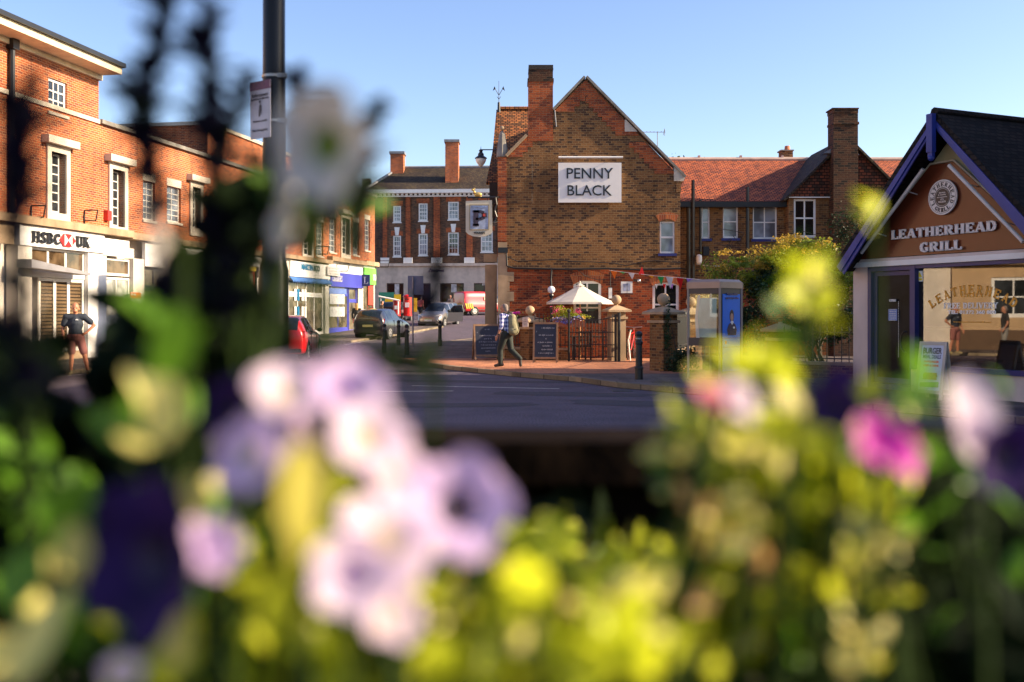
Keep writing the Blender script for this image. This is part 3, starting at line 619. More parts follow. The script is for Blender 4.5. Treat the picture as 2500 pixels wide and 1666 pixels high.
# ============================================================ THE ANNEX
AD = 34.7; AF = Frame((0, AD), (1, 0), (0, -1))
an = thing('brick_annex', 'long low brick wing with orange tiled roof, white sash windows and a tile hung gable', 'building', (9, AD, 0))
def az(y, D=AD): return P(0, y, D).z
def ax(x, D=AD): return P(x, 0, D).x
x0, x1 = ax(1640), ax(1925)
wins = [AF.rect(1713, 1733, 503, 583), AF.rect(1765, 1802, 502, 582), AF.rect(1838, 1897, 503, 584)]
m = wallgrid(MB(), AF, x0, x1, az(690), az(488), wins, depth=.12); m.build('wall', STOCK, an)
wallgrid(MB(), AF, x0, ax(2500), .05, az(690), [], 0).build('lower_wall', REDB, an)
window(an, AF, *wins[0], 1, 2, o=-.05, bar=.04, gm=GLASSC, sill=NAVY); window(an, AF, *wins[1], 1, 2, o=-.05, bar=.04, gm=GLASSC, sill=NAVY); window(an, AF, *wins[2], 2, 2, o=-.05, bar=.04, gm=GLASSC, sill=NAVY)
arch(AF, ax(1728), ax(1800), az(705), .18, .25, ARCHB, an)
# projecting gabled bay
GD = 34.2; GF = Frame((0, GD), (1, 0), (0, -1)); gx0, gx1 = ax(1925, GD), ax(2240, GD)
wD = GF.rect(1938, 1992, 486, 581); wallgrid(MB(), GF, gx0, gx1, az(690, GD), az(482, GD), [wD], depth=.12).build('bay_wall', STOCK, an)
m = MB(); m.quad((gx0, GD, .1), (gx0, GD, az(482, GD)), (gx0, AD, az(482, GD)), (gx0, AD, .1)); m.build('bay_side', STOCK, an)
window(an, GF, *wD, 2, 2, o=-.04, ft=.07, bar=.05, gm=GLASSD)
px_, pzv = ax(2065, GD), az(339, GD); ez = az(482, GD)
MB().prism([(gx0 - .05, GD - .08, ez), (2 * px_ - gx0 + .05, GD - .08, ez), (px_, GD - .08, pzv)], (0, .06, 0)).build('hung_tiles', brick('hung_tile', (.24, .065, .03), (.13, .05, .03), (.07, .035, .022), (.02, .01, .008), bw=.17, rh=.105, ms=.014, bump=1), an)
m = MB(); m.box(gx0 - .1, ax(2032, GD), GD - .14, GD - .09, ez - .03, ez); m.build('bressumer', WHITE, an)
# main roof of the annex
eD, rD = 34.5, 38.2; eZ, rZ = az(492, eD), az(391, rD)
m = MB(); X0, X1 = ax(1640, eD), 26
m.hexa([(X0, eD, eZ - .08), (X1, eD, eZ - .08), (X1, rD, rZ - .08), (X0, rD, rZ - .08), (X0, eD, eZ), (X1, eD, eZ), (X1, rD, rZ), (X0, rD, rZ)])
m.quad((X0, rD, rZ), (X1, rD, rZ), (X1, rD + 3.7, eZ), (X0, rD + 3.7, eZ)); m.build('roof', TILE, an)
m = MB(); m.tube((X0, rD, rZ + .02), (X1, rD, rZ + .02), .09, n=8)
for i in range(12): m.box(X0 + i * 1.6, X0 + i * 1.6 + .08, rD - .06, rD + .06, rZ, rZ + .17)
m.build('ridge_tiles', mat('pale_ridge', (.5, .36, .28), .8, var=.2), an)
# bay roof: two slopes running back
m = MB()
for ex in (gx0 - .22, 2 * px_ - gx0 + .22):
    u = V((px_ - ex, 0, pzv - (ez - .12))); u.normalize(); nn = V((-u.z, 0, u.x)); nn = nn if nn.z > 0 else -nn
    a, b = V((px_, GD - .25, pzv + .06)), V((ex, GD - .25, ez - .1)); g = V((0, 4.2, 0))
    m.hexa([b - nn * .07, a - nn * .07, a - nn * .07 + g, b - nn * .07 + g, b, a, a + g, b + g])
m.build('bay_roof', TILEN, an)
# external chimney stack of the bay
CD = 33.7
def cx(x): return P(x, 0, CD).x
def cz(y): return P(0, y, CD).z
m = MB(); m.box(cx(2035), cx(2095), CD, CD + .62, .1, cz(362)); m.box(cx(2035), cx(2095), CD + .01, CD + .61, cz(362), cz(272)); st = m.build('chimney_stack', DARKB, an)
m = MB(); m.box(cx(2034), cx(2097), CD - .03, CD + .65, cz(304), cz(298)); m.box(cx(2036), cx(2094), CD - .006, CD + .63, cz(298), cz(276)); m.box(cx(2031), cx(2096), CD - .05, CD + .67, cz(267), cz(264)); m.box(cx(2034), cx(2095), CD - .02, CD + .64, cz(276), cz(267))
m.build('chimney_head', DARKB, st)
m = MB(); m.prism([(cx(2018), CD + .3, cz(371)), (cx(2035), CD + .3, cz(371)), (cx(2035), CD + .3, cz(361))], (0, .3, 0)); m.prism([(cx(2095), CD + .3, cz(362)), (cx(2095), CD + .3, cz(375)), (cx(2106), CD + .3, cz(375))], (0, .3, 0)); m.build('chimney_flashing', LEAD, st)
# small chimney beyond the ridge
q = 40.0; m = MB(); m.box(P(1909, 0, q).x, P(1936, 0, q).x, q, q + .5, rZ - 1, P(0, 369, q).z); sc2 = m.build('chimney', STOCK, an)
m = MB(); m.box(P(1906, 0, q).x, P(1938, 0, q).x, q - .04, q + .54, P(0, 369, q).z, P(0, 366, q).z); m.build('chimney_cap', COPE, sc2)
m = MB(); m.tube(P(1922, 367, q + .2), P(1922, 357, q + .2), .12, .1); m.build('chimney_pot', mat('terracotta', (.5, .17, .08), .7), sc2)
# gutter, pipes
m = MB(); m.box(X0 + .2, gx0, eD - .1, eD + .18, eZ - .2, eZ - .02); m.build('gutter', BLACK, an)
def pipe(x, ya, yb, r=.05, D=34.55, m_=BLACK): return MB().tube(P(x, ya, D), P(x, yb, D), r, n=8).build('drainpipe', m_, an)
pipe(1692, 440, 905, .06, 34.3); pipe(1681, 500, 890, .07); pipe(1710, 488, 615, .045); pipe(1825, 457, 612, .06); pipe(1825, 612, 622, .09)
m = MB(); m.box(P(1716, 0, 34.6).x, P(1730, 0, 34.6).x, 34.5, 34.69, az(625), az(603)); m.build('meter_box', BLACK, an)
cb = MB().path([P(a, b, 34.6) for a, b in ((1662, 656), (1700, 660), (1760, 664), (1830, 662), (1900, 668))], .025).build('cable', CAB, an)
MB().path([P(a, b, 34.6) for a, b in ((1700, 645), (1730, 650), (1790, 650), (1830, 640))], .01).build('cable', WHITE, an)
ws = thing('wall_lamp', 'white rounded lamp on the annex wall beside the drainpipe', 'lamp', P(1707, 634, 34.2))
m = MB(); a = P(1707, 645, 34.2); m.lathe(a, [(.05, 0), (.09, .03), (.1, .08), (.1, .26), (.08, .31), (.03, .33)], 12); m.build('lamp_body', mat('white_plastic', (.75, .72, .66), .35), ws, smooth=True)
m = MB(); m.tube(a + V((0, .05, .2)), a + V((.15, .45, .3)), .02); m.build('lamp_arm', BLACK, ws)
# television aerials
def aerial(x, yt, yb, D, label, w_=.5):
    t = thing('television_aerial', label, 'aerial', P(x, yb, D)); a, b = P(x, yb, D), P(x, yt, D)
    MB().tube(a, b, .012).build('mast', LEAD, t); m = MB(); m.tube(b + V((-w_, 0, 0)), b + V((w_ * .55, 0, .0)), .01)
    for i in range(6): m.tube(b + V((-w_ + i * w_ * .25, -.12, 0)), b + V((-w_ + i * w_ * .25, .12, .02)), .006)
    m.tube(b + V((w_ * .5, 0, -.12)), b + V((w_ * .5, 0, .12)), .01); m.tube(b + V((w_ * .4, 0, -.1)), b + V((w_ * .5, 0, .12)), .008); m.build('antenna', LEAD, t)
aerial(1605, 323, 366, 34, 'thin grey television aerial rising behind the right slope of the pub gable', .5)
aerial(903, 404, 440, 92, 'tall television aerial on the dark red chimney left of the bank', 1.0)
# ============================================================ THE BANK AT THE END OF THE STREET
bt = V((.9985, -.055, 0))
BF = Frame((-11.5, 89.5), bt[:2])
bank = thing('bank_building', 'three storey dark brick bank with red brick pilasters and pale stone ground floor', 'building', BF.pt(5, 1.7))
def B(x0, x1, y0, y1): return BF.rect(x0, x1, y0, y1)
sL, sR = BF.sx(905), BF.sx(1330)
up = [B(960, 979, 503, 543), B(1022, 1044, 497, 540), B(1094, 1120, 493, 537), B(1172, 1198, 490, 534)]
lo = [B(960, 979, 576, 627), B(1022, 1044, 571, 624), B(1094, 1120, 568, 622), B(1174, 1203, 565, 616)]
zc = BF.at(925, 482)[1]; zs = BF.at(925, 650)[1]
wallgrid(MB(), BF, sL, sR, zs, zc, up + lo, depth=.15).build('wall', BANKB, bank)
for r4 in up: window(bank, BF, *r4, 3, 4, o=-.03, ft=.11, bar=.035, gm=GLASSC, sill=WHITE, meet=[2])
for r4 in lo: window(bank, BF, *r4, 3, 4, o=-.03, ft=.11, bar=.035, gm=GLASSC if random.random() < .4 else GLASS, sill=WHITE, meet=[2])
for i, r4 in enumerate(up + lo):
    m = MB(); a, b, z = r4[0] - .18, r4[1] + .18, r4[3] + .01
    fb(m, BF, a, b, z, z + .42, .004, .04); m.build('lintel', REDO, bank)
    if i >= 4:
        c = (a + b) / 2; MB().prism([BF.pt(c - .14, z + .005, .09), BF.pt(c + .14, z + .005, .09), BF.pt(c + .24, z + .75, .09), BF.pt(c - .24, z + .75, .09)], BF.n * -.08).build('keystone', WHITE, bank)
for (a, b) in ((935, 945), (991, 1002), (1059, 1074), (1139, 1153), (1215, 1228)):
    s0, s1 = BF.sx(a), BF.sx(b); fb(MB(), BF, s0, s1, zs + .75, zc, .004, .16).build('pilaster', REDO, bank)
    fb(MB(), BF, s0 - .2, s1 + .2, zs + .25, zs + .74, .004, .2).build('pilaster_base', WHITE, bank)
m = MB(); fb(m, BF, sL - .3, sR, zc, zc + .12, -.1, .22); fb(m, BF, sL - .5, sR, zc + .3, zc + .62, -.1, .6)
for i in range(int((sR - sL) / .4)): fb(m, BF, sL + i * .4, sL + i * .4 + .2, zc + .12, zc + .3, .0, .36)
m.build('cornice', WHITE, bank)
m = MB(); zg = 1.3; zb_ = zs - .35
fb(m, BF, sL, sR, zs - .02, zs + .22, 0, .35); fb(m, BF, sL, sR, zs - 1.55, zs - .02, -.2, .12)
for (a, b) in ((905, 944), (986, 1007), (1052, 1074), (1133, 1157), (1208, 1230)):
    s0, s1 = BF.sx(a), BF.sx(b)
    for k in range(7): fb(m, BF, s0, s1, zg + k * .5, zg + k * .5 + .47, -.2, .14 - .0005 * k)
    fb(m, BF, s0 + .01, s1 - .01, zg, zs - 1.55, -.2, .1)
fb(m, BF, sL, sR, zg - .4, zg + .5, -.2, .1)
m.build('stone_ground_floor', mat('bank_stone', (.58, .47, .38), .8, var=.1, dirt=.4), bank)
for (a, b) in ((944, 986), (1007, 1052), (1074, 1133), (1157, 1208)):
    s0, s1 = BF.sx(a), BF.sx(b); window(bank, BF, s0, s1, zg + .5, zs - 1.55, 2, 1, o=-.05, ft=.1, bar=.12, fm=mat('brown_frame', (.06, .035, .03), .5), gm=GLASSD)
for (x, y, w_, h) in ((969, 706, 11, 26), (1108, 704, 13, 20), (1181, 694, 8, 6)):
    s_, z_ = BF.at(x, y); fb(MB(), BF, s_ - w_ / 54, s_ + w_ / 54, z_ - h / 54, z_ + h / 54, -.04, -.02).build('window_poster', mat('poster_paper', (.5, .46, .44), .6, var=.4, vs=3), bank)
s_, z_ = BF.at(1070, 661); ftext(bank, 'NatWest', BF, s_, z_, .12, 1.1, .26, mat('purple_letter', (.05, .01, .06), .4), .03)
s_, z_ = BF.at(1051.5, 661); m = MB()
for k in range(3):
    a = R(90 + 120 * k); c = BF.pt(s_ + .13 * math.cos(a), z_ + .12 * math.sin(a), .13); m.prism([c + BF.t * .09 + V((0, 0, -.07)), c + V((0, 0, .1)), c - BF.t * .09 + V((0, 0, -.07))], BF.n * .03)
m.build('emblem', mat('purple_letter', (.05, .01, .06)), bank)
# roof (hipped at the left end)
eL, eR = BF.pt(sL - .4, zc + .62, .5), BF.pt(sR, zc + .62, .5); RDp = 5.0
rl_, rr_ = BF.pt(BF.sx(974) + 2.0 * 0 - .2, 0, -RDp), BF.pt(sR, 0, -RDp)
zr = CH + (HZ - 411) / K * rl_.y
rl_.z = zr; rr_.z = zr; rl_.x = ray(976) * rl_.y
bl = BF.pt(sL - .4, zc + .62, -2 * RDp); br = BF.pt(sR, zc + .62, -2 * RDp)
MB().add([eL, eR, rr_, rl_, bl, br], [(0, 1, 2, 3), (0, 3, 4), (3, 2, 5, 4)]).build('roof', TILEN, bank)
m = MB(); m.path([rl_ + V((0, 0, .05)), rr_ + V((0, 0, .05))], .14); m.path([eL + V((0, 0, .05)), rl_ + V((0, 0, .05))], .13); m.build('ridge_tiles', LEAD, bank)
wl_ = MB().quad(BF.pt(sL, 1, 0), BF.pt(sL, 1, -10), BF.pt(sL, zc + .6, -10), BF.pt(sL, zc + .6, 0)).build('side_wall', BANKB, bank)
for (x0_, x1_, yt, yb, D) in ((953, 985, 372, 445, 93), (1087, 1119, 343, 428, 90.3)):
    a, b = P(x0_, yb, D), P(x1_, yt, D); m = MB(); m.box(a.x, b.x, D, D + 1.5, a.z - 1, b.z - .15); c_ = m.build('chimney', PARB, bank)
    m = MB(); m.box(a.x - .1, b.x + .1, D - .1, D + 1.6, b.z - .15, b.z + .08); m.build('chimney_cap', LEAD, c_)
# low dark house seen between the parade and the bank
hs2 = thing('distant_house', 'small dark red house roof and chimney between parade and bank', 'house', (-13.5, 92, 1.7))
a, b = P(883, 436, 92), P(902, 700, 92); m = MB(); m.box(a.x, b.x, 92, 93.2, b.z, a.z); m.build('chimney', brick('plum_brick', (.12, .03, .03), (.08, .02, .025), (.05, .015, .02), (.14, .07, .06)), hs2)
m = MB(); a, b = P(860, 474, 92.5), P(926, 700, 92.5); m.box(a.x, b.x, 93.3, 99, 1, a.z); m.build('wall', brick('plum_brick', (.12, .03, .03), (.08, .02, .025), (.05, .015, .02), (.14, .07, .06)), hs2)
c1, c2 = P(838, 470, 92.5), P(930, 475, 92.5); MB().add([c1, c2, V((c2.x, 97, c2.z + 1.2)), V((c1.x, 97, c2.z + 1.2))], [(0, 1, 2, 3)]).build('roof', TILEN, hs2)
# ============================================================ THE PARADE ON THE LEFT
par = thing('brick_parade', 'orange brick parade of shops with tall white metal windows and a bank with white fascia', 'building', FAC.pt(0, 0))
F = FAC
def fr_(x0, x1, y0, y1, o=0): return F.rect(x0, x1, y0, y1, o)
zcope = 8.04; s3 = F.sx(241); zt3 = F.at(240, 188)[1]; sEnd = F.sx(912)
surr = [((111, 181, 354, 533), (122, 159, 369, 518), 3, 6), ((265, 320, 400, 552), (272, 302, 412, 552), 3, 6), ((465, 491, 451, 560), (468, 488, 456, 556), 2, 6),
        ((600, 622, 482, 583), (603, 619, 487, 580), 2, 6), ((737, 763, 532, 631), (740, 760, 535, 622), 2, 6), ((831, 855, 526, 623), (834, 852, 531, 620), 2, 6)]
plain = [((349, 378.5, 440, 536), 2), ((407.5, 441.6, 453, 540), 2), ((522, 550, 478, 560), 2), ((560, 586, 484, 573), 2), ((640, 660, 500, 590), 2), ((680, 700, 510, 600), 2), ((771.6, 789, 540, 624), 2), ((804, 820, 529, 615), 2), ((861.6, 876, 541, 622), 2), ((890, 903, 535, 611), 2)]
holes = []; sw_ = []; pw_ = []
for (o_, w_, c, r) in surr:
    a = fr_(*o_); b = fr_(*w_); b = (b[0], b[1] + .0, b[2], b[3]); a = (b[0] - .2, b[1] + .2, b[2] - .32, b[3] + .22); sw_.append((a, b, c, r)); holes.append(b)
for (w_, c) in plain: b = fr_(*w_); pw_.append((b, c)); holes.append(b)
offw = [(-4.2 + 0, -3.2, 5.0, 7.0)]
wt = fr_(118, 163, 188, 271); holes3 = [wt]
zf = 4.3
m = MB(); wallgrid(m, F, -4.9, sEnd, zf, zcope, holes, depth=.28); wallgrid(m, F, -4.9, s3, zcope, zt3, holes3, depth=.14)
m.quad(F.pt(s3, zcope), F.pt(s3, zcope, -9), F.pt(s3, zt3, -9), F.pt(s3, zt3)); m.quad(F.pt(-4.9, 0), F.pt(-4.9, 0, -9), F.pt(-4.9, zt3, -9), F.pt(-4.9, zt3))
# rounded far corner
r_ = 1.7; cc = F.pt(sEnd, 0, -r_); arc = [cc + (F.n * math.cos(R(a)) + F.t * math.sin(R(a))) * r_ for a in range(0, 91, 10)]
for a, b in zip(arc, arc[1:]):
    Z = V((0, 0, 1)); m.quad(a + Z * zf, b + Z * zf, b + Z * (zcope + .9), a + Z * (zcope + .9))
e2 = arc[-1]; m.quad(e2 + V((0, 0, .3)), e2 - F.n * 9 + V((0, 0, .3)), e2 - F.n * 9 + V((0, 0, zcope + .9)), e2 + V((0, 0, zcope + .9)))
# raised parapets
sA, sB = F.sx(791), F.sx(882)
fb(m, F, sA, sB, zcope, zcope + .5, -.3, 0.0); fb(m, F, sB, sEnd, zcope, zcope + .9, -.3, 0)
m.build('wall', PARB, par)
m = MB(); fb(m, F, s3, sA + .2, zcope, zcope + .14, -.35, .14); fb(m, F, sA, sB + .2, zcope + .5, zcope + .64, -.35, .14); fb(m, F, sB, sEnd, zcope + .9, zcope + 1.06, -.35, .14)
for a, b in zip(arc, arc[1:]):
    da, db = (a - cc).normalized(), (b - cc).normalized(); z0, z1 = V((0, 0, zcope + .9)), V((0, 0, zcope + 1.06))
    m.hexa([a - da * .3 + z0, a + da * .14 + z0, b + db * .14 + z0, b - db * .3 + z0, a - da * .3 + z1, a + da * .14 + z1, b + db * .14 + z1, b - db * .3 + z1])
m.build('coping', COPE, par)
fb(MB(), F, -4.9, s3, zcope - .02, zcope + .12, -.1, .06).build('string_course', STONEL, par)
# flat roof behind the parapet, upper set back block
MB().quad(F.pt(s3, zcope - .3, -.3), F.pt(sEnd + 1, zcope - .3, -.3), F.pt(sEnd + 1, zcope - .3, -9), F.pt(s3, zcope - .3, -9)).build('flat_roof', mat('felt', (.08, .08, .08), .9), par)
so_ = -2.0; sb, zb = F.at(507, 305, so_); m = MB(); fb(m, F, sb, sb + 12, zcope - .3, zb, -8, so_); ub = m.build('upper_storey', PARB, par)
fb(MB(), F, sb - .1, sb + 12.1, zb, zb + .16, -8.1, so_ + .1).build('coping', STONEL, ub)
# deep eaves of the three storey block
m = MB(); fb(m, F, -5.5, s3 + .02, zt3 + .05, zt3 + .28, -9.5, .85); fb(m, F, -5, s3 + .05, zt3 - .12, zt3 + .05, -9.1, .12); m.build('eaves', mat('cream_soffit', (.62, .52, .36), .6), par)
m = MB(); fb(m, F, -5.6, s3 + .08, zt3 + .28, zt3 + .42, -9.6, .97); m.build('gutter', BLACK, par)
m = MB(); q = [F.pt(-5.5, zt3 + .42, 1), F.pt(s3 + .02, zt3 + .42, .9), F.pt(s3 - 3, zt3 + 2.2, -4.2), F.pt(-5.5, zt3 + 2.2, -4.2), F.pt(s3 + .02, zt3 + .42, -9.5), F.pt(-5.5, zt3 + .42, -9.5)]
m.add(q, [(0, 1, 2, 3), (1, 4, 2), (4, 5, 3, 2)]); m.build('roof', TILED, par)
m = MB(); a, za = F.at(22, 110); m.tube(F.pt(a, zf, .1), F.pt(a, zt3, .1), .09, n=8); fb(m, F, a - .14, a + .14, zt3 - .25, zt3 + .05, .02, .25); m.build('drainpipe', BLACK, par)
# windows
window(par, F, *wt, 3, 3, o=-.06, ft=.09, bar=.05, gm=GLASS, sill=STONEL)
CREAM = mat('cream_metal', (.74, .70, .62), .45, var=.05)
for (a, b, c, r) in sw_:
    m = MB(); fb(m, F, a[0], b[0], a[2], a[3], -.28, .06); fb(m, F, b[1], a[1], a[2], a[3], -.28, .06); fb(m, F, b[0], b[1], b[3], a[3], -.28, .058); fb(m, F, b[0], b[1], a[2], b[2], -.28, .058)
    su = m.build('window_surround', STONEL, par)
    fb(MB(), F, a[0] - .22, a[1] + .22, a[3] + .003, a[3] + .24, 0, .26).build('hood', STONEL, su)
    window(par, F, b[0] + .01, b[1] - .01, b[2] + .01, b[3] - .01, c - 1, r, o=-.2, ft=.06, bar=.04, fm=CREAM, gm=GLASS)
for (b, c) in pw_:
    fb(MB(), F, b[0] - .02, b[1] + .02, b[3] + .003, b[3] + .3, -.1, .012).build('lintel', STONEL, par)
    window(par, F, *b, c, 6, o=-.1, ft=.05, bar=.035, fm=CREAM, gm=GLASSC, sill=STONEL)
# stone band over the shops, in steps
m = MB(); sM = F.sx(798)
def zband(s): return F.at(40, 540)[1] + 0 * s
zbnd = 4.38
fb(m, F, -4.9, F.sx(306), zbnd - .12, zbnd + .12, -.2, .34); fb(m, F, F.sx(306), F.sx(660), zbnd - .16, zbnd + .06, -.2, .3); fb(m, F, F.sx(660), sM, zbnd - .1, zbnd + .1, -.2, .38)
fb(m, F, sM, F.sx(884), zbnd + .1, zbnd + .34, -.2, .34); fb(m, F, F.sx(884), sEnd, zbnd + .14, zbnd + .4, -.2, .3)
for a, b in zip(arc, arc[1:]):
    da, db = (a - cc).normalized(), (b - cc).normalized(); z0, z1 = V((0, 0, zbnd + .14)), V((0, 0, zbnd + .4))
    m.hexa([a - da * .3 + z0, a + da * .3 + z0, b + db * .3 + z0, b - db * .3 + z0, a - da * .3 + z1, a + da * .3 + z1, b + db * .3 + z1, b - db * .3 + z1])
m.build('shop_cornice', STONE, par)
# back wall of the ground floor, pilasters
m = MB(); m.quad(F.pt(-4.9, -.2, -.3), F.pt(sEnd, -.2, -.3), F.pt(sEnd, zf + .1, -.3), F.pt(-4.9, zf + .1, -.3))
for a, b in zip(arc, arc[1:]): m.quad(a + V((0, 0, -.2)), b + V((0, 0, -.2)), b + V((0, 0, zf + .3)), a + V((0, 0, zf + .3)))
m.build('ground_floor_wall', OFFW, par)
def fbox(s0, s1, z0, z1, o0, o1, name, m_, p=par): return fb(MB(), F, s0, s1, z0, z1, o0, o1).build(name, m_, p)
def shop(s0, s1, zb, zt, cols, fm, gm, riser=.5, transom=None, ft=.08, o=-.05, rm=None):
    fbox(s0, s1, zb - .4, zb + riser, -.28, o + .02, 'stall_riser', rm or fm)
    z0 = zb + riser
    if transom:
        window(par, F, s0, s1, z0, transom, cols, 1, o=o, ft=ft, bar=.07, fm=fm, gm=gm, name='shop_window')
        window(par, F, s0, s1, transom + .01, zt, cols, 1, o=o, ft=ft, bar=.06, fm=fm, gm=gm, name='transom_window')
    else: window(par, F, s0, s1, z0, zt, cols, 1, o=o, ft=ft, bar=.07, fm=fm, gm=gm, name='shop_window')
BW = mat('bright_white', (.84, .82, .78), .45, var=.03)
# the bank with the white fascia
fs0, fs1 = F.sx(33.6), F.sx(242); zfa, zfb = F.at(33.6, 547)[1], F.at(33.6, 598)[1]
fas = fbox(fs0, fs1, zfb, zfa, 0, .2, 'fascia', BW); fbox(fs1 + .003, F.sx(305), zfb - .06, zfa - .1, 0, .17, 'fascia', BW)
fbox(-4.9, fs0 - .15, zfb, zfa, 0, .12, 'fascia', STONE)
so1, _ = F.at(78, 0, .26), 0
sl0, sl1 = F.sx(79, .24), F.sx(146, .24); zl = (F.at(79, 565, .24)[1] + F.at(79, 592, .24)[1]) / 2
zmid = F.at(111, 581, .24)[1]
fserif(fas, 'HSBC', F, (sl0 + sl1) / 2, zmid, .22, sl1 - sl0, .36, BLK, .05, T=.2, h=.09)
u0, u1 = F.sx(186, .24), F.sx(220, .24); fserif(fas, 'UK', F, (u0 + u1) / 2, zmid, .22, u1 - u0, .36, BLK, .05, T=.2, h=.09)
h0, h1 = F.sx(146.5, .24), F.sx(183, .24); hm, hw, hh = (h0 + h1) / 2, (h1 - h0) / 2, .2
REDS = mat('sign_red', (.75, .02, .02), .4, var=.05)
m = MB(); hx = [(hm - hw, 0), (hm - hw * .5, -hh), (hm + hw * .5, -hh), (hm + hw, 0), (hm + hw * .5, hh), (hm - hw * .5, hh)]
m.prism([F.pt(a, zmid + b, .22) for a, b in hx], F.n * .05); m.build('emblem', REDS, fas)
m = MB()
for sg in (1, -1): m.prism([F.pt(hm - sg * hw * .5, zmid - hh * .96, .272), F.pt(hm, zmid, .272), F.pt(hm - sg * hw * .5, zmid + hh * .96, .272)], F.n * .004)
m.build('emblem_white', BW, fas)
fbox(F.sx(33.6), F.sx(68), 0, zfb - .01, -.25, .14, 'pilaster', OFFW); fbox(F.sx(207), F.sx(252), 0, zfb - .01, -.25, .12, 'pilaster', BW); fbox(F.sx(318), F.sx(345), 0, zfb - .07, -.25, .12, 'pilaster', OFFW)
d0, d1 = F.sx(70), F.sx(206); ztr = F.at(70, 662)[1]
LOUV = brick('brown_louvre', (.20, .13, .07), (.18, .12, .06), (.15, .10, .05), (.03, .02, .012), bw=3, rh=.11, ms=.02)
window(par, F, d0, d1, ztr, zfb - .01, 3, 1, o=-.02, ft=.07, bar=.1, fm=CREAM, gm=glass('bronze_glass', (.10, .065, .035)), name='transom_window')
window(par, F, d0 + .5, d1, .35, ztr - .18, 3, 1, o=-.02, ft=.1, bar=.14, fm=CREAM, gm=LOUV, name='louvred_door')
fbox(d0, d1, ztr - .17, ztr - .005, -.2, .02, 'transom_rail', CREAM)
e0, e1 = F.sx(253), F.sx(317); window(par, F, e0, e1, F.at(253, 672)[1], F.at(253, 629)[1], 1, 1, o=-.02, ft=.07, fm=CREAM, gm=glass('bronze_glass'), name='transom_window')
window(par, F, e0, e1, .55, F.at(253, 676)[1], 2, 1, o=-.02, ft=.08, bar=.08, fm=CREAM, gm=glass('frosted_glass', (.5, .5, .46), .15), name='shop_window')
fbox(e0 - .05, e1 + .05, -.1, .54, -.2, .05, 'stall_riser', OFFW); fbox(d0 - .2, d1 + .2, -.1, .34, -.2, .1, 'door_step', STONE)
MB().prism([F.pt(F.sx(30), F.at(64, 648)[1] + .15, .14), F.pt(d0 + 2.2, F.at(64, 650)[1] - .12, .14), F.pt(d0 + 2.2, F.at(64, 650)[1] - .2, .14), F.pt(F.sx(30), F.at(64, 648)[1] - .1, .14)], F.n * .5).build('door_canopy', mat('grey_canopy', (.25, .24, .25), .5), par)
for px in (75, 205): # empty sign brackets
    s_, z_ = F.at(px, 515 if px == 75 else 525); m = MB()
    m.path([F.pt(s_, z_ - .3, .02), F.pt(s_, z_ + .15, .02), F.pt(s_, z_ + .15, .5), F.pt(s_ + .02, z_ - .2, .42), F.pt(s_, z_ - .2, .02)], .022); m.build('sign_bracket', BLACK, par)
s_, z_ = F.at(258, 527); m = MB(); fb(m, F, s_ - .12, s_ + .12, z_ - .17, z_ + .17, .0, .16); m.build('alarm_box', mat('alarm_red', (.55, .03, .02), .4), par)
fbox(F.sx(317, .14), F.sx(345, .14), F.at(317, 762, .14)[1], F.at(317, 713, .14)[1], .14, .18, 'notice_board', WHITE)
nbp = fbox(F.sx(318, .18), F.sx(344.5, .18), F.at(317, 729, .18)[1], F.at(317, 714, .18)[1], .18, .19, 'notice_header', REDS)
ftext(nbp, 'Free', F, F.sx(326, .2), F.at(326, 719, .2)[1], .19, .3, .09, BW, .02)
# middle shops
g0, g1, g2, g3, g4 = F.sx(347), F.sx(458), F.sx(540), F.sx(626), F.sx(708)
fbox(g0, g1, 3.3, zbnd - .2, 0, .12, 'fascia', BW); fbox(g1, g3, 3.72, zbnd - .18, 0, .14, 'fascia', BW); of = fbox(g1, g2, 2.9, 3.7, 0, .12, 'fascia', mat('orange_fascia', (.55, .12, .02), .5))
fbox(g2, g3 - .3, 3.5, 3.7, 0, .12, 'fascia', mat('yellow_strip', (.7, .5, .05), .5)); fbox(g3, g4, 3.3, zbnd - .12, 0, .12, 'fascia', OFFW)
shop(g0, g1, .05, 3.28, 4, mat('dark_frame', (.03, .03, .035), .4), GLASSI, .5, 2.5); shop(g1 + .3, g2, .05, 2.88, 2, NAVY, GLASSI, .4, 2.3); shop(g2 + .1, g3 - .1, .1, 3.48, 3, mat('red_frame', (.3, .03, .02), .4), GLASSI, .4, 2.6); shop(g3 + .2, g4 - .2, .15, 3.28, 2, CREAM, GLASSI, .4, 2.6)
s_, z_ = F.at(477, 741); bp_ = fbox(s_ - .55, s_ + .15, z_ - .45, z_ + .45, .0, .02, 'blue_poster', mat('poster_blue', (.02, .25, .7), .5)); fbox(s_ + .3, s_ + .7, z_ - .3, z_ + .4, .0, .02, 'white_poster', BW)
s_, z_ = F.at(474, 707); tf = fbox(s_ - 1, s_ + 1.4, z_ - .1, z_ + .16, -.03, .03, 'phone_strip', NAVY); ftext(tf, '70300', F, s_ - .3, z_ + .02, .03, .9, .18, mat('orange_letter', (.7, .25, .03), .5), .03)
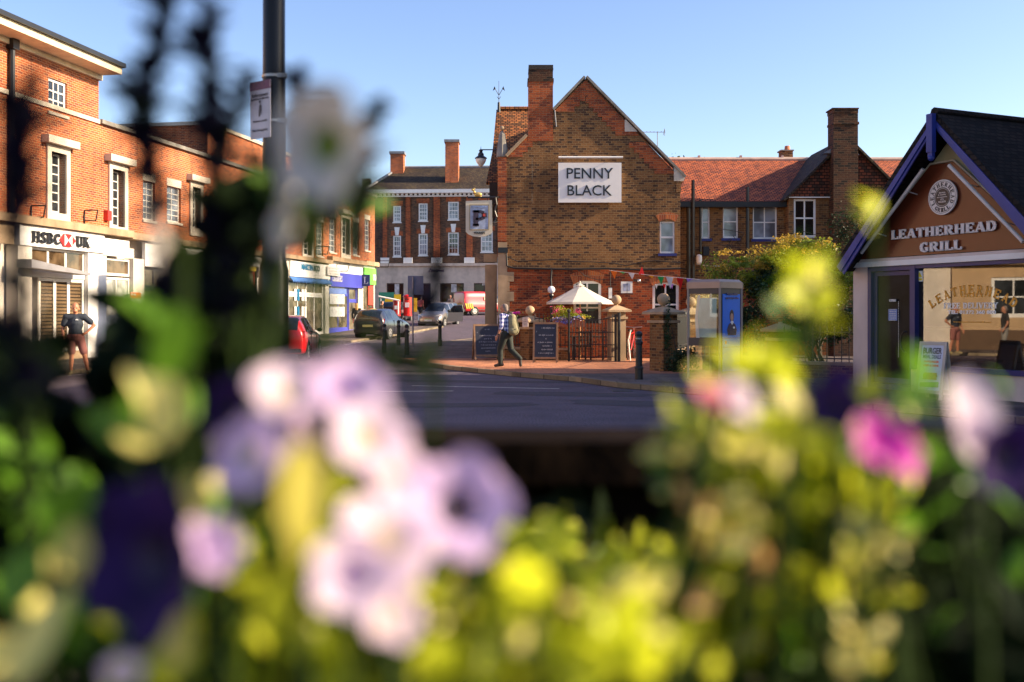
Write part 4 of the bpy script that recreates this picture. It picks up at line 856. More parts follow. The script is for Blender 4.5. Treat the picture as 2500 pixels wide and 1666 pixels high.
# Martin shop
a0, a1 = F.sx(700), F.sx(798); zm0, zm1 = F.at(710, 675)[1], F.at(710, 637)[1]
mf = fbox(a0, a1, zm0, zm1, 0, .2, 'fascia', BW); t0, t1 = F.sx(736, .22), F.sx(781, .22)
CY = mat('cyan_letter', (.0, .16, .34), .4)
ftext(mf, 'MARTIN', F, t0 + (t1 - t0) * .32, F.at(750, 654)[1], .2, (t1 - t0) * .62, .32, CY, .05); ftext(mf, '&CO', F, t0 + (t1 - t0) * .83, F.at(772, 657)[1], .2, (t1 - t0) * .34, .32, mat('dark_cyan_letter', (.03, .06, .09), .4), .05)
m = MB(); n_ = 30
for i in range(n_):
    s0_, s1_ = a0 + (a1 - a0) * i / n_, a0 + (a1 - a0) * (i + 1) / n_; sm = (s0_ + s1_) / 2
    m.prism([F.pt(s0_, zm0 - .02, .12), F.pt(s1_, zm0 - .02, .12), F.pt(s1_, zm0 - .2, .3), F.pt(sm, zm0 - .32, .32), F.pt(s0_, zm0 - .2, .3)], F.n * .02)
m.build('awning', mat('awning_blue', (.06, .17, .45), .8), par)
shop(F.sx(706), F.sx(790), .2, zm0 - .1, 4, BW, GLASSI, .3, F.at(712, 719)[1], ft=.1); fbox(F.sx(790), F.sx(799), -.1, zm0, -.2, .1, 'pilaster', CREAM)
for i, f in enumerate((.16, .24, .36, .44)):
    s_ = F.sx(706) + (F.sx(790) - F.sx(706)) * f; 
    for k in range(2): fbox(s_, s_ + .28, 1.3 + k * .9, 1.9 + k * .9, -.048, -.03, 'window_card', BW if i != 1 else CY)
# Leaders shop
b0, b1 = F.sx(801), F.sx(881); zl1, zl0 = F.at(801, 664)[1], F.at(801, 699)[1]
ROY = mat('royal_blue', (.065, .07, .48), .45, var=.05)
lf = fbox(b0, b1, zl0, zl1, 0, .16, 'fascia', ROY); t0, t1 = F.sx(812, .18), F.sx(836, .18)
fserif(lf, 'LEADERS', F, (t0 + t1) / 2, F.at(824, 681)[1], .16, t1 - t0, .36, BW, .02, T=.18, h=.12); fserif(lf, 'L', F, F.sx(804, .18), F.at(804, 681)[1], .16, .5, .8, BW, .02, T=.14, h=.08)
fbox(b0, F.sx(884), zl1 + .01, zbnd + .1, -.1, .05, 'fascia_board', BW)
fbs = thing('letting_board', 'white letting board with grey lines of text above the blue shop fascia', 'sign', F.pt(F.sx(814), 3.9, .25))
r4 = fr_(799, 829, 650, 672, .3); fb(MB(), F, *r4, .26, .32).build('board', mat('grey_board', (.62, .58, .55), .6), fbs)
scribble(fbs, F.pt((r4[0] + r4[1]) / 2, (r4[2] + r4[3]) / 2, .325), F.t, (0, 0, 1), F.n, (r4[1] - r4[0]) * .9, (r4[3] - r4[2]) * .9, [(.05, .95), (.1, .8), (.1, .9)], mat('grey_letter', (.2, .2, .2), .6), random.Random(5))
shop(F.sx(803), F.sx(851), .34, zl0 - .02, 2, ROY, GLASSI, .28, F.at(803, 716)[1] - .05, rm=ROY); shop(F.sx(853), F.sx(872), .36, zl0 - .02, 1, ROY, GLASSI, .1, F.at(803, 716)[1] - .4, rm=ROY)
fbox(F.sx(803) + .1, F.sx(847), F.at(803, 716)[1] - .02, F.at(803, 703)[1], -.045, -.02, 'window_banner', mat('banner_blue', (.16, .25, .6), .5))
CARD = mat('property_card', (.62, .62, .62), .5, var=.35, vs=9)
for i in range(5):
    for k in range(3):
        s_ = F.sx(805) + (F.sx(841) - F.sx(805)) * i / 5; fbox(s_ + .06, s_ + .6, 1.35 + k * .72, 1.92 + k * .72, -.046, -.03, 'property_card', CARD)
fbox(F.sx(872), F.sx(884), -.1, zl1, -.25, .08, 'pilaster', OFFW)
c0, c1 = F.sx(885), F.sx(913); zg1, zg0 = F.at(885, 653)[1], F.at(885, 694)[1]
gf = fbox(c0, c1, zg0, zg1, 0, .14, 'fascia', mat('green_fascia', (.17, .62, .07), .5)); ftext(gf, 'OO', F, F.sx(909), F.at(909, 678)[1], .14, .6, .4, BW, .03)
fbox(c0, c1, zg1 + .01, zbnd + .15, -.1, .05, 'fascia_board', BW)
shop(c0 + .2, c1 - .1, .38, zg0 - .02, 2, mat('red_frame', (.3, .03, .02)), GLASSI, .4); fbox(F.sx(899), F.sx(911), F.at(899, 745)[1], zg0 - .05, -.04, .01, 'red_panel', mat('panel_red', (.75, .07, .04), .5))
ps = thing('projecting_sign', 'dark navy projecting sign with a white letter L', 'sign', F.pt(F.sx(884), 3.2, .1))
D_ = F.pt(F.sx(880), 0, .9).y; LF = Frame((0, D_), (1, 0), (0, -1)); r4 = LF.rect(884, 903, 671, 699); fb(MB(), LF, *r4, -.06, .06).build('panel', NAVY, ps)
fserif(ps, 'L', LF, (r4[0] + r4[1]) / 2, (r4[2] + r4[3]) / 2, .06, .26, .45, BW, .01, T=.12, h=.07)
m = MB(); m.tube(LF.pt(r4[0], r4[3] - .05), LF.pt(r4[0] - .5, r4[3] - .05), .02); m.tube(LF.pt(r4[0], r4[2] + .05), LF.pt(r4[0] - .5, r4[2] + .05), .02); m.build('bracket', BLACK, ps)
for px in (820, 922, 769):
    s_, z_ = F.at(px, 654 if px == 820 else (645 if px == 922 else 612)); m = MB(); m.path([F.pt(s_, z_ - .25, .05), F.pt(s_, z_ + .2, .05), F.pt(s_, z_ + .2, .8), F.pt(s_, z_ - .2, .7), F.pt(s_, z_ - .2, .05)], .025); m.build('sign_bracket', BLACK, par)
# rendered building further left, beyond the frame (seen in reflections)
tb = thing('rendered_building', 'tan rendered building with white windows left of the brick parade', 'building', F.pt(-14, 0))
hs_ = [(-23 + i * 3, -21.4 + i * 3, z, z + 1.6) for i in range(6) for z in (1.4, 4.6)]
wallgrid(MB(), F, -26, -4.95, -.1, 9, hs_, depth=.15).build('wall', mat('tan_render', (.50, .34, .19), .85, var=.08, dirt=.2), tb)
fb(MB(), F, -26, -4.96, 3.5, 4.0, 0, .25).build('string_course', STONE, tb); fb(MB(), F, -26, -4.96, -.1, .9, 0, .06).build('plinth', mat('brown_plinth', (.12, .07, .04), .8), tb)
for h in hs_: window(tb, F, *h, 2, 2, o=-.05, ft=.12, bar=.06, gm=GLASS)
# ============================================================ THE GRILL
A0 = V((6.94, 20.25, 0)); RF = Frame(A0[:2], (.41, -.912), (-.912, -.41))
gr = thing('grill_restaurant', 'white walled grill with blue bargeboards, brown gable sign and dark tiled roof', 'restaurant', RF.pt(3, 0))
def Rr_(x0, x1, y0, y1, o=0): return RF.rect(x0, x1, y0, y1, o)
GWALL = mat('grill_render', (.62, .50, .44), .85, var=.05, dirt=.45, bump=.15, bs=40)
sp0, sp1 = RF.sx(2083), RF.sx(2119); sd1 = RF.sx(2226); sW0 = RF.sx(2236); sEndR = 6.4
zbm = RF.at(2100, 654)[1]
m = MB(); fb(m, RF, sp0, sp1, 0, zbm - .002, -.4, 0); m.build('corner_post', GWALL, gr)
m = MB(); m.quad(RF.pt(sp0, 0, -.4), RF.pt(sp0, 0, -9), RF.pt(sp0, zbm, -9), RF.pt(sp0, zbm, -.4)); m.quad(RF.pt(sEndR, 0, -.02), RF.pt(sEndR, 0, -9), RF.pt(sEndR, zbm + .5, -9), RF.pt(sEndR, zbm + .5, -.02)); m.build('side_wall', GWALL, gr)
fb(MB(), RF, sp0 - .05, sEndR, zbm, zbm + .1, -.3, .07).build('beam', WHITE, gr); fb(MB(), RF, sp0 - .03, sEndR, zbm + .1, zbm + .16, -.3, .03).build('beam_moulding', GWALL, gr)
zsl = RF.at(2236, 902)[1]; zsl0 = RF.at(2236, 894)[1]
fb(MB(), RF, sd1 + .0, sEndR, 0, zsl, -.3, .02).build('low_wall', GWALL, gr)
# blue frames
m = MB(); ztp = zbm - .002
fb(m, RF, sp1, sp1 + .09, 0, ztp, -.12, .01); fb(m, RF, sd1 - .02, sW0, zsl + .001, ztp, -.12, .03); fb(m, RF, sp1 + .09, sd1 - .02, ztp - .09, ztp, -.12, .008); fb(m, RF, sW0, sEndR, ztp - .07, ztp, -.12, .02)
fb(m, RF, sd1 + .0, sEndR, zsl + .002, zsl0 + .03, -.12, .06); fb(m, RF, sp1 + .09, sd1 - .02, 0, .22, -.12, .0); m.build('blue_frame', BLUEP, gr)
dr = window(gr, RF, sp1 + .1, sd1 - .03, .23, ztp - .1, 1, 1, o=-.06, ft=.08, fm=BLUEP, gm=glass('door_glass', (.008, .008, .011), .25, .08), name='door')
m = MB(); s_ = RF.sx(2212); m.path([RF.pt(s_ - .1 * math.sin(R(a)) * 1.2, 1.05 + .2 * math.cos(R(a)), .02) for a in range(-20, 201, 20)], .014); m.build('door_handle', BLACK, dr)
r4 = Rr_(2169, 2190, 755, 783, -.05); fb(MB(), RF, *r4, -.055, -.05).build('opening_hours', mat('notice_blue', (.18, .25, .5), .5), dr)
scribble(dr, RF.pt((r4[0] + r4[1]) / 2, (r4[2] + r4[3]) / 2, -.049), RF.t, (0, 0, 1), RF.n, .17, .25, [(0, 1)] * 6, WHITE, random.Random(4))
r4 = Rr_(2172, 2187, 728, 739, -.05); ftext(dr, 'OPEN', RF, (r4[0] + r4[1]) / 2, r4[2] + .04, -.055, .16, .05, WHITE, .02)
m = MB(); s_ = RF.sx(2188)
for i in range(34): fb(m, RF, s_, s_ + .012, .75 + i * .032, .765 + i * .032, -.055, -.052)
m.build('dotted_strip', WHITE, dr)
# big window: clear reflecting pane, interior behind
gw = fb(MB(), RF, sW0, sEndR, zsl0 + .03, ztp - .07, -.09, -.08).build('shop_window', clearglass('shopfront_glass', (.7, .66, .6), .13), gr)
INT = mat('interior_wall', (.16, .09, .05), .8); m = MB()
m.quad(RF.pt(sW0 - .1, 0, -3.2), RF.pt(sEndR, 0, -3.2), RF.pt(sEndR, ztp, -3.2), RF.pt(sW0 - .1, ztp, -3.2)); m.quad(RF.pt(sW0 - .1, 0, -.13), RF.pt(sW0 - .1, 0, -3.2), RF.pt(sW0 - .1, ztp, -3.2), RF.pt(sW0 - .1, ztp, -.13))
m.quad(RF.pt(sW0 - .1, ztp, -.13), RF.pt(sEndR, ztp, -.13), RF.pt(sEndR, ztp, -3.2), RF.pt(sW0 - .1, ztp, -3.2)); m.quad(RF.pt(sp0, .02, -.13), RF.pt(sEndR, .02, -.13), RF.pt(sEndR, .02, -3.2), RF.pt(sp0, .02, -3.2)); m.build('interior', INT, gr)
m = MB(); fb(m, RF, sW0 + .4, sEndR, .95, 1.0, -2.2, -1.5); fb(m, RF, sW0 + .4, sEndR, .02, .95, -2.1, -1.6)
for i in range(3):
    s_ = sW0 + .5 + i * 1.2; fb(m, RF, s_, s_ + .6, .7, .74, -1.0, -.5); m.tube(RF.pt(s_ + .3, .02, -.75), RF.pt(s_ + .3, .7, -.75), .03)
m.build('counter', mat('counter_wood', (.16, .09, .045), .5), gr)
fb(MB(), RF, sW0, sEndR, 1.30, 1.34, -.3, -.24).build('window_rail', mat('rail_wood', (.4, .3, .18), .5), gr)
WL = mat('window_white_letter', (.9, .88, .85), .5); OL = mat('window_orange_letter', (.75, .33, .03), .5)
so_ = -.078
def wtext(t, xa, xb, y, hpx, m_, ser=True):
    a, b = RF.sx(xa, so_), RF.sx(xb, so_); z = RF.at(xa, y, so_)[1]; h = hpx / 133
    (fserif if ser else ftext)(gw, t, RF, (a + b) / 2, z, so_, b - a, h, m_, ext=.002)
wtext('FREE DELIVERY', 2304, 2437, 747, 14, WL); wtext('TEL: 01372 360 800', 2314, 2431, 762.5, 9, WL, False); wtext('www.leatherheadgrill.com', 2327, 2420, 786.5, 4.5, OL, False)
a, b = RF.sx(2290, so_), RF.sx(2458, so_); cs = (a + b) / 2; rad = 1.5; zt_ = RF.at(2380, 707, so_)[1]
for i, ch_ in enumerate('LEATHERHEAD'):
    th = (i - 5) / 5 * .62; s_ = cs + rad * math.sin(th); z_ = zt_ - rad * (1 - math.cos(th)) * .85
    vs, fs = serif(ch_, .24, .14); mb_ = MB(); u = RF.t * math.cos(th) + V((0, 0, -math.sin(th))); v = V((0, 0, math.cos(th))) + RF.t * math.sin(th)
    place_text(mb_, vs, fs, RF.pt(s_, z_, so_), u, v, RF.n, .13, .17, .002); mb_.build('lettering', OL, gw)
wtext('GRILL', 2345, 2405, 722, 9, OL)
r4 = Rr_(2238, 2253, 662, 688, so_); wsn = fb(MB(), RF, *r4, so_, so_ + .004).build('warning_notice', BW, gw)
m = MB(); s_ = (r4[0] + r4[1]) / 2; z_ = r4[3] - .02; w_ = (r4[1] - r4[0]) * .42
m.prism([RF.pt(s_ - w_, z_ - .1, so_ + .005), RF.pt(s_ + w_, z_ - .1, so_ + .005), RF.pt(s_, z_, so_ + .005)], RF.n * .002); fb(m, RF, s_ - w_, s_ + w_, r4[2] + .02, r4[2] + .06, so_ + .005, so_ + .007); m.build('notice_mark', mat('warning_yellow', (.8, .6, .03), .5), wsn)
# gable panel
GP = .0
sa, za = RF.at(2274, 405.5); sb2, zb2 = RF.at(2331, 395.6); s0_, z0_ = RF.at(2097, 643); z0_ = zbm + .17
scn = (sa + sb2) / 2; ztop = (za + zb2) / 2; hw0 = scn - s0_; hw1 = (sb2 - sa) / 2
BRN = mat('brown_sign_board', (.13, .03, .013), .25, var=.2, vs=1.2, spec=.4, coat=.0)
pn = MB().prism([RF.pt(scn - hw0, z0_, .0), RF.pt(scn + hw0, z0_, .0), RF.pt(scn + hw1, ztop, .0), RF.pt(scn - hw1, ztop, .0)], RF.n * .04).build('gable_sign', BRN, gr)
m = MB()
for a, b in (((scn - hw0 - .05, z0_), (scn - hw1, ztop + .03)), ((scn + hw0 + .05, z0_), (scn + hw1, ztop + .03)), ((scn - hw1, ztop + .03), (scn + hw1, ztop + .03))): m.tube(RF.pt(a[0], a[1], .03), RF.pt(b[0], b[1], .03), .02, n=6)
m.build('sign_trim', mat('gilt_trim', (.5, .42, .3), .5), pn)
# gable wall behind, bargeboards, roof
OV = .5
spk, zpk = RF.at(2281, 288, OV); sev, zev = RF.at(2044, 650, OV)
dsl = spk - sev; sev2 = spk + dsl
MB().prism([RF.pt(spk - dsl * .93, zev + .15, -.02), RF.pt(spk + dsl * .93, zev + .15, -.02), RF.pt(spk, zpk - .2, -.02)], RF.n * -.1).build('gable_wall', mat('cream_gable', (.35, .30, .16), .8), gr)
m = MB(); m2 = MB()
for sg in (-1, 1):
    p, e = V((spk, zpk)), V((spk + sg * dsl, zev)); d = (e - p).normalized(); nn = V((-d.y, d.x)); nn = nn if nn.y < 0 else -nn
    for (t0_, t1_, o0, o1, mm) in ((.02, .17, OV, OV + .03, m), (.15, .25, OV - .03, OV, m)):
        q = [p + nn * t0_, e + nn * t0_, e + nn * t1_, p + nn * t1_]
        if sg == 1: o0 += .002; o1 += .002
        q[0].x = q[3].x = spk; 
        mm.prism([RF.pt(a.x, a.y, o0) for a in q], RF.n * (o1 - o0))
m.build('bargeboard', mat('bargeboard_blue', (.017, .034, .23), .5, var=.12, dirt=.15), gr)
m = MB(); fb(m, RF, spk - .065, spk + .065, zpk - .62, zpk + .06, OV + .03, OV + .13); fb(m, RF, spk - .05, spk + .05, zpk - .7, zpk - .62, OV + .04, OV + .11); m.ball(RF.pt(spk, zpk - .72, OV + .075), .06, 10)
m.build('finial_post', mat('bargeboard_blue', (.045, .075, .42)), gr)
for sg in (-1, 1):
    m = MB(); a, b = RF.pt(spk, zpk, OV + .02), RF.pt(spk + sg * dsl * 1.03, zev - .1, OV + .02); g = RF.n * -9
    up = ((a - b).normalized().cross(RF.n)).normalized(); up = up if up.z > 0 else -up
    m.hexa([b, a, a + g, b + g, b + up * .09, a + up * .09, a + g + up * .09, b + g + up * .09]); m.build('roof', TILED, gr)
m = MB(); m.tube(RF.pt(spk, zpk + .1, OV), RF.pt(spk, zpk + .1, -8.5), .09, n=8); m.build('ridge_tiles', TILED, gr)
for (xa, ya, xb, yb) in ((2254, 413, 2103, 618), (2317, 404, 2498, 591)):
    a, b = RF.at(xa, ya, .3), RF.at(xb, yb, .3); m = MB(); m.tube(RF.pt(a[0], a[1], .3), RF.pt(b[0], b[1], .3), .035, n=10)
    for f in (.25, .75): c = a[0] + (b[0] - a[0]) * f, a[1] + (b[1] - a[1]) * f; m.tube(RF.pt(c[0], c[1], .3), RF.pt(c[0], c[1] - .05, .03), .01)
    m.build('light_tube', mat('tube_cover', (.6, .55, .52), .4), gr)
# badge
sB_, zB_ = RF.at(2303.5, 482, .07); rB = .32
def disc(r0, o0, o1, m_, p, n=40): return MB().prism([RF.pt(sB_ + r0 * math.cos(2 * math.pi * i / n), zB_ + r0 * math.sin(2 * math.pi * i / n), o0) for i in range(n)], RF.n * (o1 - o0)).build('badge', m_, p)
SW = mat('sign_letter_white', (.68, .63, .60), .5, var=.03)
bd = disc(rB, .07, .1, SW, pn); m = MB()
for (r0, r1) in ((rB * .9, rB * .925), (rB * .5, rB * .56)):
    for i in range(48):
        a, b = 2 * math.pi * i / 48, 2 * math.pi * (i + 1) / 48
        m.quad(*[RF.pt(sB_ + r * math.cos(t), zB_ + r * math.sin(t), .103) for r, t in ((r0, a), (r1, a), (r1, b), (r0, b))])
m.build('badge_ring', BLK, bd); MB().prism([RF.pt(sB_ + rB * .48 * math.cos(2 * math.pi * i / 32), zB_ + rB * .48 * math.sin(2 * math.pi * i / 32), .1) for i in range(32)], RF.n * .004).build('badge_centre', mat('badge_brown', (.02, .012, .01), .4), bd)
mb_ = MB()
def circ(t, a0, a1, flip):
    for i, c in enumerate(t):
        if c == ' ': continue
        th = R(a0 + (a1 - a0) * i / (len(t) - 1)); vs, fs = serif(c, .26, .14)
        rad_ = V((math.cos(th), math.sin(th))); tan = V((math.sin(th), -math.cos(th)))
        if flip: tan = -tan; rad2 = -rad_
        else: rad2 = rad_
        place_text(mb_, vs, fs, RF.pt(sB_ + rad_.x * rB * .73, zB_ + rad_.y * rB * .73, .1), RF.t * tan.x + V((0, 0, tan.y)), RF.t * rad2.x + V((0, 0, rad2.y)), RF.n, rB * .2, rB * .24, .004)
circ('LEATHERHEAD', 205, -25, False); circ('GRILL', 235, 305, True); mb_.build('lettering', BLK, bd)
for i, t in enumerate(('Service', '& Quality', "isn't expensive,", "IT'S", 'PRICELESS')): ftext(bd, t, RF, sB_, zB_ + .085 - i * .042, .105, [.14, .18, .23, .07, .17][i], .03, SW, .02, ext=.002)
a, b = RF.sx(2176, .09), RF.sx(2433, .09); zL = (RF.at(2176, 572, .09)[1] + RF.at(2433, 553, .09)[1]) / 2
fserif(pn, 'LEATHERHEAD', RF, (a + b) / 2, zL, .075, b - a, .185, SW, .02, T=.27, h=.13); a, b = RF.sx(2245, .09), RF.sx(2348, .09); zL = (RF.at(2245, 604, .09)[1] + RF.at(2348, 598, .09)[1]) / 2
fserif(pn, 'GRILL', RF, (a + b) / 2, zL, .075, b - a, .19, SW, .02, T=.27, h=.13)
# unseen building added right of the grill, outside the frame, to shade the road
tb = thing('road_shade_block', 'unseen plain brick block added beyond the right edge to shade the road', 'building', (17, 14, 0))
MB().box(14.3, 18, 4.5, 24.2, 0, 10.8).build('wall', STOCK, tb); MB().box(14.1, 18.2, 4.3, 24.4, 10.8, 11.1).build('parapet', STONEL, tb)
# ============================================================ VEHICLES
def spline(ys, n):
    """Catmull-Rom resampling of rows of tuples to n rows"""
    out = []; m_ = len(ys) - 1
    for i in range(n):
        t = i / (n - 1) * m_; k = min(int(t), m_ - 1); f = t - k
        p = [V(ys[max(0, min(m_, k + j))]) if len(ys[0]) <= 4 else ys[max(0, min(m_, k + j))] for j in (-1, 0, 1, 2)]
        row = []
        for c in range(len(ys[0])):
            a, b, d, e = p[0][c], p[1][c], p[2][c], p[3][c]
            row.append(.5 * (2 * b + (d - a) * f + (2 * a - 5 * b + 4 * d - e) * f * f + (3 * b - a - 3 * d + e) * f ** 3))
        out.append(row)
    return out
TYRE = mat('tyre_rubber', (.012, .012, .012), .8); RIM = mat('alloy_rim', (.45, .43, .42), .35, metal=.6); CG = glass('car_glass', (.02, .025, .03), .03, .9)
PLATE = mat('number_plate', (.7, .62, .2), .5); PLATW = mat('white_plate', (.7, .7, .68), .5); TAIL = mat('tail_lamp', (.45, .01, .01), .2, coat=.5); HEAD = mat('head_lamp', (.6, .6, .62), .12, coat=.6); DPL = mat('black_plastic', (.02, .02, .02), .55)
def car(name, label, cat, st, paint, wheels, wr, glass_x, shield, rear, loc, rz, head='head', opendoor=None, seam=(), group=None):
    """st: stations (x, zb, half width, z belt, half width top, z top); glass between belt and roof for glass_x ranges"""
    t = thing(name, label, cat, loc, rz, group)
    S_ = spline(st, 57)
    secs = []
    for (x, zb, w_, zbelt, wt, zt) in S_:
        zt = max(zt, zbelt + .005); g = zt - zbelt
        half = [(0, zb), (w_ * .80, zb), (w_ * .95, zb + .06), (w_ * .99, zb + .2), (w_, zb + (zbelt - zb) * .55), (w_ * .985, zbelt - .09), (w_ * .95, zbelt)]
        half += [(w_ * .95 + (wt - w_ * .95) * .5 + g * .02, zbelt + g * .45), (wt, zbelt + g * .86), (wt * .9, zbelt + g * .97), (wt * .55, zt + g * .02), (0, zt + g * .03)]
        secs.append((x, half))
    body, gla = MB(), MB()
    nh = len(secs[0][1])
    def pt(i, j, sd): x, h = secs[i]; return V((x, sd * h[j][0], h[j][1]))
    for i in range(len(secs) - 1):
        xm = (secs[i][0] + secs[i + 1][0]) / 2; g = S_[i][5] - S_[i][3]
        for j in range(nh - 1):
            for sd in (-1, 1):
                isg = False
                if j in (6, 7) and any(a < xm < b for a, b in glass_x) and g > .2: isg = True
                if j >= 8 and ((shield[0] < xm < shield[1]) or (rear[0] < xm < rear[1])): isg = True
                if j in (6, 7) and ((shield[0] < xm < shield[1] - .1)) and False: isg = True
                q = [pt(i, j, sd), pt(i + 1, j, sd), pt(i + 1, j + 1, sd), pt(i, j + 1, sd)]
                if sd == 1: q = q[::-1]
                (gla if isg else body).quad(*q)
    for i in (0, -1):
        vs = [V((secs[i][0], y, z)) for y, z in secs[i][1]] + [V((secs[i][0], -y, z)) for y, z in secs[i][1][1:-1][::-1]]
        body.add(vs, [tuple(range(len(vs)))])
    def weld(o):
        bm = bmesh.new(); bm.from_mesh(o.data); bmesh.ops.remove_doubles(bm, verts=bm.verts, dist=.0005); bmesh.ops.recalc_face_normals(bm, faces=bm.faces); bm.to_mesh(o.data); bm.free()
    bo = body.build('body', paint, t, smooth=True, local=True); weld(bo)
    go = gla.build('windows', CG, t, smooth=True, local=True); weld(go)
    hw = max(s[2] for s in st)
    for wx in wheels:
        for sd in (-1, 1):
            y0, y1 = sd * (hw - .17), sd * (hw + .012)
            MB().tube((wx, sd * (hw - .3), wr + .02), (wx, sd * (hw + .004), wr + .02), wr * 1.16, n=22).build('wheel_arch', DPL, t, local=True)
            wo = MB().tube((wx, y0, wr), (wx, y1, wr), wr, n=24).build('wheel', TYRE, t, local=True)
            m = MB(); m.tube((wx, y1 - sd * .02, wr), (wx, y1 + sd * .006, wr), wr * .66, n=20)
            rm = m.build('rim', RIM, wo, local=True)
            m = MB()
            for k in range(5):
                a = 2 * math.pi * k / 5 + .3; c, s = math.cos(a), math.sin(a)
                m.tube((wx + c * wr * .4, y1 + sd * .004, wr + s * wr * .4), (wx + c * wr * .4, y1 + sd * .009, wr + s * wr * .4), wr * .13, n=8)
            m.build('rim_opening', TYRE, wo, local=True)
    xf, xr_ = st[-1][0], st[0][0]
    for x in seam:
        m = MB()
        for sd in (-1, 1): m.box(x - .006, x + .006, min(sd * hw * .97, sd * (hw + .003)), max(sd * hw * .97, sd * (hw + .003)), .32, .93)
        m.build('door_seam', DPL, t, local=True)
    for sd in (-1, 1):
        for x in seam[1:]:
            MB().box(x + .05, x + .2, min(sd * hw * .96, sd * (hw + .02)), max(sd * hw * .96, sd * (hw + .02)), .8, .83).build('door_handle', paint, t, local=True)
    return t, S_, hw
def paintm(n, c, m_=.0): return mat(n, c, .28, metal=m_, var=.04, coat=1.0)
# small red hatchback driving away
st = [(-1.86, .42, .66, .86, .55, .90), (-1.82, .30, .76, .92, .60, 1.10), (-1.66, .24, .82, .96, .60, 1.34), (-1.35, .22, .84, .96, .60, 1.46), (-.6, .2, .84, .94, .60, 1.50), (.05, .2, .84, .92, .58, 1.47), (.55, .2, .84, .91, .56, 1.24), (1.0, .2, .84, .88, .62, .99), (1.4, .22, .82, .80, .60, .90), (1.75, .26, .76, .68, .52, .76), (1.88, .34, .60, .56, .42, .60)]
RX = -7.62
rc, S_, hw = car('parked_car', 'small bright red hatchback on the sunlit road by the shops, seen from behind', 'car', st, paintm('red_car_paint', (.62, .012, .02)), (-1.12, 1.2), .31, [(-1.3, -.62), (-.52, .42)], (.12, .98), (-1.84, -1.5), (RX, 34.1, gz(34)), R(92), seam=(-.57, .5))
for sd in (-1, 1):
    MB().prism([(-1.80, sd * .50, .78), (-1.74, sd * .79, .78), (-1.66, sd * .80, 1.0), (-1.76, sd * .58, 1.0)], (-.05, sd * .02, 0)).build('tail_light', TAIL, rc, local=True)
    MB().ball((.62, sd * .93, 1.0), .1, 10, (.7, 1, .75)).build('wing_mirror', DPL, rc, local=True, smooth=True)
MB().box(-1.89, -1.86, -.26, .26, .6, .71).build('number_plate', PLATE, rc, local=True); MB().box(-1.87, -1.80, -.72, .72, .3, .42).build('bumper_trim', DPL, rc, local=True)
# dark hatchback at the kerb
dk, S_, hw = car('parked_car', 'black hatchback parked at the kerb by the blue fronted shop, beside the bollards', 'car', st, paintm('black_car_paint', (.012, .012, .018)), (-1.12, 1.2), .31, [(-1.3, -.62), (-.52, .42)], (.12, .98), (-1.84, -1.5), (-6.75, 52.0, gz(52)), R(76), seam=(-.57, .5))
dk.scale = (1.1, 1.05, 1.02)
for sd in (-1, 1):
    MB().prism([(-1.80, sd * .50, .78), (-1.74, sd * .79, .78), (-1.66, sd * .80, 1.0), (-1.76, sd * .58, 1.0)], (-.05, sd * .02, 0)).build('tail_light', TAIL, dk, local=True)
    MB().ball((.62, sd * .93, 1.0), .1, 10, (.7, 1, .75)).build('wing_mirror', DPL, dk, local=True, smooth=True)
MB().box(-1.89, -1.86, -.26, .26, .6, .71).build('number_plate', PLATE, dk, local=True)
# silver people carrier facing us with its door open
st2 = [(-2.1, .4, .7, .9, .6, .95), (-2.05, .3, .82, .98, .68, 1.3), (-1.8, .25, .88, 1.0, .66, 1.58), (-1.0, .22, .9, 1.0, .66, 1.63), (0, .2, .9, .98, .64, 1.62), (.45, .2, .9, .97, .62, 1.48), (.95, .2, .9, .95, .66, 1.17), (1.3, .2, .9, .92, .68, 1.0), (1.75, .22, .86, .82, .62, .9), (2.05, .24, .76, .66, .52, .76), (2.18, .3, .62, .5, .45, .58)]
sv, S_, hw = car('parked_car', 'silver grey people carrier facing the camera with its driver door open', 'car', st2, paintm('silver_car_paint', (.30, .27, .25), .6), (-1.3, 1.35), .32, [(-1.8, -.95), (-.85, -.05), (.05, .75)], (.25, 1.15), (-2.0, -1.85), (-5.0, 68.5, gz(66.5)), R(-106), seam=(-.9, .0, .85))
sv.rotation_euler[1] = R(1.5)
for sd in (-1, 1):
    MB().prism([(1.98, sd * .42, .62), (2.02, sd * .42, .76), (1.72, sd * .80, .88), (1.74, sd * .84, .68)], (.07, sd * .02, 0)).build('headlight', HEAD, sv, local=True)
    MB().ball((.8, sd * 1.0, 1.08), .11, 10, (.7, 1, .75)).build('wing_mirror', DPL, sv, local=True, smooth=True)
MB().box(2.16, 2.2, -.27, .27, .42, .53).build('number_plate', PLATW, sv, local=True); MB().box(2.06, 2.19, -.55, .55, .25, .36).build('lower_grille', DPL, sv, local=True); MB().box(2.02, 2.12, -.36, .36, .62, .68).build('grille', DPL, sv, local=True)
dh = V((.8, .93, 0)); dd = V((-.25, .95, 0)).normalized()
m = MB(); m.prism([dh + V((0, 0, .35)), dh + dd * 1.0 + V((0, 0, .35)), dh + dd * 1.05 + V((0, 0, .97)), dh + V((0, 0, .97))], (.09, .02, 0)); dor = m.build('open_door', paintm('silver_car_paint', (.3, .27, .25)), sv, local=True)
m = MB(); m.path([dh + V((.03, 0, .97)), dh + dd * .4 + V((0, 0, 1.42)), dh + dd * .95 + V((0, 0, 1.46)), dh + dd * 1.05 + V((0, 0, .97))], .03); m.build('door_frame', paintm('silver_car_paint', (.3, .27, .25)), dor, local=True)
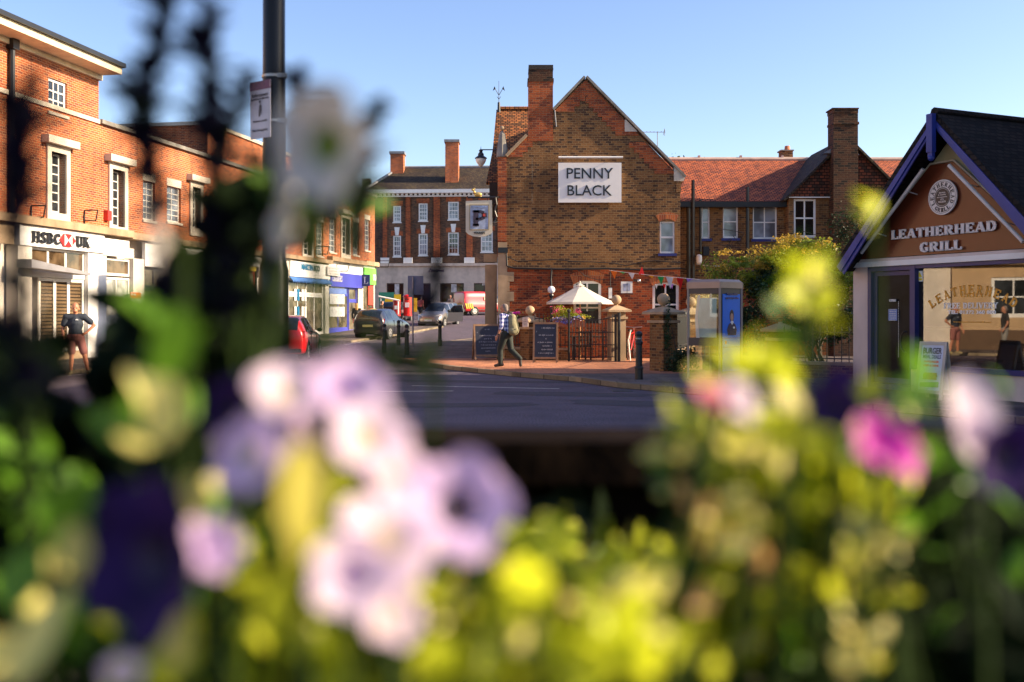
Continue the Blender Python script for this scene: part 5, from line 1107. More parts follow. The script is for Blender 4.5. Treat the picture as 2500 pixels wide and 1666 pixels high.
m = MB(); m.prism([dh + V((.03, 0, .97)), dh + dd * .4 + V((0.03, 0, 1.42)), dh + dd * .95 + V((.03, 0, 1.46)), dh + dd * 1.05 + V((.03, 0, .97))], (.01, 0, 0)); m.build('door_glass', CG, dor, local=True)
# dark car further left of it (rear quarter)
cb_, S_, hw = car('parked_car', 'dark saloon with a glowing red tail lamp left of the silver people carrier', 'car', st, paintm('charcoal_car_paint', (.02, .018, .02)), (-1.12, 1.2), .31, [(-1.3, -.62), (-.52, .42)], (.12, .98), (-1.84, -1.5), (-8.55, 73.5, gz(72)), R(80), seam=(-.57, .5))
for sd in (-1, 1): MB().prism([(-1.80, sd * .50, .78), (-1.74, sd * .79, .78), (-1.66, sd * .80, 1.0), (-1.76, sd * .58, 1.0)], (-.05, sd * .02, 0)).build('tail_light', TAIL, cb_, local=True)
# red delivery van
st3 = [(-2.3, .45, .78, .95, .72, 1.75), (-2.26, .35, .90, 1.0, .80, 1.88), (-2.0, .3, .95, 1.02, .82, 1.95), (-1.0, .28, .95, 1.02, .82, 1.97), (.3, .28, .95, 1.02, .82, 1.95), (.95, .28, .95, 1.02, .74, 1.80), (1.4, .28, .95, 1.02, .72, 1.38), (1.75, .28, .93, 1.0, .70, 1.12), (2.15, .3, .88, .84, .62, .95), (2.35, .35, .72, .6, .5, .7)]
RP = paintm('van_red_paint', (.60, .02, .025))
vn, S_, hw = car('delivery_van', 'red delivery van with yellow and red chevrons on its rear, parked before the bank', 'van', st3, RP, (-1.35, 1.5), .34, [(.45, 1.3)], (.75, 1.65), (-9, -8), (-2.55, 84.0, gz(83) + .0), R(36), seam=(.4,))
m = MB(); YV = mat('chevron_yellow', (.75, .5, .02), .4)
for k in range(5):
    for sd in (-1, 1):
        m.prism([(-2.31, sd * (.04 + k * .17), .55), (-2.31, sd * (.12 + k * .17), .55), (-2.31, sd * (max(0, .12 + k * .17 - .3)) , .98), (-2.31, sd * max(0, .04 + k * .17 - .3), .98)], (-.012, 0, 0))
m.build('chevrons', YV, vn, local=True)
m = MB()
for k in range(4): m.prism([(-2.15 + k * .2, -.957, .55), (-2.05 + k * .2, -.957, .55), (-2.2 + k * .2, -.957, .98), (-2.3 + k * .2, -.957, .98)], (0, -.008, 0))
m.build('side_chevrons', YV, vn, local=True)
m = MB(); m.box(-2.36, -2.28, -.9, .9, .32, .5); m.box(-1.0, 1.1, -.965, -.94, .42, .5); m.build('bumper', DPL, vn, local=True)
MB().box(-.4, .1, -.962, -.95, 1.25, 1.55).build('round_badge', mat('badge_gold', (.7, .55, .4), .5), vn, local=True)
for sd in (-1, 1): MB().box(-2.34, -2.28, min(sd * .78, sd * .9), max(sd * .78, sd * .9), 1.02, 1.4).build('tail_light', TAIL, vn, local=True)
# ============================================================ STREET FURNITURE
lampx = -1.385
lp = thing('lamp_post', 'tall black lamp post with wide base and a small white notice strapped to it', 'lamp post', P(674, 900, 5.8) * 1)
lp.location = (P(669, 0, 5.8).x, 5.8, 0)
lx = P(669, 0, 5.8).x; m = MB(); m.lathe((lx, 5.8, 0), [(.085, 0), (.085, 1.86), (.07, 1.92), (.066, 1.98), (.064, 2.5), (.062, 8)], 28)
m.build('post', mat('gloss_black_paint', (.006, .005, .004), .35, var=.3, vs=8, spec=.3), lp, smooth=True)
PX = Frame((lx - .075, 5.8), (.86, .51), (.51 * 1, -.86)); SF = Frame(P(636, 0, 5.76)[:2], (.80, -.60), (-.60, -.80))
np_ = [(612, 206), (660, 178), (662, 336), (616, 342)]
q = [SF.pt(*SF.at(*p)) for p in np_]
q = [SF.pt(SF.at(613, 0)[0], SF.at(613, 342)[1]), SF.pt(SF.at(661, 0)[0], SF.at(613, 342)[1]), SF.pt(SF.at(661, 0)[0], SF.at(613, 204)[1]), SF.pt(SF.at(613, 0)[0], SF.at(613, 204)[1])]
npl = MB().prism(q, SF.n * .004).build('notice', mat('notice_white', (.55, .50, .52), .5, var=.04), lp)
MB().prism([a - V((0, 0, .0)) for a in (q[3] - V((0, 0, .05)), q[2] - V((0, 0, .05)), q[2], q[3])], SF.n * .006).build('notice_band', mat('maroon_band', (.16, .04, .09), .5, var=.4, vs=30), npl)
NB = mat('notice_ink', (.05, .04, .05), .5); sc_ = (q[0] + q[1]) / 2; W_ = (q[1] - q[0]).length; H_ = (q[3] - q[0]).length
for t, f, ww, hh in (('Enforcement', .76, .8, .02), ('operation in this area', .69, .88, .018), ('Maximum penalty', .3, .7, .015), ('No Dropping', .14, .75, .018)):
    vs, fs = textmesh(t, .02); mb_ = MB(); place_text(mb_, vs, fs, sc_ + V((0, 0, H_ * f)) + SF.n * .005, SF.t, (0, 0, 1), SF.n, W_ * ww, hh, .0015); mb_.build('lettering', NB, npl)
m = MB(); c = sc_ + V((0, 0, H_ * .5)) + SF.n * .005
m.prism([c + SF.t * a + V((0, 0, b)) for a, b in ((-.012, -.04), (.0, -.04), (.004, .0), (.012, -.03), (.014, .02), (.004, .035), (-.008, .02))], SF.n * .0015)
m.tube(c + V((0, 0, .045)), c + V((0, 0, .045)) + SF.n * .0015, .009); m.build('pictogram', NB, npl)
for z in (2.98, 2.72): m = MB(); m.tube((lx, 5.8, z), (lx, 5.8, z + .015), .068, n=24); m.box(lx + .03, lx + .085, 5.74, 5.76, z - .006, z + .02); m.build('strap', mat('steel_band', (.4, .36, .33), .35, metal=.7), lp)
# bollards
def bollard(x, y, h=1.08):
    t = thing('bollard', '', 'bollard', (x, y, gz(y) + .11), 0, 'black iron bollards along the kerb'); k = h / 1.08
    m = MB(); m.lathe((0, 0, 0), [(.09 * 1, 0), (.09, .22 * k), (.1, .23 * k), (.1, .27 * k), (.078, .29 * k), (.072, .78 * k), (.088, .8 * k), (.088, .84 * k), (.07, .86 * k), (.068, .98 * k)], 16); m.build('shaft', BLACK, t, local=True, smooth=False)
    m = MB(); m.lathe((0, 0, 0), [(.068, .98 * k), (.082, .99 * k), (.08, 1.03 * k), (.05, 1.07 * k), (.01, 1.085 * k)], 16); m.build('cap', BLACK, t, local=True, smooth=True)
    m = MB(); m.tube((.045, -.06, .86 * k), (.045, -.06, .97 * k), .006); m.lathe((0, 0, .9 * k), [(.0705, 0), (.0705, .03)], 16); m.build('band', mat('worn_metal', (.25, .25, .26), .4, metal=.6), t, local=True)
    return t
def gxy(px, D): return P(px, 0, D).x
b0 = bollard(gxy(1560, 22.3), 22.3); b0['label'] = 'black bollard at the kerb in front of the large brick gate pier'
for px, D, lb in ((938, 36.4, 'thick black bollard nearest the parked black hatchback, left of its row'), (973, 42.5, 'black bollard half hidden in front of the black hatchback, second from left'), (993, 34.9, 'dark bollard at the kerb corner just left of the thin signpost'), (1074, 41.8, 'lone black bollard in front of the silver people carrier')):
    c = copy_tree(b0); c.location = (gxy(px, D), D, gz(D) + .11); c['label'] = lb
# thin street sign pole
sp = thing('street_signpost', 'thin grey signpost with small boxes on top standing by the bollards', 'signpost', (gxy(1008, 40), 40, .2))
m = MB(); m.tube((gxy(1008, 40), 40, .05), (gxy(1008, 40), 40, P(0, 676, 40).z), .035); m.build('pole', mat('grey_pole', (.28, .25, .26), .5), sp)
a, b = P(998, 706, 40), P(1008, 726, 40); m = MB(); m.box(a.x, b.x, 39.9, 39.95, b.z, a.z); m.build('sign_plate', LEAD, sp)
m = MB(); a, b = P(996, 674, 40.1), P(1034, 720, 40.1); m.box(a.x, b.x, 40.05, 40.08, b.z, a.z); m.build('sign_back', mat('sign_back_grey', (.16, .16, .24), .5), sp)
# pillar boxes, barriers near the bank
PBR = mat('postbox_red', (.55, .012, .01), .35, coat=.4)
def pillar(px0, px1, yt, yb, D, label):
    a, b = P(px0, yb, D), P(px1, yt, D); r = (b.x - a.x) / 2; c = V(((a.x + b.x) / 2, D, a.z)); h = b.z - a.z
    t = thing('pillar_box', label, 'post box', c, 0, 'red pillar boxes'); m = MB(); m.lathe((0, 0, 0), [(r, 0), (r, h * .06), (r * .93, h * .08), (r * .93, h * .86)], 20); m.build('drum', PBR, t, local=True)
    m = MB(); m.lathe((0, 0, 0), [(r * .94, h * .86), (r * 1.06, h * .88), (r * 1.06, h * .92), (r * .8, h * .97), (r * .2, h)], 20); m.build('cap', PBR, t, local=True)
    MB().box(-r * .5, r * .5, -r * 1.0, -r * .8, h * .76, h * .8).build('slot', DPL, t, local=True); MB().box(-r * .45, r * .45, -r * .97, -r * .8, h * .4, h * .62).build('collection_plate', BW, t, local=True)
pillar(984, 1006, 719, 772, 72, 'larger red pillar box beside the thin signpost'); pillar(959, 978, 731, 772, 71, 'smaller red pillar box left of the larger one')
def barrier(px0, px1, yt, yb, D, col, label, holes=True):
    a, b = P(px0, yb, D), P(px1, yt, D); t = thing('road_barrier', label, 'barrier', V(((a.x + b.x) / 2, D, a.z)), 0, 'roadwork barriers')
    m = MB(); m.box(a.x, b.x, D, D + .06, b.z - (b.z - a.z) * .45, b.z); m.build('board', col, t)
    m = MB(); n_ = 5
    for i in range(n_ + 1): x = a.x + (b.x - a.x - .06) * i / n_; m.box(x, x + .06, D + .07, D + .1, a.z, b.z - (b.z - a.z) * .4)
    m.box(a.x, b.x, D + .005, D + .05, a.z + .1, a.z + .2); m.build('bars', col, t)
barrier(925, 962, 714, 760, 76, mat('barrier_green', (.02, .2, .14), .5), 'green barrier panel behind the pillar boxes'); barrier(962, 978, 719, 765, 75, YV, 'narrow yellow barrier above the smaller pillar box'); barrier(940, 958, 730, 757, 73.5, YV, 'yellow barrier in front of the green panel'); barrier(1006, 1018, 728, 762, 73, YV, 'yellow barrier right of the larger pillar box')
rl_t = thing('handrail', 'white sloping handrail at the end of the parade', 'handrail', P(945, 745, 70)); MB().tube(P(924, 724, 70), P(975, 734, 70), .06).build('rail', BW, rl_t)
m = MB(); m.tube(P(930, 725, 70), P(930, 765, 70), .04); rl_t2 = m.build('post', BW, rl_t); MB().tube(P(972, 733, 70), P(972, 768, 70), .04).build('post', BW, rl_t)
# ============================================================ THE PUB YARD
PIERB = STOCK
def pier(x, y, wd, zt, rz, label, br, ball_r=.16, shaftm=None):
    t = thing('brick_pier', label, 'gate pier', (x, y, .1), R(rz), 'brick piers with stone ball finials'); h = wd / 2; zt -= .1
    MB().box(-h, h, -h, h, 0, zt - .22).build('shaft', br, t, local=True); MB().box(-h - .05, h + .05, -h - .05, h + .05, zt - .22, zt - .15).build('string_course', STONE, t, local=True); MB().box(-h + .005, h - .005, -h + .005, h - .005, zt - .15, zt).build('neck', br, t, local=True)
    c = h + .14; m = MB(); m.hexa([(-c, -c, zt), (c, -c, zt), (c, c, zt), (-c, c, zt), (-c, -c, zt + .06), (c, -c, zt + .06), (c, c, zt + .06), (-c, c, zt + .06)])
    m.add([(-c, -c, zt + .06), (c, -c, zt + .06), (c, c, zt + .06), (-c, c, zt + .06), (-.07, -.07, zt + .2), (.07, -.07, zt + .2), (.07, .07, zt + .2), (-.07, .07, zt + .2)], [(0, 1, 5, 4), (1, 2, 6, 5), (2, 3, 7, 6), (3, 0, 4, 7), (4, 5, 6, 7)])
    cp = m.build('cap', STONE, t, local=True); m = MB(); m.lathe((0, 0, zt + .19), [(.08, 0), (.05, .02), (.055, .05)], 12); m.ball((0, 0, zt + .22 + ball_r), ball_r, 20); m.build('ball_finial', STONE, cp, local=True, smooth=True)
    return t
pier(gxy(1294, 31.4), 31.4, .44, P(0, 795 - 8, 31.4).z + .0, 38, 'brick pier with ball finial left of the umbrella, pale notice on its face', STOCK, .15)
pier(gxy(1505, 30.9), 30.9, .46, P(0, 762, 30.9).z, 12, 'gate pier with ball finial right of the umbrella beside the iron gate', STONE, .155)
pier(gxy(1620, 25.6), 25.6, .5, P(0, 768, 25.6).z, 36, 'large nearest brick pier with ball finial left of the telephone kiosk', STOCK, .165)
pier(gxy(1687, 30), 30, .46, P(0, 768, 30).z, 30, 'brick pier with ball finial partly hidden behind the telephone kiosk', STOCK, .155)
pier(gxy(1905, 24.6), 24.6, .42, P(0, 810, 24.6).z, 20, 'low brick pier among the climbing shrub right of the kiosk', DARKB, .01)
nt_ = thing('wall_notice', 'small pale notice fixed on the left brick pier', 'notice', P(1283, 787, 31.0)); NF = Frame(P(1283, 0, 30.98)[:2], (math.cos(R(-30)), math.sin(R(-30)))); 
s_, z_ = NF.at(1283, 787); fb(MB(), NF, s_ - .1, s_ + .1, z_ - .15, z_ + .15, 0, .02).build('board', mat('notice_pink', (.62, .52, .45), .5), nt_)
scribble(nt_, NF.pt(s_, z_, .021), NF.t, (0, 0, 1), NF.n, .15, .22, [(.35, .65), (.1, .9), (.1, .9), (.1, .9)], mat('notice_grey', (.3, .25, .22), .6), random.Random(9))
def lowwall(p, q, zt, label, m_=STOCK, rail=None, rz_=None, gap=.12):
    p, q = V(p), V(q); t = thing('low_wall', label, 'wall', (p + q) / 2); d = (q - p).normalized(); n_ = V((-d.y, d.x, 0)) * .11
    Z = V((0, 0, 1)); m = MB(); m.hexa([p - n_, q - n_, q + n_, p + n_] + [a + Z * (zt - .07 - p.z) for a in (p - n_, q - n_, q + n_, p + n_)]); m.build('brickwork', m_, t)
    n2 = n_ * 1.35; m = MB(); m.hexa([a + Z * (zt - .07 - p.z) for a in (p - n2, q - n2, q + n2, p + n2)] + [a + Z * (zt - p.z) for a in (p - n2, q - n2, q + n2, p + n2)]); m.build('coping', STONE, t)
    if rail:
        rt = thing('iron_railing', label.replace('low', 'black iron railing on the low').replace('wall', 'wall', 1), 'railing', (p + q) / 2); k = int((q - p).length / gap)
        for i in range(k + 1):
            c = p + (q - p) * (i / k); c.z = 0; m = MB(); m.tube(c + Z * zt, c + Z * (rail + .06), .011, n=6); m.tube(c + Z * (rail + .06), c + Z * (rail + .16), .018, .002, n=6); m.build('bar', BLACK, rt)
        m = MB(); a, b = p.copy(), q.copy(); a.z = b.z = 0
        for z in (zt + .08, rail): m.tube(a + Z * z, b + Z * z, .014, n=6)
        m.build('rail', BLACK, rt)
lowwall((gxy(1306, 31.1), 31.1, .1), (gxy(1390, 31.0), 31.0, .1), .50, 'low brick wall between left pier and gate', rail=1.42)
lowwall((gxy(1238, 32.2), 32.2, .1), (gxy(1279, 31.6), 31.6, .1), .50, 'low brick wall from the pub corner to left pier', rail=1.35)
lowwall((gxy(1645, 25.9), 25.9, .1), (gxy(1684, 29.6), 29.6, .1), .62, 'low brick wall behind the large near pier', rail=1.5)
lowwall((gxy(1915, 23.4), 23.4, .1), (gxy(2110, 22.2), 22.2, .1), .48, 'low brick wall under the shrub beside the grill', rail=1.15, gap=.16)
lowwall((gxy(1720, 25.8), 25.8, .1), (gxy(1890, 24.6), 24.6, .1), .48, 'low brick wall behind the telephone kiosk', rail=1.15, gap=.16)
# gate
gt = thing('iron_gate', 'tall wrought iron gate of thin bars with curled top beside the umbrella', 'gate', P(1445, 890, 30.3)); gD = 30.3
a, b = P(1389, 888, gD), P(1503, 888, gD); a.z = b.z = .14
def gp(f, z): return V((a.x + (b.x - a.x) * f, gD - .0, z))
m = MB(); m.tube(gp(0, .1), gp(0, 1.6), .035, n=8); m.ball(gp(0, 1.65), .06, 10); m.build('gate_post', BLACK, gt); MB().tube(gp(1, .1), gp(1, 1.55), .04).build('gate_post', BLACK, gt)
for i in range(1, 14): f = i / 14; MB().tube(gp(f, .25), gp(f, 1.38 + .12 * abs(2 * f - 1) ** 1.5), .011, n=6).build('bar', BLACK, gt)
m = MB()
for z in (.25, 1.0, .62): m.tube(gp(0, z), gp(1, z), .014, n=6)
m.path([gp(i / 12, 1.36 + .13 * abs(2 * i / 12 - 1) ** 1.5) for i in range(13)], .014); m.build('rail', BLACK, gt)
m = MB(); GR = mat('worn_metal', (.25, .25, .26))
m.tube(gp(1.07, .1), gp(1.07, 1.6), .05); m.build('hinge_post', BLACK, gt)
# umbrella
uc = P(1416, 0, 31.9); uc.z = .1; um = thing('parasol', 'large cream canvas parasol with wooden pole over the pub table', 'parasol', uc)
zt, zr_ = P(0, 694, 31.9).z, P(0, 738, 31.9).z; rad = 84 / 76.2; m = MB(); n_ = 8; ring = []
CAN = mat('cream_canvas', (.82, .76, .66), .85, var=.03, trans=.25)
def ur(i, f): a = 2 * math.pi * (i + .5 + .15) / n_; return uc + V((math.cos(a) * rad * f, math.sin(a) * rad * f, 0))
for i in range(n_):
    for k in range(5):
        f0, f1 = .06 + .94 * k / 5, .06 + .94 * (k + 1) / 5
        def up_(i_, f): p = ur(i_, f); p.z = zt - (zt - zr_) * f + (-.03 * math.sin(math.pi * f)); return p
        A, B_, C_, D2 = up_(i, f0), up_(i + 1, f0), up_(i + 1, f1), up_(i, f1); m.quad(A, B_, C_, D2)
    A, B_ = up_(i, 1), up_(i + 1, 1); m.quad(A, B_, B_ - V((0, 0, .07)), A - V((0, 0, .07)))
m.build('canopy', CAN, um); WOOD = mat('varnished_wood', (.45, .2, .07), .4, var=.2, vs=14)
MB().tube(uc, V((uc.x, uc.y, zt)), .025).build('pole', WOOD, um)
m = MB(); m.lathe((uc.x, uc.y, zt - .03), [(.16, -.03), (.06, .03), (.02, .05), (.035, .09), (.005, .13)], 10); m.build('finial', CAN, um)
for i in range(n_): MB().tube(V((uc.x, uc.y, zr_ - .0)), ur(i, .75) + V((0, 0, zt - (zt - zr_) * .78 - .1 - .1)), .01).build('rib', WOOD, um)
# table and chairs in the yard
DW = mat('brown_furniture', (.11, .05, .025), .5, var=.25, vs=10)
tbx = P(1455, 0, 31.5); t = thing('pub_table', 'brown slatted wooden table under the parasol behind the gate', 'table', (tbx.x, 31.6, .1)); x = tbx.x
m = MB()
for i in range(6): m.box(x - .8, x + .8, 31.2 + i * .13, 31.31 + i * .13, .82, .86)
m.build('table_top', DW, t)
for dx in (-.7, .7):
    for dy in (31.25, 31.85): MB().box(x + dx - .035, x + dx + .035, dy, dy + .07, .1, .82).build('leg', DW, t)
def chair(x, y, rz, label):
    c = thing('pub_chair', label, 'chair', (x, y, .1), R(rz), 'wooden chairs round the pub table'); MB().box(-.22, .22, -.22, .22, .42, .46).build('seat', DW, c, local=True)
    m = MB(); m.box(-.22, .22, .19, .22, .86, .92); m.box(-.22, .22, .19, .22, .62, .66)
    for i in range(5): m.box(-.18 + i * .085, -.15 + i * .085, .195, .215, .46, .86)
    m.build('backrest', DW, c, local=True)
    for sx in (-1, 1):
        for sy in (-1, 1): MB().box(sx * .2 - .02, sx * .2 + .02, sy * .2 - .02, sy * .2 + .02, 0, .86 if sy > 0 else .42).build('leg', DW, c, local=True)
    return c
c0 = chair(x - .45, 31.25, 200, 'left wooden chair at the table behind the gate'); c1 = copy_tree(c0); c1.location.x += .85; c1.rotation_euler.z = R(170); c1['label'] = 'right wooden chair at the table behind the gate'
# A boards
FRM = mat('board_frame_wood', (.22, .12, .06), .6, var=.25, vs=12); BB = mat('blackboard', (.012, .013, .028), .5, var=.3); CHK = mat('chalk', (.30, .30, .34), .8)
def aboard(px, D, w_, h, rz, label, face, group='A boards on the pavement', rows=None, frm=FRM, z0=.11, lean=.2):
    t = thing('pavement_sign', label, 'A board', (gxy(px, D), D, z0), R(rz), group)
    for sg in (-1, 1):
        u, v, n_ = V((1, 0, 0)), V((0, -sg * -lean * 0, 1)), V((0, sg, 0))
        top = V((0, 0, h)); bot = V((0, sg * h * lean, 0)); v = (top - bot).normalized(); n_ = u.cross(v) * (-sg if True else 1); n_ = V((0, v.z * sg, -v.y * sg)).normalized()
        if n_.z < 0: n_ = -n_
        L_ = (top - bot).length
        def q(a, b, c): return bot + u * a + v * b + n_ * c
        def bx(mb, a0, a1, b0, b1, c0, c1): return mb.hexa([q(a0, b0, c0), q(a1, b0, c0), q(a1, b1, c0), q(a0, b1, c0), q(a0, b0, c1), q(a1, b0, c1), q(a1, b1, c1), q(a0, b1, c1)])
        m = MB(); hw_ = w_ / 2
        bx(m, -hw_, -hw_ + .05, 0, L_, -.02, .02); bx(m, hw_ - .05, hw_, 0, L_, -.02, .02); bx(m, -hw_ + .05, hw_ - .05, L_ - .06, L_, -.018, .018); bx(m, -hw_ + .05, hw_ - .05, .12, .17, -.018, .018)
        fo = m.build('frame', frm, t, local=True); m = MB(); bx(m, -hw_ + .05, hw_ - .05, .17, L_ - .06, -.008, .008); p = m.build('board', face, t, local=True)
        if sg == -1:
            t['_'] = 0; del t['_']; info = (q(0, (.17 + L_ - .06) / 2, .01), u, v, n_, w_ - .14, L_ - .28, p)
    m = MB(); m.tube((-w_ / 2 - .01, -h * lean * .6, h * .42), (-w_ / 2 - .01, h * lean * .6, h * .42), .008); m.build('stay', frm, t, local=True)
    return t, info
def writing(info, rows, m_=CHK, seed=1, hscale=1.0):
    o, u, v, n_, w_, h, p = info; b = scribble(None, o, u, v, n_, w_ * .95, h * .92, rows, m_, random.Random(seed)); b.parent = p
t, i_ = aboard(1188, 31.5, .86, 1.12, 14, 'dark chalkboard A board left of the walking man, against the porch column', BB); writing(i_, [(.4, .6), (.02, .05), (.15, .9), (.35, .7), (.1, .95), (.2, .9), (.2, .85), (.4, .6)], seed=2)
t, i_ = aboard(1332, 29.8, .74, 1.2, -6, 'chalkboard A board with a pale corner, before the low wall under the parasol', BB); writing(i_, [(.3, .95), (.02, .04), (.15, .9), (.5, .6), (.1, .85), (.35, .8), (.3, .9), (.15, .9)], seed=3)
BG = mat('burger_poster', (.50, .52, .62), .5, var=.12)
t, i_ = aboard(2280, 17.3, .50, 1.0, -52, 'silver framed A board poster for burger meal deals outside the grill', BG, frm=mat('silver_frame', (.42, .36, .3), .4), z0=.1)
o, u, v, n_, w_, h, p = i_
for tx, f, ww, hh, mm in (('BURGER', .40, .95, .11, NB), ('MEAL DEALS', .26, .9, .07, NAVY), ('1/4 POUNDER', .14, .75, .04, REDS), ('CHIPS & DRINK', .05, .8, .04, REDS)):
    vs, fs = serif(tx, .26, .13) if tx in ('BURGER',) and False else textmesh(tx, .03); mb_ = MB(); place_text(mb_, vs, fs, o + v * (h * f), u, v, n_, w_ * ww, hh, .002); tt = mb_.build('lettering', mm, None); tt.parent = p
m = MB()
for r0, yy, th in ((.13, -.16, .05), (.14, -.2, .025), (.13, -.25, .05)): m.prism([o + u * (r0 * a) + v * (h * 1.0 * yy + th * b) + n_ * .001 for a, b in ((-1, -.5), (1, -.5), (.9, .6), (-.9, .6))], n_ * .004)
tt = m.build('burger_picture', mat('burger_brown', (.35, .15, .04), .5, var=.4, vs=12), None); tt.parent = p
m = MB(); m.prism([o + u * a + v * b + n_ * .001 for a, b in ((-.17, -.46 * h), (.17, -.46 * h), (.17, -.33 * h), (-.17, -.36 * h))], n_ * .002); tt = m.build('salad_picture', mat('salad_green', (.1, .35, .03), .5, var=.4, vs=15), None); tt.parent = p
# bicycle leaning in the gateway
bk = thing('bicycle', 'red bicycle leaning against the pub wall behind the bollard', 'bicycle', (gxy(1542, 31.8), 31.8, .1), R(72))
def wheel(cx):
    m = MB(); n_ = 24
    for i in range(n_): a, b = 2 * math.pi * i / n_, 2 * math.pi * (i + 1) / n_; m.tube((cx + .33 * math.cos(a), 0, .34 + .33 * math.sin(a)), (cx + .33 * math.cos(b), 0, .34 + .33 * math.sin(b)), .02, n=6)
    w_ = m.build('wheel', TYRE, bk, local=True); m = MB()
    for i in range(10): a = math.pi * i / 5; m.tube((cx, 0, .34), (cx + .32 * math.cos(a), 0, .34 + .32 * math.sin(a)), .003, n=4)
    m.build('spokes', RIM, w_, local=True)
wheel(-.5); wheel(.52); m = MB()
for a, b in (((-.5, 0, .34), (-.1, 0, .32)), ((-.5, 0, .34), (-.22, 0, .82)), ((-.1, 0, .32), (-.24, 0, .9)), ((-.1, 0, .32), (.38, 0, .78)), ((-.22, 0, .82), (.36, 0, .86)), ((.34, 0, .95), (.52, 0, .34))): m.tube(a, b, .02)
m.build('frame', mat('bicycle_red', (.55, .02, .02), .3, coat=.5), bk, local=True); MB().ball((-.26, 0, .94), .09, 10, (1.4, .8, .4)).build('saddle', BLACK, bk, local=True, smooth=True); MB().path([(.34, 0, .95), (.32, 0, 1.02), (.34, -.28, 1.04)], .014).path([(.32, 0, 1.02), (.34, .28, 1.04)], .014).build('handlebar', RIM, bk, local=True)
lpn = thing('leaning_pole', 'thin white pole leaning beside the bicycle', 'pole', (gxy(1538, 31), 31, .1)); MB().path([P(1539, 882, 31), P(1534, 830, 31), P(1540, 806, 31)], .02).build('pole', BW, lpn)
# bunting
bn = thing('bunting', 'string of coloured triangular bunting flags from the pub wall to the kiosk', 'bunting', P(1600, 675, 27)); seq = [(1487, 660, 32.2), (1535, 666, 30.5), (1600, 674, 28), (1690, 681, 24.5), (1745, 687, 22.3)]
m = MB(); m.path([P(*s) for s in seq], .006); m.build('string', BW, bn)
cols = {'orange': (.75, .2, .02), 'green': (.03, .45, .15), 'white': (.75, .75, .8), 'red': (.7, .02, .02), 'yellow': (.75, .45, .05), 'lilac': (.5, .3, .75), 'blue': (.08, .1, .6)}
def strp(x):
    for a, b in zip(seq, seq[1:]):
        if a[0] <= x <= b[0]: f = (x - a[0]) / (b[0] - a[0]); return a[1] + (b[1] - a[1]) * f, a[2] + (b[2] - a[2]) * f
for x, c, wd, ht, up2 in ((1499, 'orange', 14, 17, 0), (1520, 'green', 15, 4, 0), (1542, 'white', 14, 13, 0), (1566, 'red', 13, -16, 0), (1590, 'yellow', 14, 6, 0), (1613, 'green', 15, 18, 0), (1635, 'white', 16, 24, 0), (1660, 'red', 16, 24, 0), (1684, 'lilac', 15, 22, 0), (1712, 'yellow', 15, 9, 0), (1733, 'blue', 14, 5, 0), (1602, 'white', 7, 10, 1), (1622, 'red', 7, 10, 1), (1640, 'lilac', 7, 10, 1)):
    if up2:
        D = 32.3; y = 694; 
    else: y, D = strp(x)
    ht *= 1.2; wd *= 1.12
    q = [P(x - wd / 2, y, D), P(x + wd / 2, y + (.6 if not up2 else 0), D - .01), P(x + wd * .1, y + ht, D + .05)]
    MB().prism(q, (0, .004, 0)).build('flag', mat(c + '_cloth', cols[c], .8, var=.05, trans=.4), bn)
# telephone kiosk
KD = 22.0; kc = V((gxy(1757, KD), KD, .1)); kx = thing('telephone_kiosk', 'glazed telephone kiosk with silver frame and a blue poster on its side', 'phone box', kc, 0)
dl = V((-.70, .71, 0)).normalized(); dr_ = V((.72, .69, 0)).normalized(); wl2, wr2 = .84, .86; zk = P(0, 688, KD).z; SIL = mat('kiosk_frame', (.36, .26, .21), .45, metal=.2, var=.08); DG = mat('kiosk_grey', (.06, .05, .05), .5)
c4 = [kc, kc + dr_ * wr2, kc + dr_ * wr2 + dl * wl2, kc + dl * wl2]
for c in c4: a = V((c.x, c.y, .1)); MB().hexa([a + V((i * .022, j * .022, 0)) for i, j in ((-1, -1), (1, -1), (1, 1), (-1, 1))] + [a + V((i * .022, j * .022, zk - .1)) for i, j in ((-1, -1), (1, -1), (1, 1), (-1, 1))]).build('corner_post', SIL, kx)
cen = (c4[0] + c4[2]) / 2
def inset(f, z): return [V((cen.x + (c.x - cen.x) * f, cen.y + (c.y - cen.y) * f, z)) for c in c4]
m = MB(); m.hexa(inset(1.06, zk - .14) + inset(1.06, zk)); m.hexa(inset(1.02, zk) + inset(.9, zk + .06)); m.build('roof', SIL, kx)
KG = clearglass('kiosk_glass', (.88, .9, .88), .05)
def side(a, b, lst):
    d = (b - a).normalized(); L_ = (b - a).length; f = Frame(a[:2], d[:2], (d.y, -d.x)); f.L = L_; return f
fl_ = side(c4[3], c4[0], 0); fr2 = side(c4[0], c4[1], 0); fb1 = side(c4[1], c4[2], 0); fb2 = side(c4[2], c4[3], 0)
for f in (fl_, fb1, fb2):
    fb(MB(), f, .05, f.L - .05, .95 + .1, zk - .2, -.01, .0).build('glass_pane', KG, kx); fb(MB(), f, .05, f.L - .05, .15, .85, -.01, .0).build('glass_pane', KG, kx); [fb(MB(), f, .03, f.L - .03, a_, b_, -.02, c_).build('cross_rail', DG, kx) for a_, b_, c_ in ((.86, 1.04, .02), (zk - .26, zk - .14, .01), (.1, .16, .02))]
fb(MB(), fr2, .03, fr2.L - .03, .1, zk - .14, -.03, .0).build('door_panel', DG, kx)
CY2 = mat('advert_blue', (.004, .17, .78), .45, var=.1, vs=1.5, spec=.2)
adv = fb(MB(), fr2, .1, fr2.L - .08, .3, zk - .27, .002, .012).build('advert', CY2, kx); s_ = fr2.L / 2 + .02
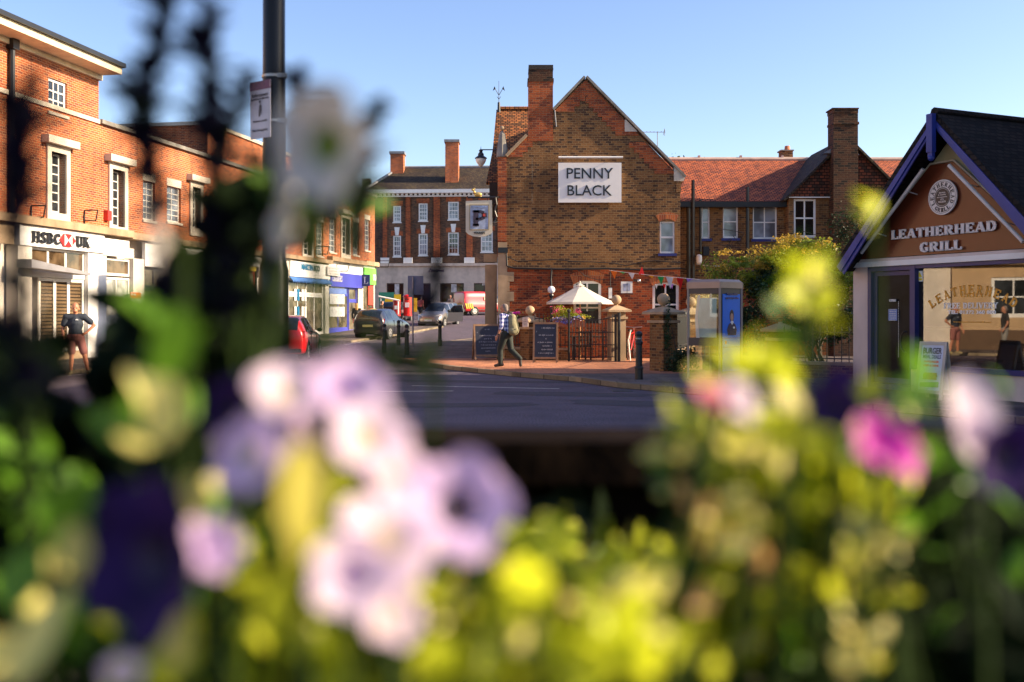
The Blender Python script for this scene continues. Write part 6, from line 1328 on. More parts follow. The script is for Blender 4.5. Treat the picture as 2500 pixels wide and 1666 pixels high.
ftext(adv, 'You are a better', fr2, s_, 2.02, .012, .45, .05, NAVY, .02); ftext(adv, 'opportunity to shine', fr2, s_, 1.93, .012, .5, .05, NAVY, .02)
def ell(f, s, z, a, b, o, m_, nm): return MB().prism([f.pt(s + a * math.cos(2 * math.pi * i / 20), z + b * math.sin(2 * math.pi * i / 20), o) for i in range(20)], f.n * .002).build(nm, m_, adv)
ell(fr2, s_, 1.53, .085, .14, .0125, mat('printed_hair', (.05, .025, .015), .6), 'printed_hair'); ell(fr2, s_, 1.50, .06, .09, .0155, mat('printed_skin', (.5, .28, .2), .6), 'printed_face')
MB().prism([fr2.pt(s_ + a, b, .018) for a, b in ((-.16, 1.1), (.16, 1.1), (.19, 1.22), (.13, 1.34), (.03, 1.39), (-.03, 1.39), (-.13, 1.34), (-.19, 1.22))], fr2.n * .002).build('printed_shirt', mat('printed_check', (.035, .015, .06), .6, var=.6, vs=25), adv)
m = MB(); m.prism([fr2.pt(s_ + a, b, .021) for a, b in ((-.07, 1.39), (0, 1.33), (.07, 1.39), (.03, 1.42), (-.03, 1.42))], fr2.n * .002); fb(m, fr2, s_ + .04, s_ + .11, 1.25, 1.29, .021, .023); m.build('printed_collar', BW, adv)
m = MB(); fb(m, fr2, .11, fr2.L - .09, 1.03, 1.04, .0125, .015); fb(m, fr2, .11, fr2.L - .09, .83, .84, .0125, .015); m.build('panel_line', NAVY, adv); ell(fr2, .22, .94, .035, .04, .0125, mat('small_red_mark', (.4, .1, .08), .5), 'emblem')
m = MB(); m.box(cen.x - .1, cen.x + .1, cen.y + .1, cen.y + .3, 1.0, 1.7); m.build('telephone', DG, kx)
ps_ = fb(MB(), fl_, .22, fl_.L - .1, 1.05, 1.93, -.03, -.025).build('inside_poster', mat('sea_poster', (.45, .68, .70), .5, var=.4, vs=1.2), kx)
MB().prism([fl_.pt(.2, 1.04, -.03), fl_.pt(.29, 1.04, -.03), fl_.pt(.24, 1.5, -.03), fl_.pt(.31, 2.0, -.03), fl_.pt(.25, 2.0, -.03), fl_.pt(.17, 1.5, -.03)], fl_.n * .01).build('door_pull', BW, kx)
# ============================================================ PEOPLE
def skinmesh(parts, vox, extra=None, smooth=6):
    """one continuous surface from tapered limbs (p, q, r1, r2) and ellipsoids (centre, r, scale): voxel-merged and relaxed"""
    m = MB()
    for (p, q, r1, r2) in parts:
        m.tube(p, q, r1, r2, n=14); m.ball(p, r1 * .999, 12); m.ball(q, r2 * .999, 12)
    for (c, r, sq) in (extra or []): m.ball(c, r, 16, sq)
    me = bpy.data.meshes.new('tmp'); me.from_pydata([tuple(v) for v in m.v], [], m.f)
    bm = bmesh.new(); bm.from_mesh(me); bmesh.ops.recalc_face_normals(bm, faces=bm.faces); bm.to_mesh(me); bm.free()
    o = bpy.data.objects.new('tmp', me); C.objects.link(o)
    r = o.modifiers.new('r', 'REMESH'); r.mode = 'VOXEL'; r.voxel_size = vox
    s = o.modifiers.new('s', 'SMOOTH'); s.iterations = smooth; s.factor = .5
    bpy.context.view_layer.update()
    out = bpy.data.meshes.new_from_object(o.evaluated_get(bpy.context.evaluated_depsgraph_get()))
    bpy.data.objects.remove(o); bpy.data.meshes.remove(me)
    out.polygons.foreach_set('use_smooth', [True] * len(out.polygons))
    return out
def addmesh(me, name, m, parent):
    me.name = name; me.materials.clear(); me.materials.append(m); o = bpy.data.objects.new(name, me); C.objects.link(o); o.parent = parent; return o
def hand(w_, d, side, fwd, sc_=1.0, curl=.5):
    """palm and five curled fingers from the wrist along d; fwd: direction of palm width"""
    d = V(d).normalized(); f = V(fwd); f = (f - d * f.dot(d)).normalized(); n_ = d.cross(f) * side
    P_ = [(w_, w_ + d * .07 * sc_, .026 * sc_, .034 * sc_)]
    for i, L_ in enumerate((.072, .082, .076, .06)):
        b = w_ + d * .085 * sc_ + f * (.027 - .018 * i) * sc_; k = b + d * L_ * .5 * sc_; e = k + (d * (1 - curl) + n_ * curl).normalized() * L_ * .55 * sc_
        P_ += [(b - d * .02 * sc_, k, .0095 * sc_, .0085 * sc_), (k, e, .0085 * sc_, .007 * sc_)]
    b = w_ + d * .03 * sc_ + f * .03 * sc_; k = b + (d + f * .9).normalized() * .035 * sc_; P_ += [(b, k, .012 * sc_, .010 * sc_), (k, k + (d * 1.0 + f * .15).normalized() * .03 * sc_, .010 * sc_, .008 * sc_)]
    return P_
SKIN = mat('skin', (.50, .22, .13), .55, var=.08); SKINR = mat('ruddy_skin', (.55, .22, .12), .5, var=.08)
def person(label, loc, rz, J, shirt, trous, hair, shoe, skin=SKIN, vox=.016, short=False, bald=False, sleeves='short', scale=1.0, longhair=False, group=None):
    """J: joints (x forward, y left, z up)"""
    t = thing('person', label, 'person', loc, rz, group); t.scale = (scale,) * 3
    j = {k: V(v) for k, v in J.items()}
    hd = j['head']; nk = j['neck']; f = V(J.get('face', (1, 0, 0))).normalized(); lf = V((-f.y, f.x, 0))
    B_ = [(nk - V((0, 0, .05)), hd - V((0, 0, .05)) - f * .01, .055, .052)]
    for s in 'LR':
        B_ += [(j['sh' + s], j['el' + s], .05, .041), (j['el' + s], j['wr' + s], .041, .028), (j['hip' + s], j['kn' + s], .085, .058), (j['kn' + s], j['an' + s], .056, .038), (j['kn' + s] * .65 + j['an' + s] * .35 - V((.015, 0, 0)), j['kn' + s] * .5 + j['an' + s] * .5 - V((.012, 0, 0)), .058, .052),
               (j['an' + s] - V((0, 0, .02)), j['to' + s], .04, .03), (j['shL'], j['shR'], .06, .06)]
        d = (j['wr' + s] - j['el' + s]); B_ += hand(j['wr' + s], J.get('hd' + s, tuple(d)), 1 if s == 'L' else -1, J.get('hf' + s, (1, 0, 0)), curl=.45)
    B_ += [(j['pel'], j['ch'], .13, .14), (j['ch'], nk - V((0, 0, .06)), .13, .07), (j['hipL'], j['hipR'], .1, .1)]
    ex = [(hd + V((0, 0, .025)), .098, (1.02, .84, 1.12)), (hd + f * .035 - V((0, 0, .055)), .062, (1, .95, .95)), (hd + f * .1 - V((0, 0, .012)), .016, (1.1, .8, 1.5)), (hd + f * .088 - V((0, 0, .058)), .02, (.7, 1.4, .6)), (hd + f * .085 + V((0, 0, .03)), .024, (.5, 2.2, .45))]
    for sg in (-1, 1): ex.append((hd + lf * sg * .084 - V((0, 0, .01)), .024, (.7, .45, 1.3)))
    bo = addmesh(skinmesh(B_, vox * .6, ex, 4), 'body', skin, t)
    m = MB()
    for sg in (-1, 1): m.ball(hd + f * .088 + lf * sg * .033 + V((0, 0, .008)), .011, 8)
    m.build('eyes', mat('eye_dark', (.03, .02, .02), .3), t, local=True)
    # shirt
    Sh = [(j['pel'] + V((0, 0, .03)), j['ch'], .14, .15), (j['ch'], nk - V((0, 0, .07)), .16, .095), (j['shL'], j['shR'], .085, .085)]
    for s in 'LR':
        if sleeves == 'long': Sh += [(j['sh' + s], j['el' + s], .072, .056), (j['el' + s], j['wr' + s], .055, .042)]
        elif sleeves == 'rolled': Sh += [(j['sh' + s], j['el' + s], .072, .06), (j['el' + s], j['el' + s].lerp(j['wr' + s], .25), .058, .052)]
        else: Sh += [(j['sh' + s], j['sh' + s].lerp(j['el' + s], .62), .075, .075)]
    Sx = [(j['pel'] + V((0, 0, .08)), .165, (.8, 1.0, .9)), (j['ch'] - V((0, 0, .02)), .175, (.78, 1.05, 1.0))]
    if not short: Sx.append((j['pel'] + V((0, 0, .0)), .165, (.85, 1.05, .7)))
    addmesh(skinmesh(Sh, vox, Sx, 5), 'shirt', shirt, t)
    m = MB(); m.lathe(nk - V((0, 0, .045)), [(.075, 0), (.066, .03), (.068, .045)], 14); m.build('collar', shirt, t, local=True)
    Tr = [(j['hipL'], j['hipR'], .11, .11), (j['pel'], j['pel'] + V((0, 0, .04)), .145, .14)]
    for s in 'LR':
        if short: Tr += [(j['hip' + s], j['hip' + s].lerp(j['kn' + s], .84), .108, .092)]
        else: Tr += [(j['hip' + s], j['kn' + s], .115, .085), (j['kn' + s], j['an' + s] + V((0, 0, .0)), .082, .068)]
    addmesh(skinmesh(Tr, vox, [(j['pel'] - V((0, 0, .05)), .15, (.9, 1.15, .9))], 5), 'shorts' if short else 'trousers', trous, t)
    for s in 'LR':
        a, b = j['an' + s], j['to' + s]; d = (b - a); d2 = V((d.x, d.y, 0)).normalized() if V((d.x, d.y, 0)).length > .05 else V((0, 0, 0))
        dn = d.normalized(); hl = a - dn * .06 - V((0, 0, .03)) if d2.length else a - V((0, 0, 0))
        addmesh(skinmesh([(hl, b, .046, .043), (a - V((0, 0, .01)), a.lerp(b, .5), .052, .045)], vox * .8, None, 3), 'shoe', shoe, t)
    if longhair:
        addmesh(skinmesh([(hd + V((0, 0, .05)) - f * .03, hd - f * .07 - V((0, 0, .22)), .105, .09)], vox, [(hd + V((0, 0, .05)) - f * .02, .115, (1, .95, 1.02))], 3), 'hair', hair, t)
    elif hair:
        addmesh(skinmesh([(hd + V((0, 0, .05)) - f * .035, hd - f * .06 - V((0, 0, .02)), .088, .068)], vox * .7, [(hd + V((0, 0, .06)) - f * .03, .092, (1.0, .9, .95))], 2), 'hair', hair, t)
    return t, j
def checks(name, c1, c2, s=40):
    m, n, l, b = nodes(name); uv = n.new('ShaderNodeTexCoord'); sp_ = n.new('ShaderNodeSeparateXYZ'); l.new(uv.outputs['Object'], sp_.inputs[0]); vals = []
    ax_ = n.new('ShaderNodeMath'); ax_.operation = 'ADD'; l.new(sp_.outputs[0], ax_.inputs[0]); l.new(sp_.outputs[1], ax_.inputs[1])
    for src in (ax_.outputs[0], sp_.outputs[2]):
        a = n.new('ShaderNodeMath'); a.operation = 'MULTIPLY'; a.inputs[1].default_value = s; l.new(src, a.inputs[0]); c = n.new('ShaderNodeMath'); c.operation = 'SINE'; l.new(a.outputs[0], c.inputs[0]); d = n.new('ShaderNodeMath'); d.operation = 'GREATER_THAN'; d.inputs[1].default_value = .1; l.new(c.outputs[0], d.inputs[0]); vals.append(d)
    ad = n.new('ShaderNodeMath'); ad.operation = 'ADD'; l.new(vals[0].outputs[0], ad.inputs[0]); l.new(vals[1].outputs[0], ad.inputs[1]); h = n.new('ShaderNodeMath'); h.operation = 'MULTIPLY'; h.inputs[1].default_value = .5; l.new(ad.outputs[0], h.inputs[0])
    mx = n.new('ShaderNodeMixRGB'); mx.inputs[1].default_value = (*c1, 1); mx.inputs[2].default_value = (*c2, 1); l.new(h.outputs[0], mx.inputs[0]); l.new(mx.outputs[0], b.inputs['Base Color']); b.inputs['Roughness'].default_value = .85
    return m
GREYH = mat('grey_hair', (.25, .20, .17), .8, bump=.6, bs=120); BLOND = mat('blonde_hair', (.55, .28, .08), .6, bump=.5, bs=80); DARKH = mat('dark_hair', (.03, .02, .015), .7)
DKSHOE = mat('dark_shoe', (.05, .035, .028), .6)
walkJ = dict(pel=(0, 0, .95), ch=(.03, 0, 1.24), neck=(.05, 0, 1.47), head=(.085, 0, 1.60), face=(1, .1, 0), shL=(.05, .2, 1.40), shR=(.03, -.2, 1.40), elL=(.03, .27, 1.12), elR=(-.02, -.27, 1.12), wrL=(.13, .28, .88), wrR=(.12, -.26, .9),
             hipL=(0, .1, .90), hipR=(0, -.1, .90), knL=(.15, .1, .50), anL=(.14, .1, .09), toL=(.29, .11, .045), knR=(-.08, -.1, .48), anR=(-.36, -.1, .24), toR=(-.38, -.1, .06), hfL=(1, 0, 0), hfR=(1, 0, 0))
wk, _ = person('grey haired man in blue checked shirt with olive backpack walking left along the kerb', (gxy(1237, 26.9), 26.9, .125), math.atan2(.45, -.89), walkJ, checks('blue_check_cloth', (.02, .03, .22), (.66, .66, .78), 60), mat('dark_green_cloth', (.022, .028, .022), .8, var=.3), GREYH, DKSHOE, sleeves='rolled', scale=.985, vox=.014)
BPK = mat('olive_canvas', (.26, .23, .13), .8, var=.15); m_ = skinmesh([(V((-.17, .0, 1.36)), V((-.22, 0, 1.02)), .11, .15)], .012, [(V((-.21, 0, 1.0)), .17, (.8, 1.05, .8)), (V((-.2, 0, 1.2)), .17, (.68, .95, 1.2))], 4)
pk = addmesh(m_, 'backpack', BPK, wk); m = MB()
for sg in (-1, 1): m.path([V((-.12, sg * .1, 1.46)), V((0, sg * .14, 1.5)), V((.15, sg * .14, 1.4)), V((.17, sg * .15, 1.2)), V((.05, sg * .19, 1.02)), V((-.1, sg * .16, .96))], .022, n=6)
m.path([V((-.35, .03, .95)), V((-.37, .0, 1.1)), V((-.3, .0, 1.38))], .012); m.path([V((-.33, .13, 1.05)), V((-.345, -.12, 1.08))], .012); m.build('strap', mat('dark_strap', (.05, .05, .03), .7), pk, local=True)
MB().tube((.115, .28, .90), (.105, .28, .925), .034, n=12).build('wrist_watch', BLACK, wk, local=True)
standJ = dict(pel=(0, 0, .95), ch=(.0, 0, 1.24), neck=(.0, 0, 1.47), head=(.03, 0, 1.61), face=(1, -.1, -.1), shL=(0, .2, 1.40), shR=(0, -.2, 1.40), elL=(-.06, .42, 1.2), elR=(-.02, -.28, 1.12), wrL=(.03, .24, 1.02), wrR=(.1, -.26, .88),
              hipL=(0, .1, .90), hipR=(0, -.1, .90), knL=(.04, .2, .50), anL=(.0, .28, .09), toL=(.15, .33, .045), knR=(.04, -.08, .5), anR=(.02, -.1, .09), toR=(.17, -.13, .045), hdL=(.3, -.8, -.4), hfL=(.8, .3, .3))
bm_, _ = person('bald man in dark polo shirt and pinkish shorts with hand on hip before the bank', (gxy(184, 23.9), 23.9, .1), math.atan2(-.92, .38), standJ, mat('navy_polo', (.022, .03, .045), .8, var=.1), mat('faded_red_shorts', (.32, .12, .10), .85, var=.15), None, mat('tan_shoe', (.30, .24, .12), .7, var=.3), skin=SKINR, short=True, scale=1.0, vox=.014)
m = MB()
for i in range(3): m.ball(V((.15, .055 - i * .02, 1.33 + (i % 2) * .012)), .014, 6, (.4, 1, 1))
m.build('shirt_emblem', BW, bm_, local=True)
relJ = dict(standJ); relJ.update(elL=(-.02, .27, 1.12), wrL=(.08, .25, .88), knL=(.02, .1, .5), anL=(0, .1, .09), toL=(.15, .12, .045), face=(1, 0, 0)); relJ.pop('hdL'); relJ.pop('hfL')
DKC = mat('black_coat', (.012, .012, .014), .8)
person('woman with long blonde hair in black coat and trousers outside the blue fronted shop', (gxy(871, 55.5), 55.5, gz(55.5) + .1), R(95), relJ, DKC, DKC, BLOND, DKSHOE, sleeves='long', longhair=True, vox=.03, scale=.95)
person('person in red and white top walking beside the larger pillar box', (gxy(1026, 76), 76, gz(76)), R(60), walkJ, mat('red_white_cloth', (.6, .12, .1), .8, var=.4, vs=6), DKC, DARKH, DKSHOE, vox=.04)
person('person in sleeveless top standing by the bank door left of the red van', (gxy(1099, 80), 80, gz(80)), R(-60), relJ, mat('black_vest', (.03, .02, .03), .8), mat('blue_jeans', (.04, .05, .2), .8), BLOND, DKSHOE, vox=.04)
person('dark figure in a brown coat bending near the green barrier', (gxy(930, 66), 66, gz(66)), R(30), walkJ, mat('brown_coat', (.07, .045, .03), .9), mat('brown_coat', (.07, .045, .03)), DARKH, DKSHOE, vox=.04, sleeves='long')
# people across the street, outside the frame to the left (they show in the grill's window)
for i, (sx, oo, rz_, c, lb) in enumerate(((-8.6, 2.6, 20, (.02, .22, .5), 'person in bright blue top outside the rendered building'), (-9.8, 2.9, -40, (.7, .7, .7), 'person in white top outside the rendered building'), (-7.2, 3.2, 60, (.03, .03, .03), 'person in black top outside the rendered building'))):
    p = FAC.pt(sx, .1, oo); person(lb, p, R(rz_), relJ, mat('street_top_%s' % 'abc'[i], c, .8), mat('pale_trousers', (.3, .28, .25), .8), GREYH, DKSHOE, vox=.035)
# ============================================================ PLANTS IN THE STREET
def leafmesh(name, pts, m, parent, size, rnd, flat=.0):
    vs = []; fs = []
    for c in pts:
        a = rnd.uniform(0, 6.283); e = rnd.uniform(-1.0, 1.0) * (1 - flat); d = V((math.cos(a) * math.cos(e), math.sin(a) * math.cos(e), math.sin(e))); u = d.orthogonal().normalized()
        u = Quaternion(d, rnd.uniform(0, 6.28)) @ u; s = size * rnd.uniform(.6, 1.3); b = len(vs); n_ = d.cross(u) * s * .12
        vs += [c - d * s * .5, c + u * s * .24 + n_, c + d * s * .5, c - u * s * .24 + n_]; fs.append((b, b + 1, b + 2, b + 3))
    me = bpy.data.meshes.new(name); me.from_pydata([tuple(v) for v in vs], [], fs)
    if parent: me.transform(mw(parent).inverted())
    me.materials.append(m); o = bpy.data.objects.new(name, me); C.objects.link(o); o.parent = parent; return o
def clump(c, r, n_, rnd, sub=9, jit=.35):
    """points bunched round random sub-centres inside an ellipsoid"""
    out = []; cs = []
    for i in range(sub):
        d = V([rnd.gauss(0, 1) for _ in range(3)]).normalized() * rnd.uniform(.45, .95); cs.append(V(c) + V((d.x * r[0], d.y * r[1], d.z * r[2])))
    for i in range(n_):
        k = cs[i % sub]; out.append(k + V([rnd.gauss(0, 1) * jit * x for x in r]))
    return out
L1 = mat('wisteria_leaf', (.24, .30, .025), .5, var=.5, vs=3, trans=.35); L2 = mat('sunlit_leaf', (.60, .40, .05), .5, var=.45, vs=4, trans=.35); L3 = mat('deep_green_leaf', (.018, .05, .012), .5, var=.4, vs=2, trans=.2); BARK = mat('bark', (.07, .045, .03), .9, bump=.8, bs=20)  # gold of L2 paints sunlight onto the shrub tops
rn = random.Random(11)
ts = thing('climbing_shrub', 'big green wisteria shrub with sunlight-gold coloured top spilling over the railing between kiosk and grill', 'shrub', (gxy(1990, 25.4), 25.4, .1))
m = MB()
for i in range(7):
    b = V((gxy(1985 + i * 6, 25.4), 25.3 + .1 * (i % 3), .1)); p = b; r0 = .045
    for k in range(5): q = p + V((rn.uniform(-.35, .3), rn.uniform(-.2, .2), .55)); m.tube(p, q, r0, r0 * .8, n=6); p = q; r0 *= .8
m.build('trunk', BARK, ts)
def PD(px, py, D): return P(px, py, D)
pts_ = []
for (x, y, D, rx, rz2, n_) in ((1990, 690, 25.3, 1.0, .75, 3600), (2030, 770, 24.6, .8, .7, 2600), (1900, 720, 25.2, .8, .7, 2600), (1960, 800, 25.2, .7, .5, 1500), (1830, 790, 25.6, .6, .6, 1400)): pts_ += clump(PD(x, y, D), (rx, .6, rz2), n_, rn, 22, .16)
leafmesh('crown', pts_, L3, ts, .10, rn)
pts_ = []
for (x, y, D, rx, rz2, n_) in ((1900, 640, 25.6, .9, .38, 3400), (1975, 610, 25.7, .8, .28, 2600), (1850, 690, 25.6, .6, .4, 1800), (1800, 640, 25.0, .4, .15, 500), (2060, 680, 24.6, .5, .4, 1400), (1760, 760, 25.6, .5, .7, 1600)): pts_ += clump(PD(x, y, D), (rx, .5, rz2), n_, rn, 20, .15)
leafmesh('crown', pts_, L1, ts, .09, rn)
pts_ = []
for (x, y, D, rx, rz2, n_) in ((1860, 632, 25.4, .8, .32, 900), (1950, 602, 25.5, .75, .26, 900), (1780, 615, 25.5, .35, .08, 160), (2010, 600, 25.6, .35, .2, 500)): pts_ += clump(PD(x, y, D), (rx, .45, rz2), n_, rn, 16, .16)
leafmesh('sunlit_sprays', pts_, L2, ts, .08, rn)  # upper leaves with the sunlight put into their colour
m = MB()
for i in range(14):
    b = PD(rn.uniform(1770, 2060), rn.uniform(590, 640), 24.9); m.path([b, b + V((rn.uniform(-.3, .2), 0, rn.uniform(.1, .3))), b + V((rn.uniform(-.7, .3), 0, rn.uniform(.15, .4)))], .008, n=5)
m.build('shoots', BARK, ts)
pl = thing('small_shrub', 'small yellow green shrub topping out just above the kiosk roof', 'shrub', (gxy(1765, 25), 25, .1))
m = MB()
for dx in (-.25, 0, .2): m.path([V((gxy(1765, 25), 25, .1)), V((gxy(1765, 25) + dx * .5, 25, 1.6)), V((gxy(1765, 25) + dx, 25, 2.75))], .012)
m.build('stems', BARK, pl); pts_ = clump(PD(1765, 672, 25), (.45, .25, .22), 650, rn, 10, .3) + clump(PD(1740, 645, 25), (.3, .2, .25), 120, rn, 7, .3) + clump(PD(1765, 740, 25.2), (.5, .25, .6), 500, rn, 10, .3)
leafmesh('foliage', pts_, L1, pl, .085, rn); leafmesh('tips', clump(PD(1755, 658, 24.9), (.4, .2, .2), 200, rn, 8, .3), L2, pl, .07, rn)
iv = thing('ivy', 'dark trailing ivy at the foot of the large near brick pier', 'plant', (gxy(1660, 25.2), 25.2, .1)); leafmesh('foliage', clump(PD(1665, 880, 25.1), (.42, .2, .4), 1500, rn, 14, .25) + clump(PD(1632, 800, 25.2), (.1, .1, .6), 250, rn, 7, .3), L3, iv, .085, rn); MB().path([PD(1670, 925, 25.2), PD(1655, 880, 25.2), PD(1640, 800, 25.2)], .012).build('stems', BARK, iv)
iv2 = thing('wall_creeper', 'patch of green creeper growing up the tall brick chimney stack', 'plant', PD(2065, 600, 33.6)); leafmesh('foliage', clump(PD(2060, 555, 33.5), (.5, .08, .7), 900, rn, 12, .3), L3, iv2, .09, rn)
# flower trough on the railing and hanging flowers by the pier
PETW = mat('petal_white', (.70, .54, .66), .6, var=.16, vs=35, trans=.35); PETP = mat('petal_lilac', (.66, .46, .72), .6, var=.25, vs=45, trans=.35); PETD = mat('petal_deep_purple', (.022, .007, .06), .7, var=.5, vs=40, trans=.15, spec=.15); PETM = mat('petal_magenta', (.62, .02, .40), .5, var=.25, vs=40, trans=.3); PETK = mat('petal_pink', (.72, .10, .22), .5, var=.2, trans=.3); PETB = mat('petal_blue', (.25, .28, .70), .6, var=.2, trans=.3); PETY = mat('petal_yellow', (.75, .50, .05), .5, var=.2, trans=.3)
ft = thing('flower_trough', 'terracotta trough of blue white pink and yellow bedding flowers behind the gate', 'planter', PD(1387, 800, 30.8)); a, b = PD(1350, 798, 30.8), PD(1428, 775, 30.8); m = MB(); m.box(a.x, b.x, 30.7, 30.95, a.z, b.z); m.build('trough', mat('terracotta', (.5, .17, .08)), ft)
leafmesh('leaves', clump(PD(1388, 774, 30.7), (.5, .15, .12), 900, rn, 12, .3) + clump(PD(1372, 758, 30.7), (.3, .1, .18), 350, rn, 7, .25), mat('lime_leaf', (.38, .42, .03), .5, var=.3, trans=.4), ft, .06, rn)
for mt, cx_, cy_, rx, rz2, n_ in ((PETB, 1375, 782, .4, .1, 260), (PETB, 1412, 776, .18, .06, 110), (PETW, 1392, 778, .4, .06, 160), (PETK, 1360, 758, .18, .14, 80), (PETY, 1424, 776, .06, .05, 50), (PETK, 1412, 762, .1, .1, 60)): leafmesh('blossom', clump(PD(cx_, cy_, 30.6), (rx, .12, rz2), n_, rn, 9, .3), mt, ft, .06, rn)
hb = thing('hanging_basket', 'basket of red and white geraniums behind the walking man by the left pier', 'planter', PD(1257, 785, 31.6)); leafmesh('leaves', clump(PD(1257, 785, 31.6), (.26, .15, .2), 600, rn, 9, .3), L3, hb, .07, rn); leafmesh('blossom', clump(PD(1258, 765, 31.5), (.13, .1, .05), 90, rn, 5, .3), PETM, hb, .06, rn); leafmesh('blossom', clump(PD(1252, 767, 31.5), (.06, .06, .04), 30, rn, 3, .3), PETW, hb, .06, rn); m = MB(); m.lathe(PD(1257, 800, 31.6), [(.05, -.12), (.18, 0), (.2, .1)], 12); m.build('basket', BARK, hb)
# trees far beyond the annex
for i, (x, w_) in enumerate(((1640, 1.2), (1700, 1.0))):
    D = 75; c = PD(x, 392, D); tt = thing('distant_tree', ['wispy treetop just showing over the annex ridge near the aerial', 'second wispy treetop just showing over the annex ridge'][i], 'tree', (c.x, D, gz(D))); MB().tube((c.x, D, gz(D)), (c.x, D, c.z - .5), .25, .06).build('trunk', BARK, tt); leafmesh('crown', clump(c - V((0, 0, .9)), (w_, 1, 1.2), 900, rn, 18, .25), L3, tt, .25, rn)
# ============================================================ THE FLOWER PLANTER BY THE CAMERA
TIM = mat('dark_planter_timber', (.010, .006, .004), .95, var=.5, vs=6, bump=.4, bs=25, spec=.03)
SOIL = mat('soil', (.012, .009, .007), .95, var=.4, vs=30, bump=.8, bs=60)
tr = thing('timber_planter', 'tall dark timber planter full of flowers right in front of the camera', 'planter', (0, .8, 0))
m = MB(); X_, y0, y1, zt, zb = 1.25, .2, .95, 1.46, .35
m.box(-X_, X_, y1, y1 + .04, zb, zt); m.build('front_panel', TIM, tr); MB().box(-X_, X_, y0 - .04, y0, zb, 1.34).build('back_panel', TIM, tr)
for sg in (-1, 1): MB().box(min(sg * X_, sg * (X_ - .04)), max(sg * X_, sg * (X_ - .04)), y0 + .001, y1 - .001, zb, 1.40).build('side_panel', TIM, tr)
MB().box(-X_ - .03, X_ + .03, y1 - .03, y1 + .08, zt + .001, zt + .04).build('rim', TIM, tr)
for sx in (-1, 1):
    for yy in (y0 + .03, y1 - .1): MB().box(sx * (X_ - .14) - .04, sx * (X_ - .14) + .04, yy, yy + .08, 0, zb).build('leg', TIM, tr)
MB().box(-X_ + .05, X_ - .05, y0 + .01, y1 - .01, 1.2, 1.28).build('soil', SOIL, tr)
GY = mat('yellow_green_leaf', (.66, .70, .03), .45, var=.4, vs=9, trans=.55); GG = mat('bright_green_leaf', (.12, .27, .015), .45, var=.35, vs=9, trans=.5); GD_ = mat('shade_dark_leaf', (.006, .012, .004), .8, var=.6, vs=12, trans=.12, spec=.08); GP = mat('pale_cream_leaf', (.85, .74, .22), .5, var=.2, vs=9, trans=.4); GO = mat('peach_leaf', (.78, .44, .17), .5, var=.25, vs=9, trans=.4); GS = mat('plant_stem', (.022, .04, .008), .8, spec=.1)  # near-black GD_ leaf colour stands in for foliage in shade
YLF = mat('golden_yellow_leaf', (.85, .72, .12), .5, var=.2, vs=15, trans=.5)
def blade(mb, c, d, nrm, L_, W_, bend=.25):
    """a pointed, cupped leaf or petal: 3 x 5 grid"""
    d = V(d).normalized(); u = d.cross(V(nrm)).normalized(); n_ = u.cross(d); b = len(mb.v); rows = 6
    for i in range(rows):
        t = i / (rows - 1); w_ = W_ * math.sin(math.pi * min(1, .12 + .85 * t)) ** .8 * .5; p = V(c) + d * L_ * t + n_ * (-bend * L_ * t * t)
        mb.v += [p - u * w_ + n_ * w_ * .35, p, p + u * w_ + n_ * w_ * .35]
    for i in range(rows - 1):
        k = b + i * 3; mb.f += [(k, k + 1, k + 4, k + 3), (k + 1, k + 2, k + 5, k + 4)]
def petunia(par, c, face, r, mp, mt_, lobes=5, ctr=None, cut=None, name='flower', seed=0):
    """open trumpet with five ruffled lobes facing 'face'"""
    rr = random.Random(seed); face = V(face).normalized(); u = face.orthogonal().normalized(); v = face.cross(u); m = MB(); N = 40; rings = (.08, .3, .6, .85, 1.0); b = 0
    for q_, f in enumerate(rings):
        for i in range(N):
            a = 2 * math.pi * i / N; lob = 1 - .17 * abs(math.sin(lobes * a / 2 + .4)) ** 4 * f
            rad_ = r * f * lob; z = -r * .55 * (1 - f) ** 1.6 + r * .07 * math.sin(lobes * a + seed) * f * f + r * .03 * math.sin(11 * a + seed) * f
            m.v.append(V(c) + u * rad_ * math.cos(a) + v * rad_ * math.sin(a) + face * z)
    for q_ in range(len(rings) - 1):
        for i in range(N): j_ = (i + 1) % N; m.f.append((q_ * N + i, q_ * N + j_, (q_ + 1) * N + j_, (q_ + 1) * N + i))
    o = m.build(name, mp, par, smooth=True)
    m = MB(); cc_ = V(c) - face * r * .5
    for i in range(14):
        a, a2 = 2 * math.pi * i / 14, 2 * math.pi * (i + 1) / 14; p = [V(c) + (u * math.cos(t) + v * math.sin(t)) * r * .34 - face * r * .22 for t in (a, a2)]; m.add([cc_, p[0], p[1]], [(0, 1, 2)])
    m.build('throat', mt_, o, smooth=True); MB().tube(cc_, cc_ - face * r * .9, r * .1, r * .05, n=8).build('tube', GS, o); return o
def stemto(mb, p, r=.0025, rnd_=rn):
    p = V(p); base = V((p.x + rnd_.uniform(-.06, .06), max(y0 + .05, min(y1 - .05, p.y + rnd_.uniform(-.02, .08))), 1.27)); mid = p.lerp(base, .5) + V((rnd_.uniform(-.02, .02), 0, 0)); mb.path([base, mid, p], r, n=5)
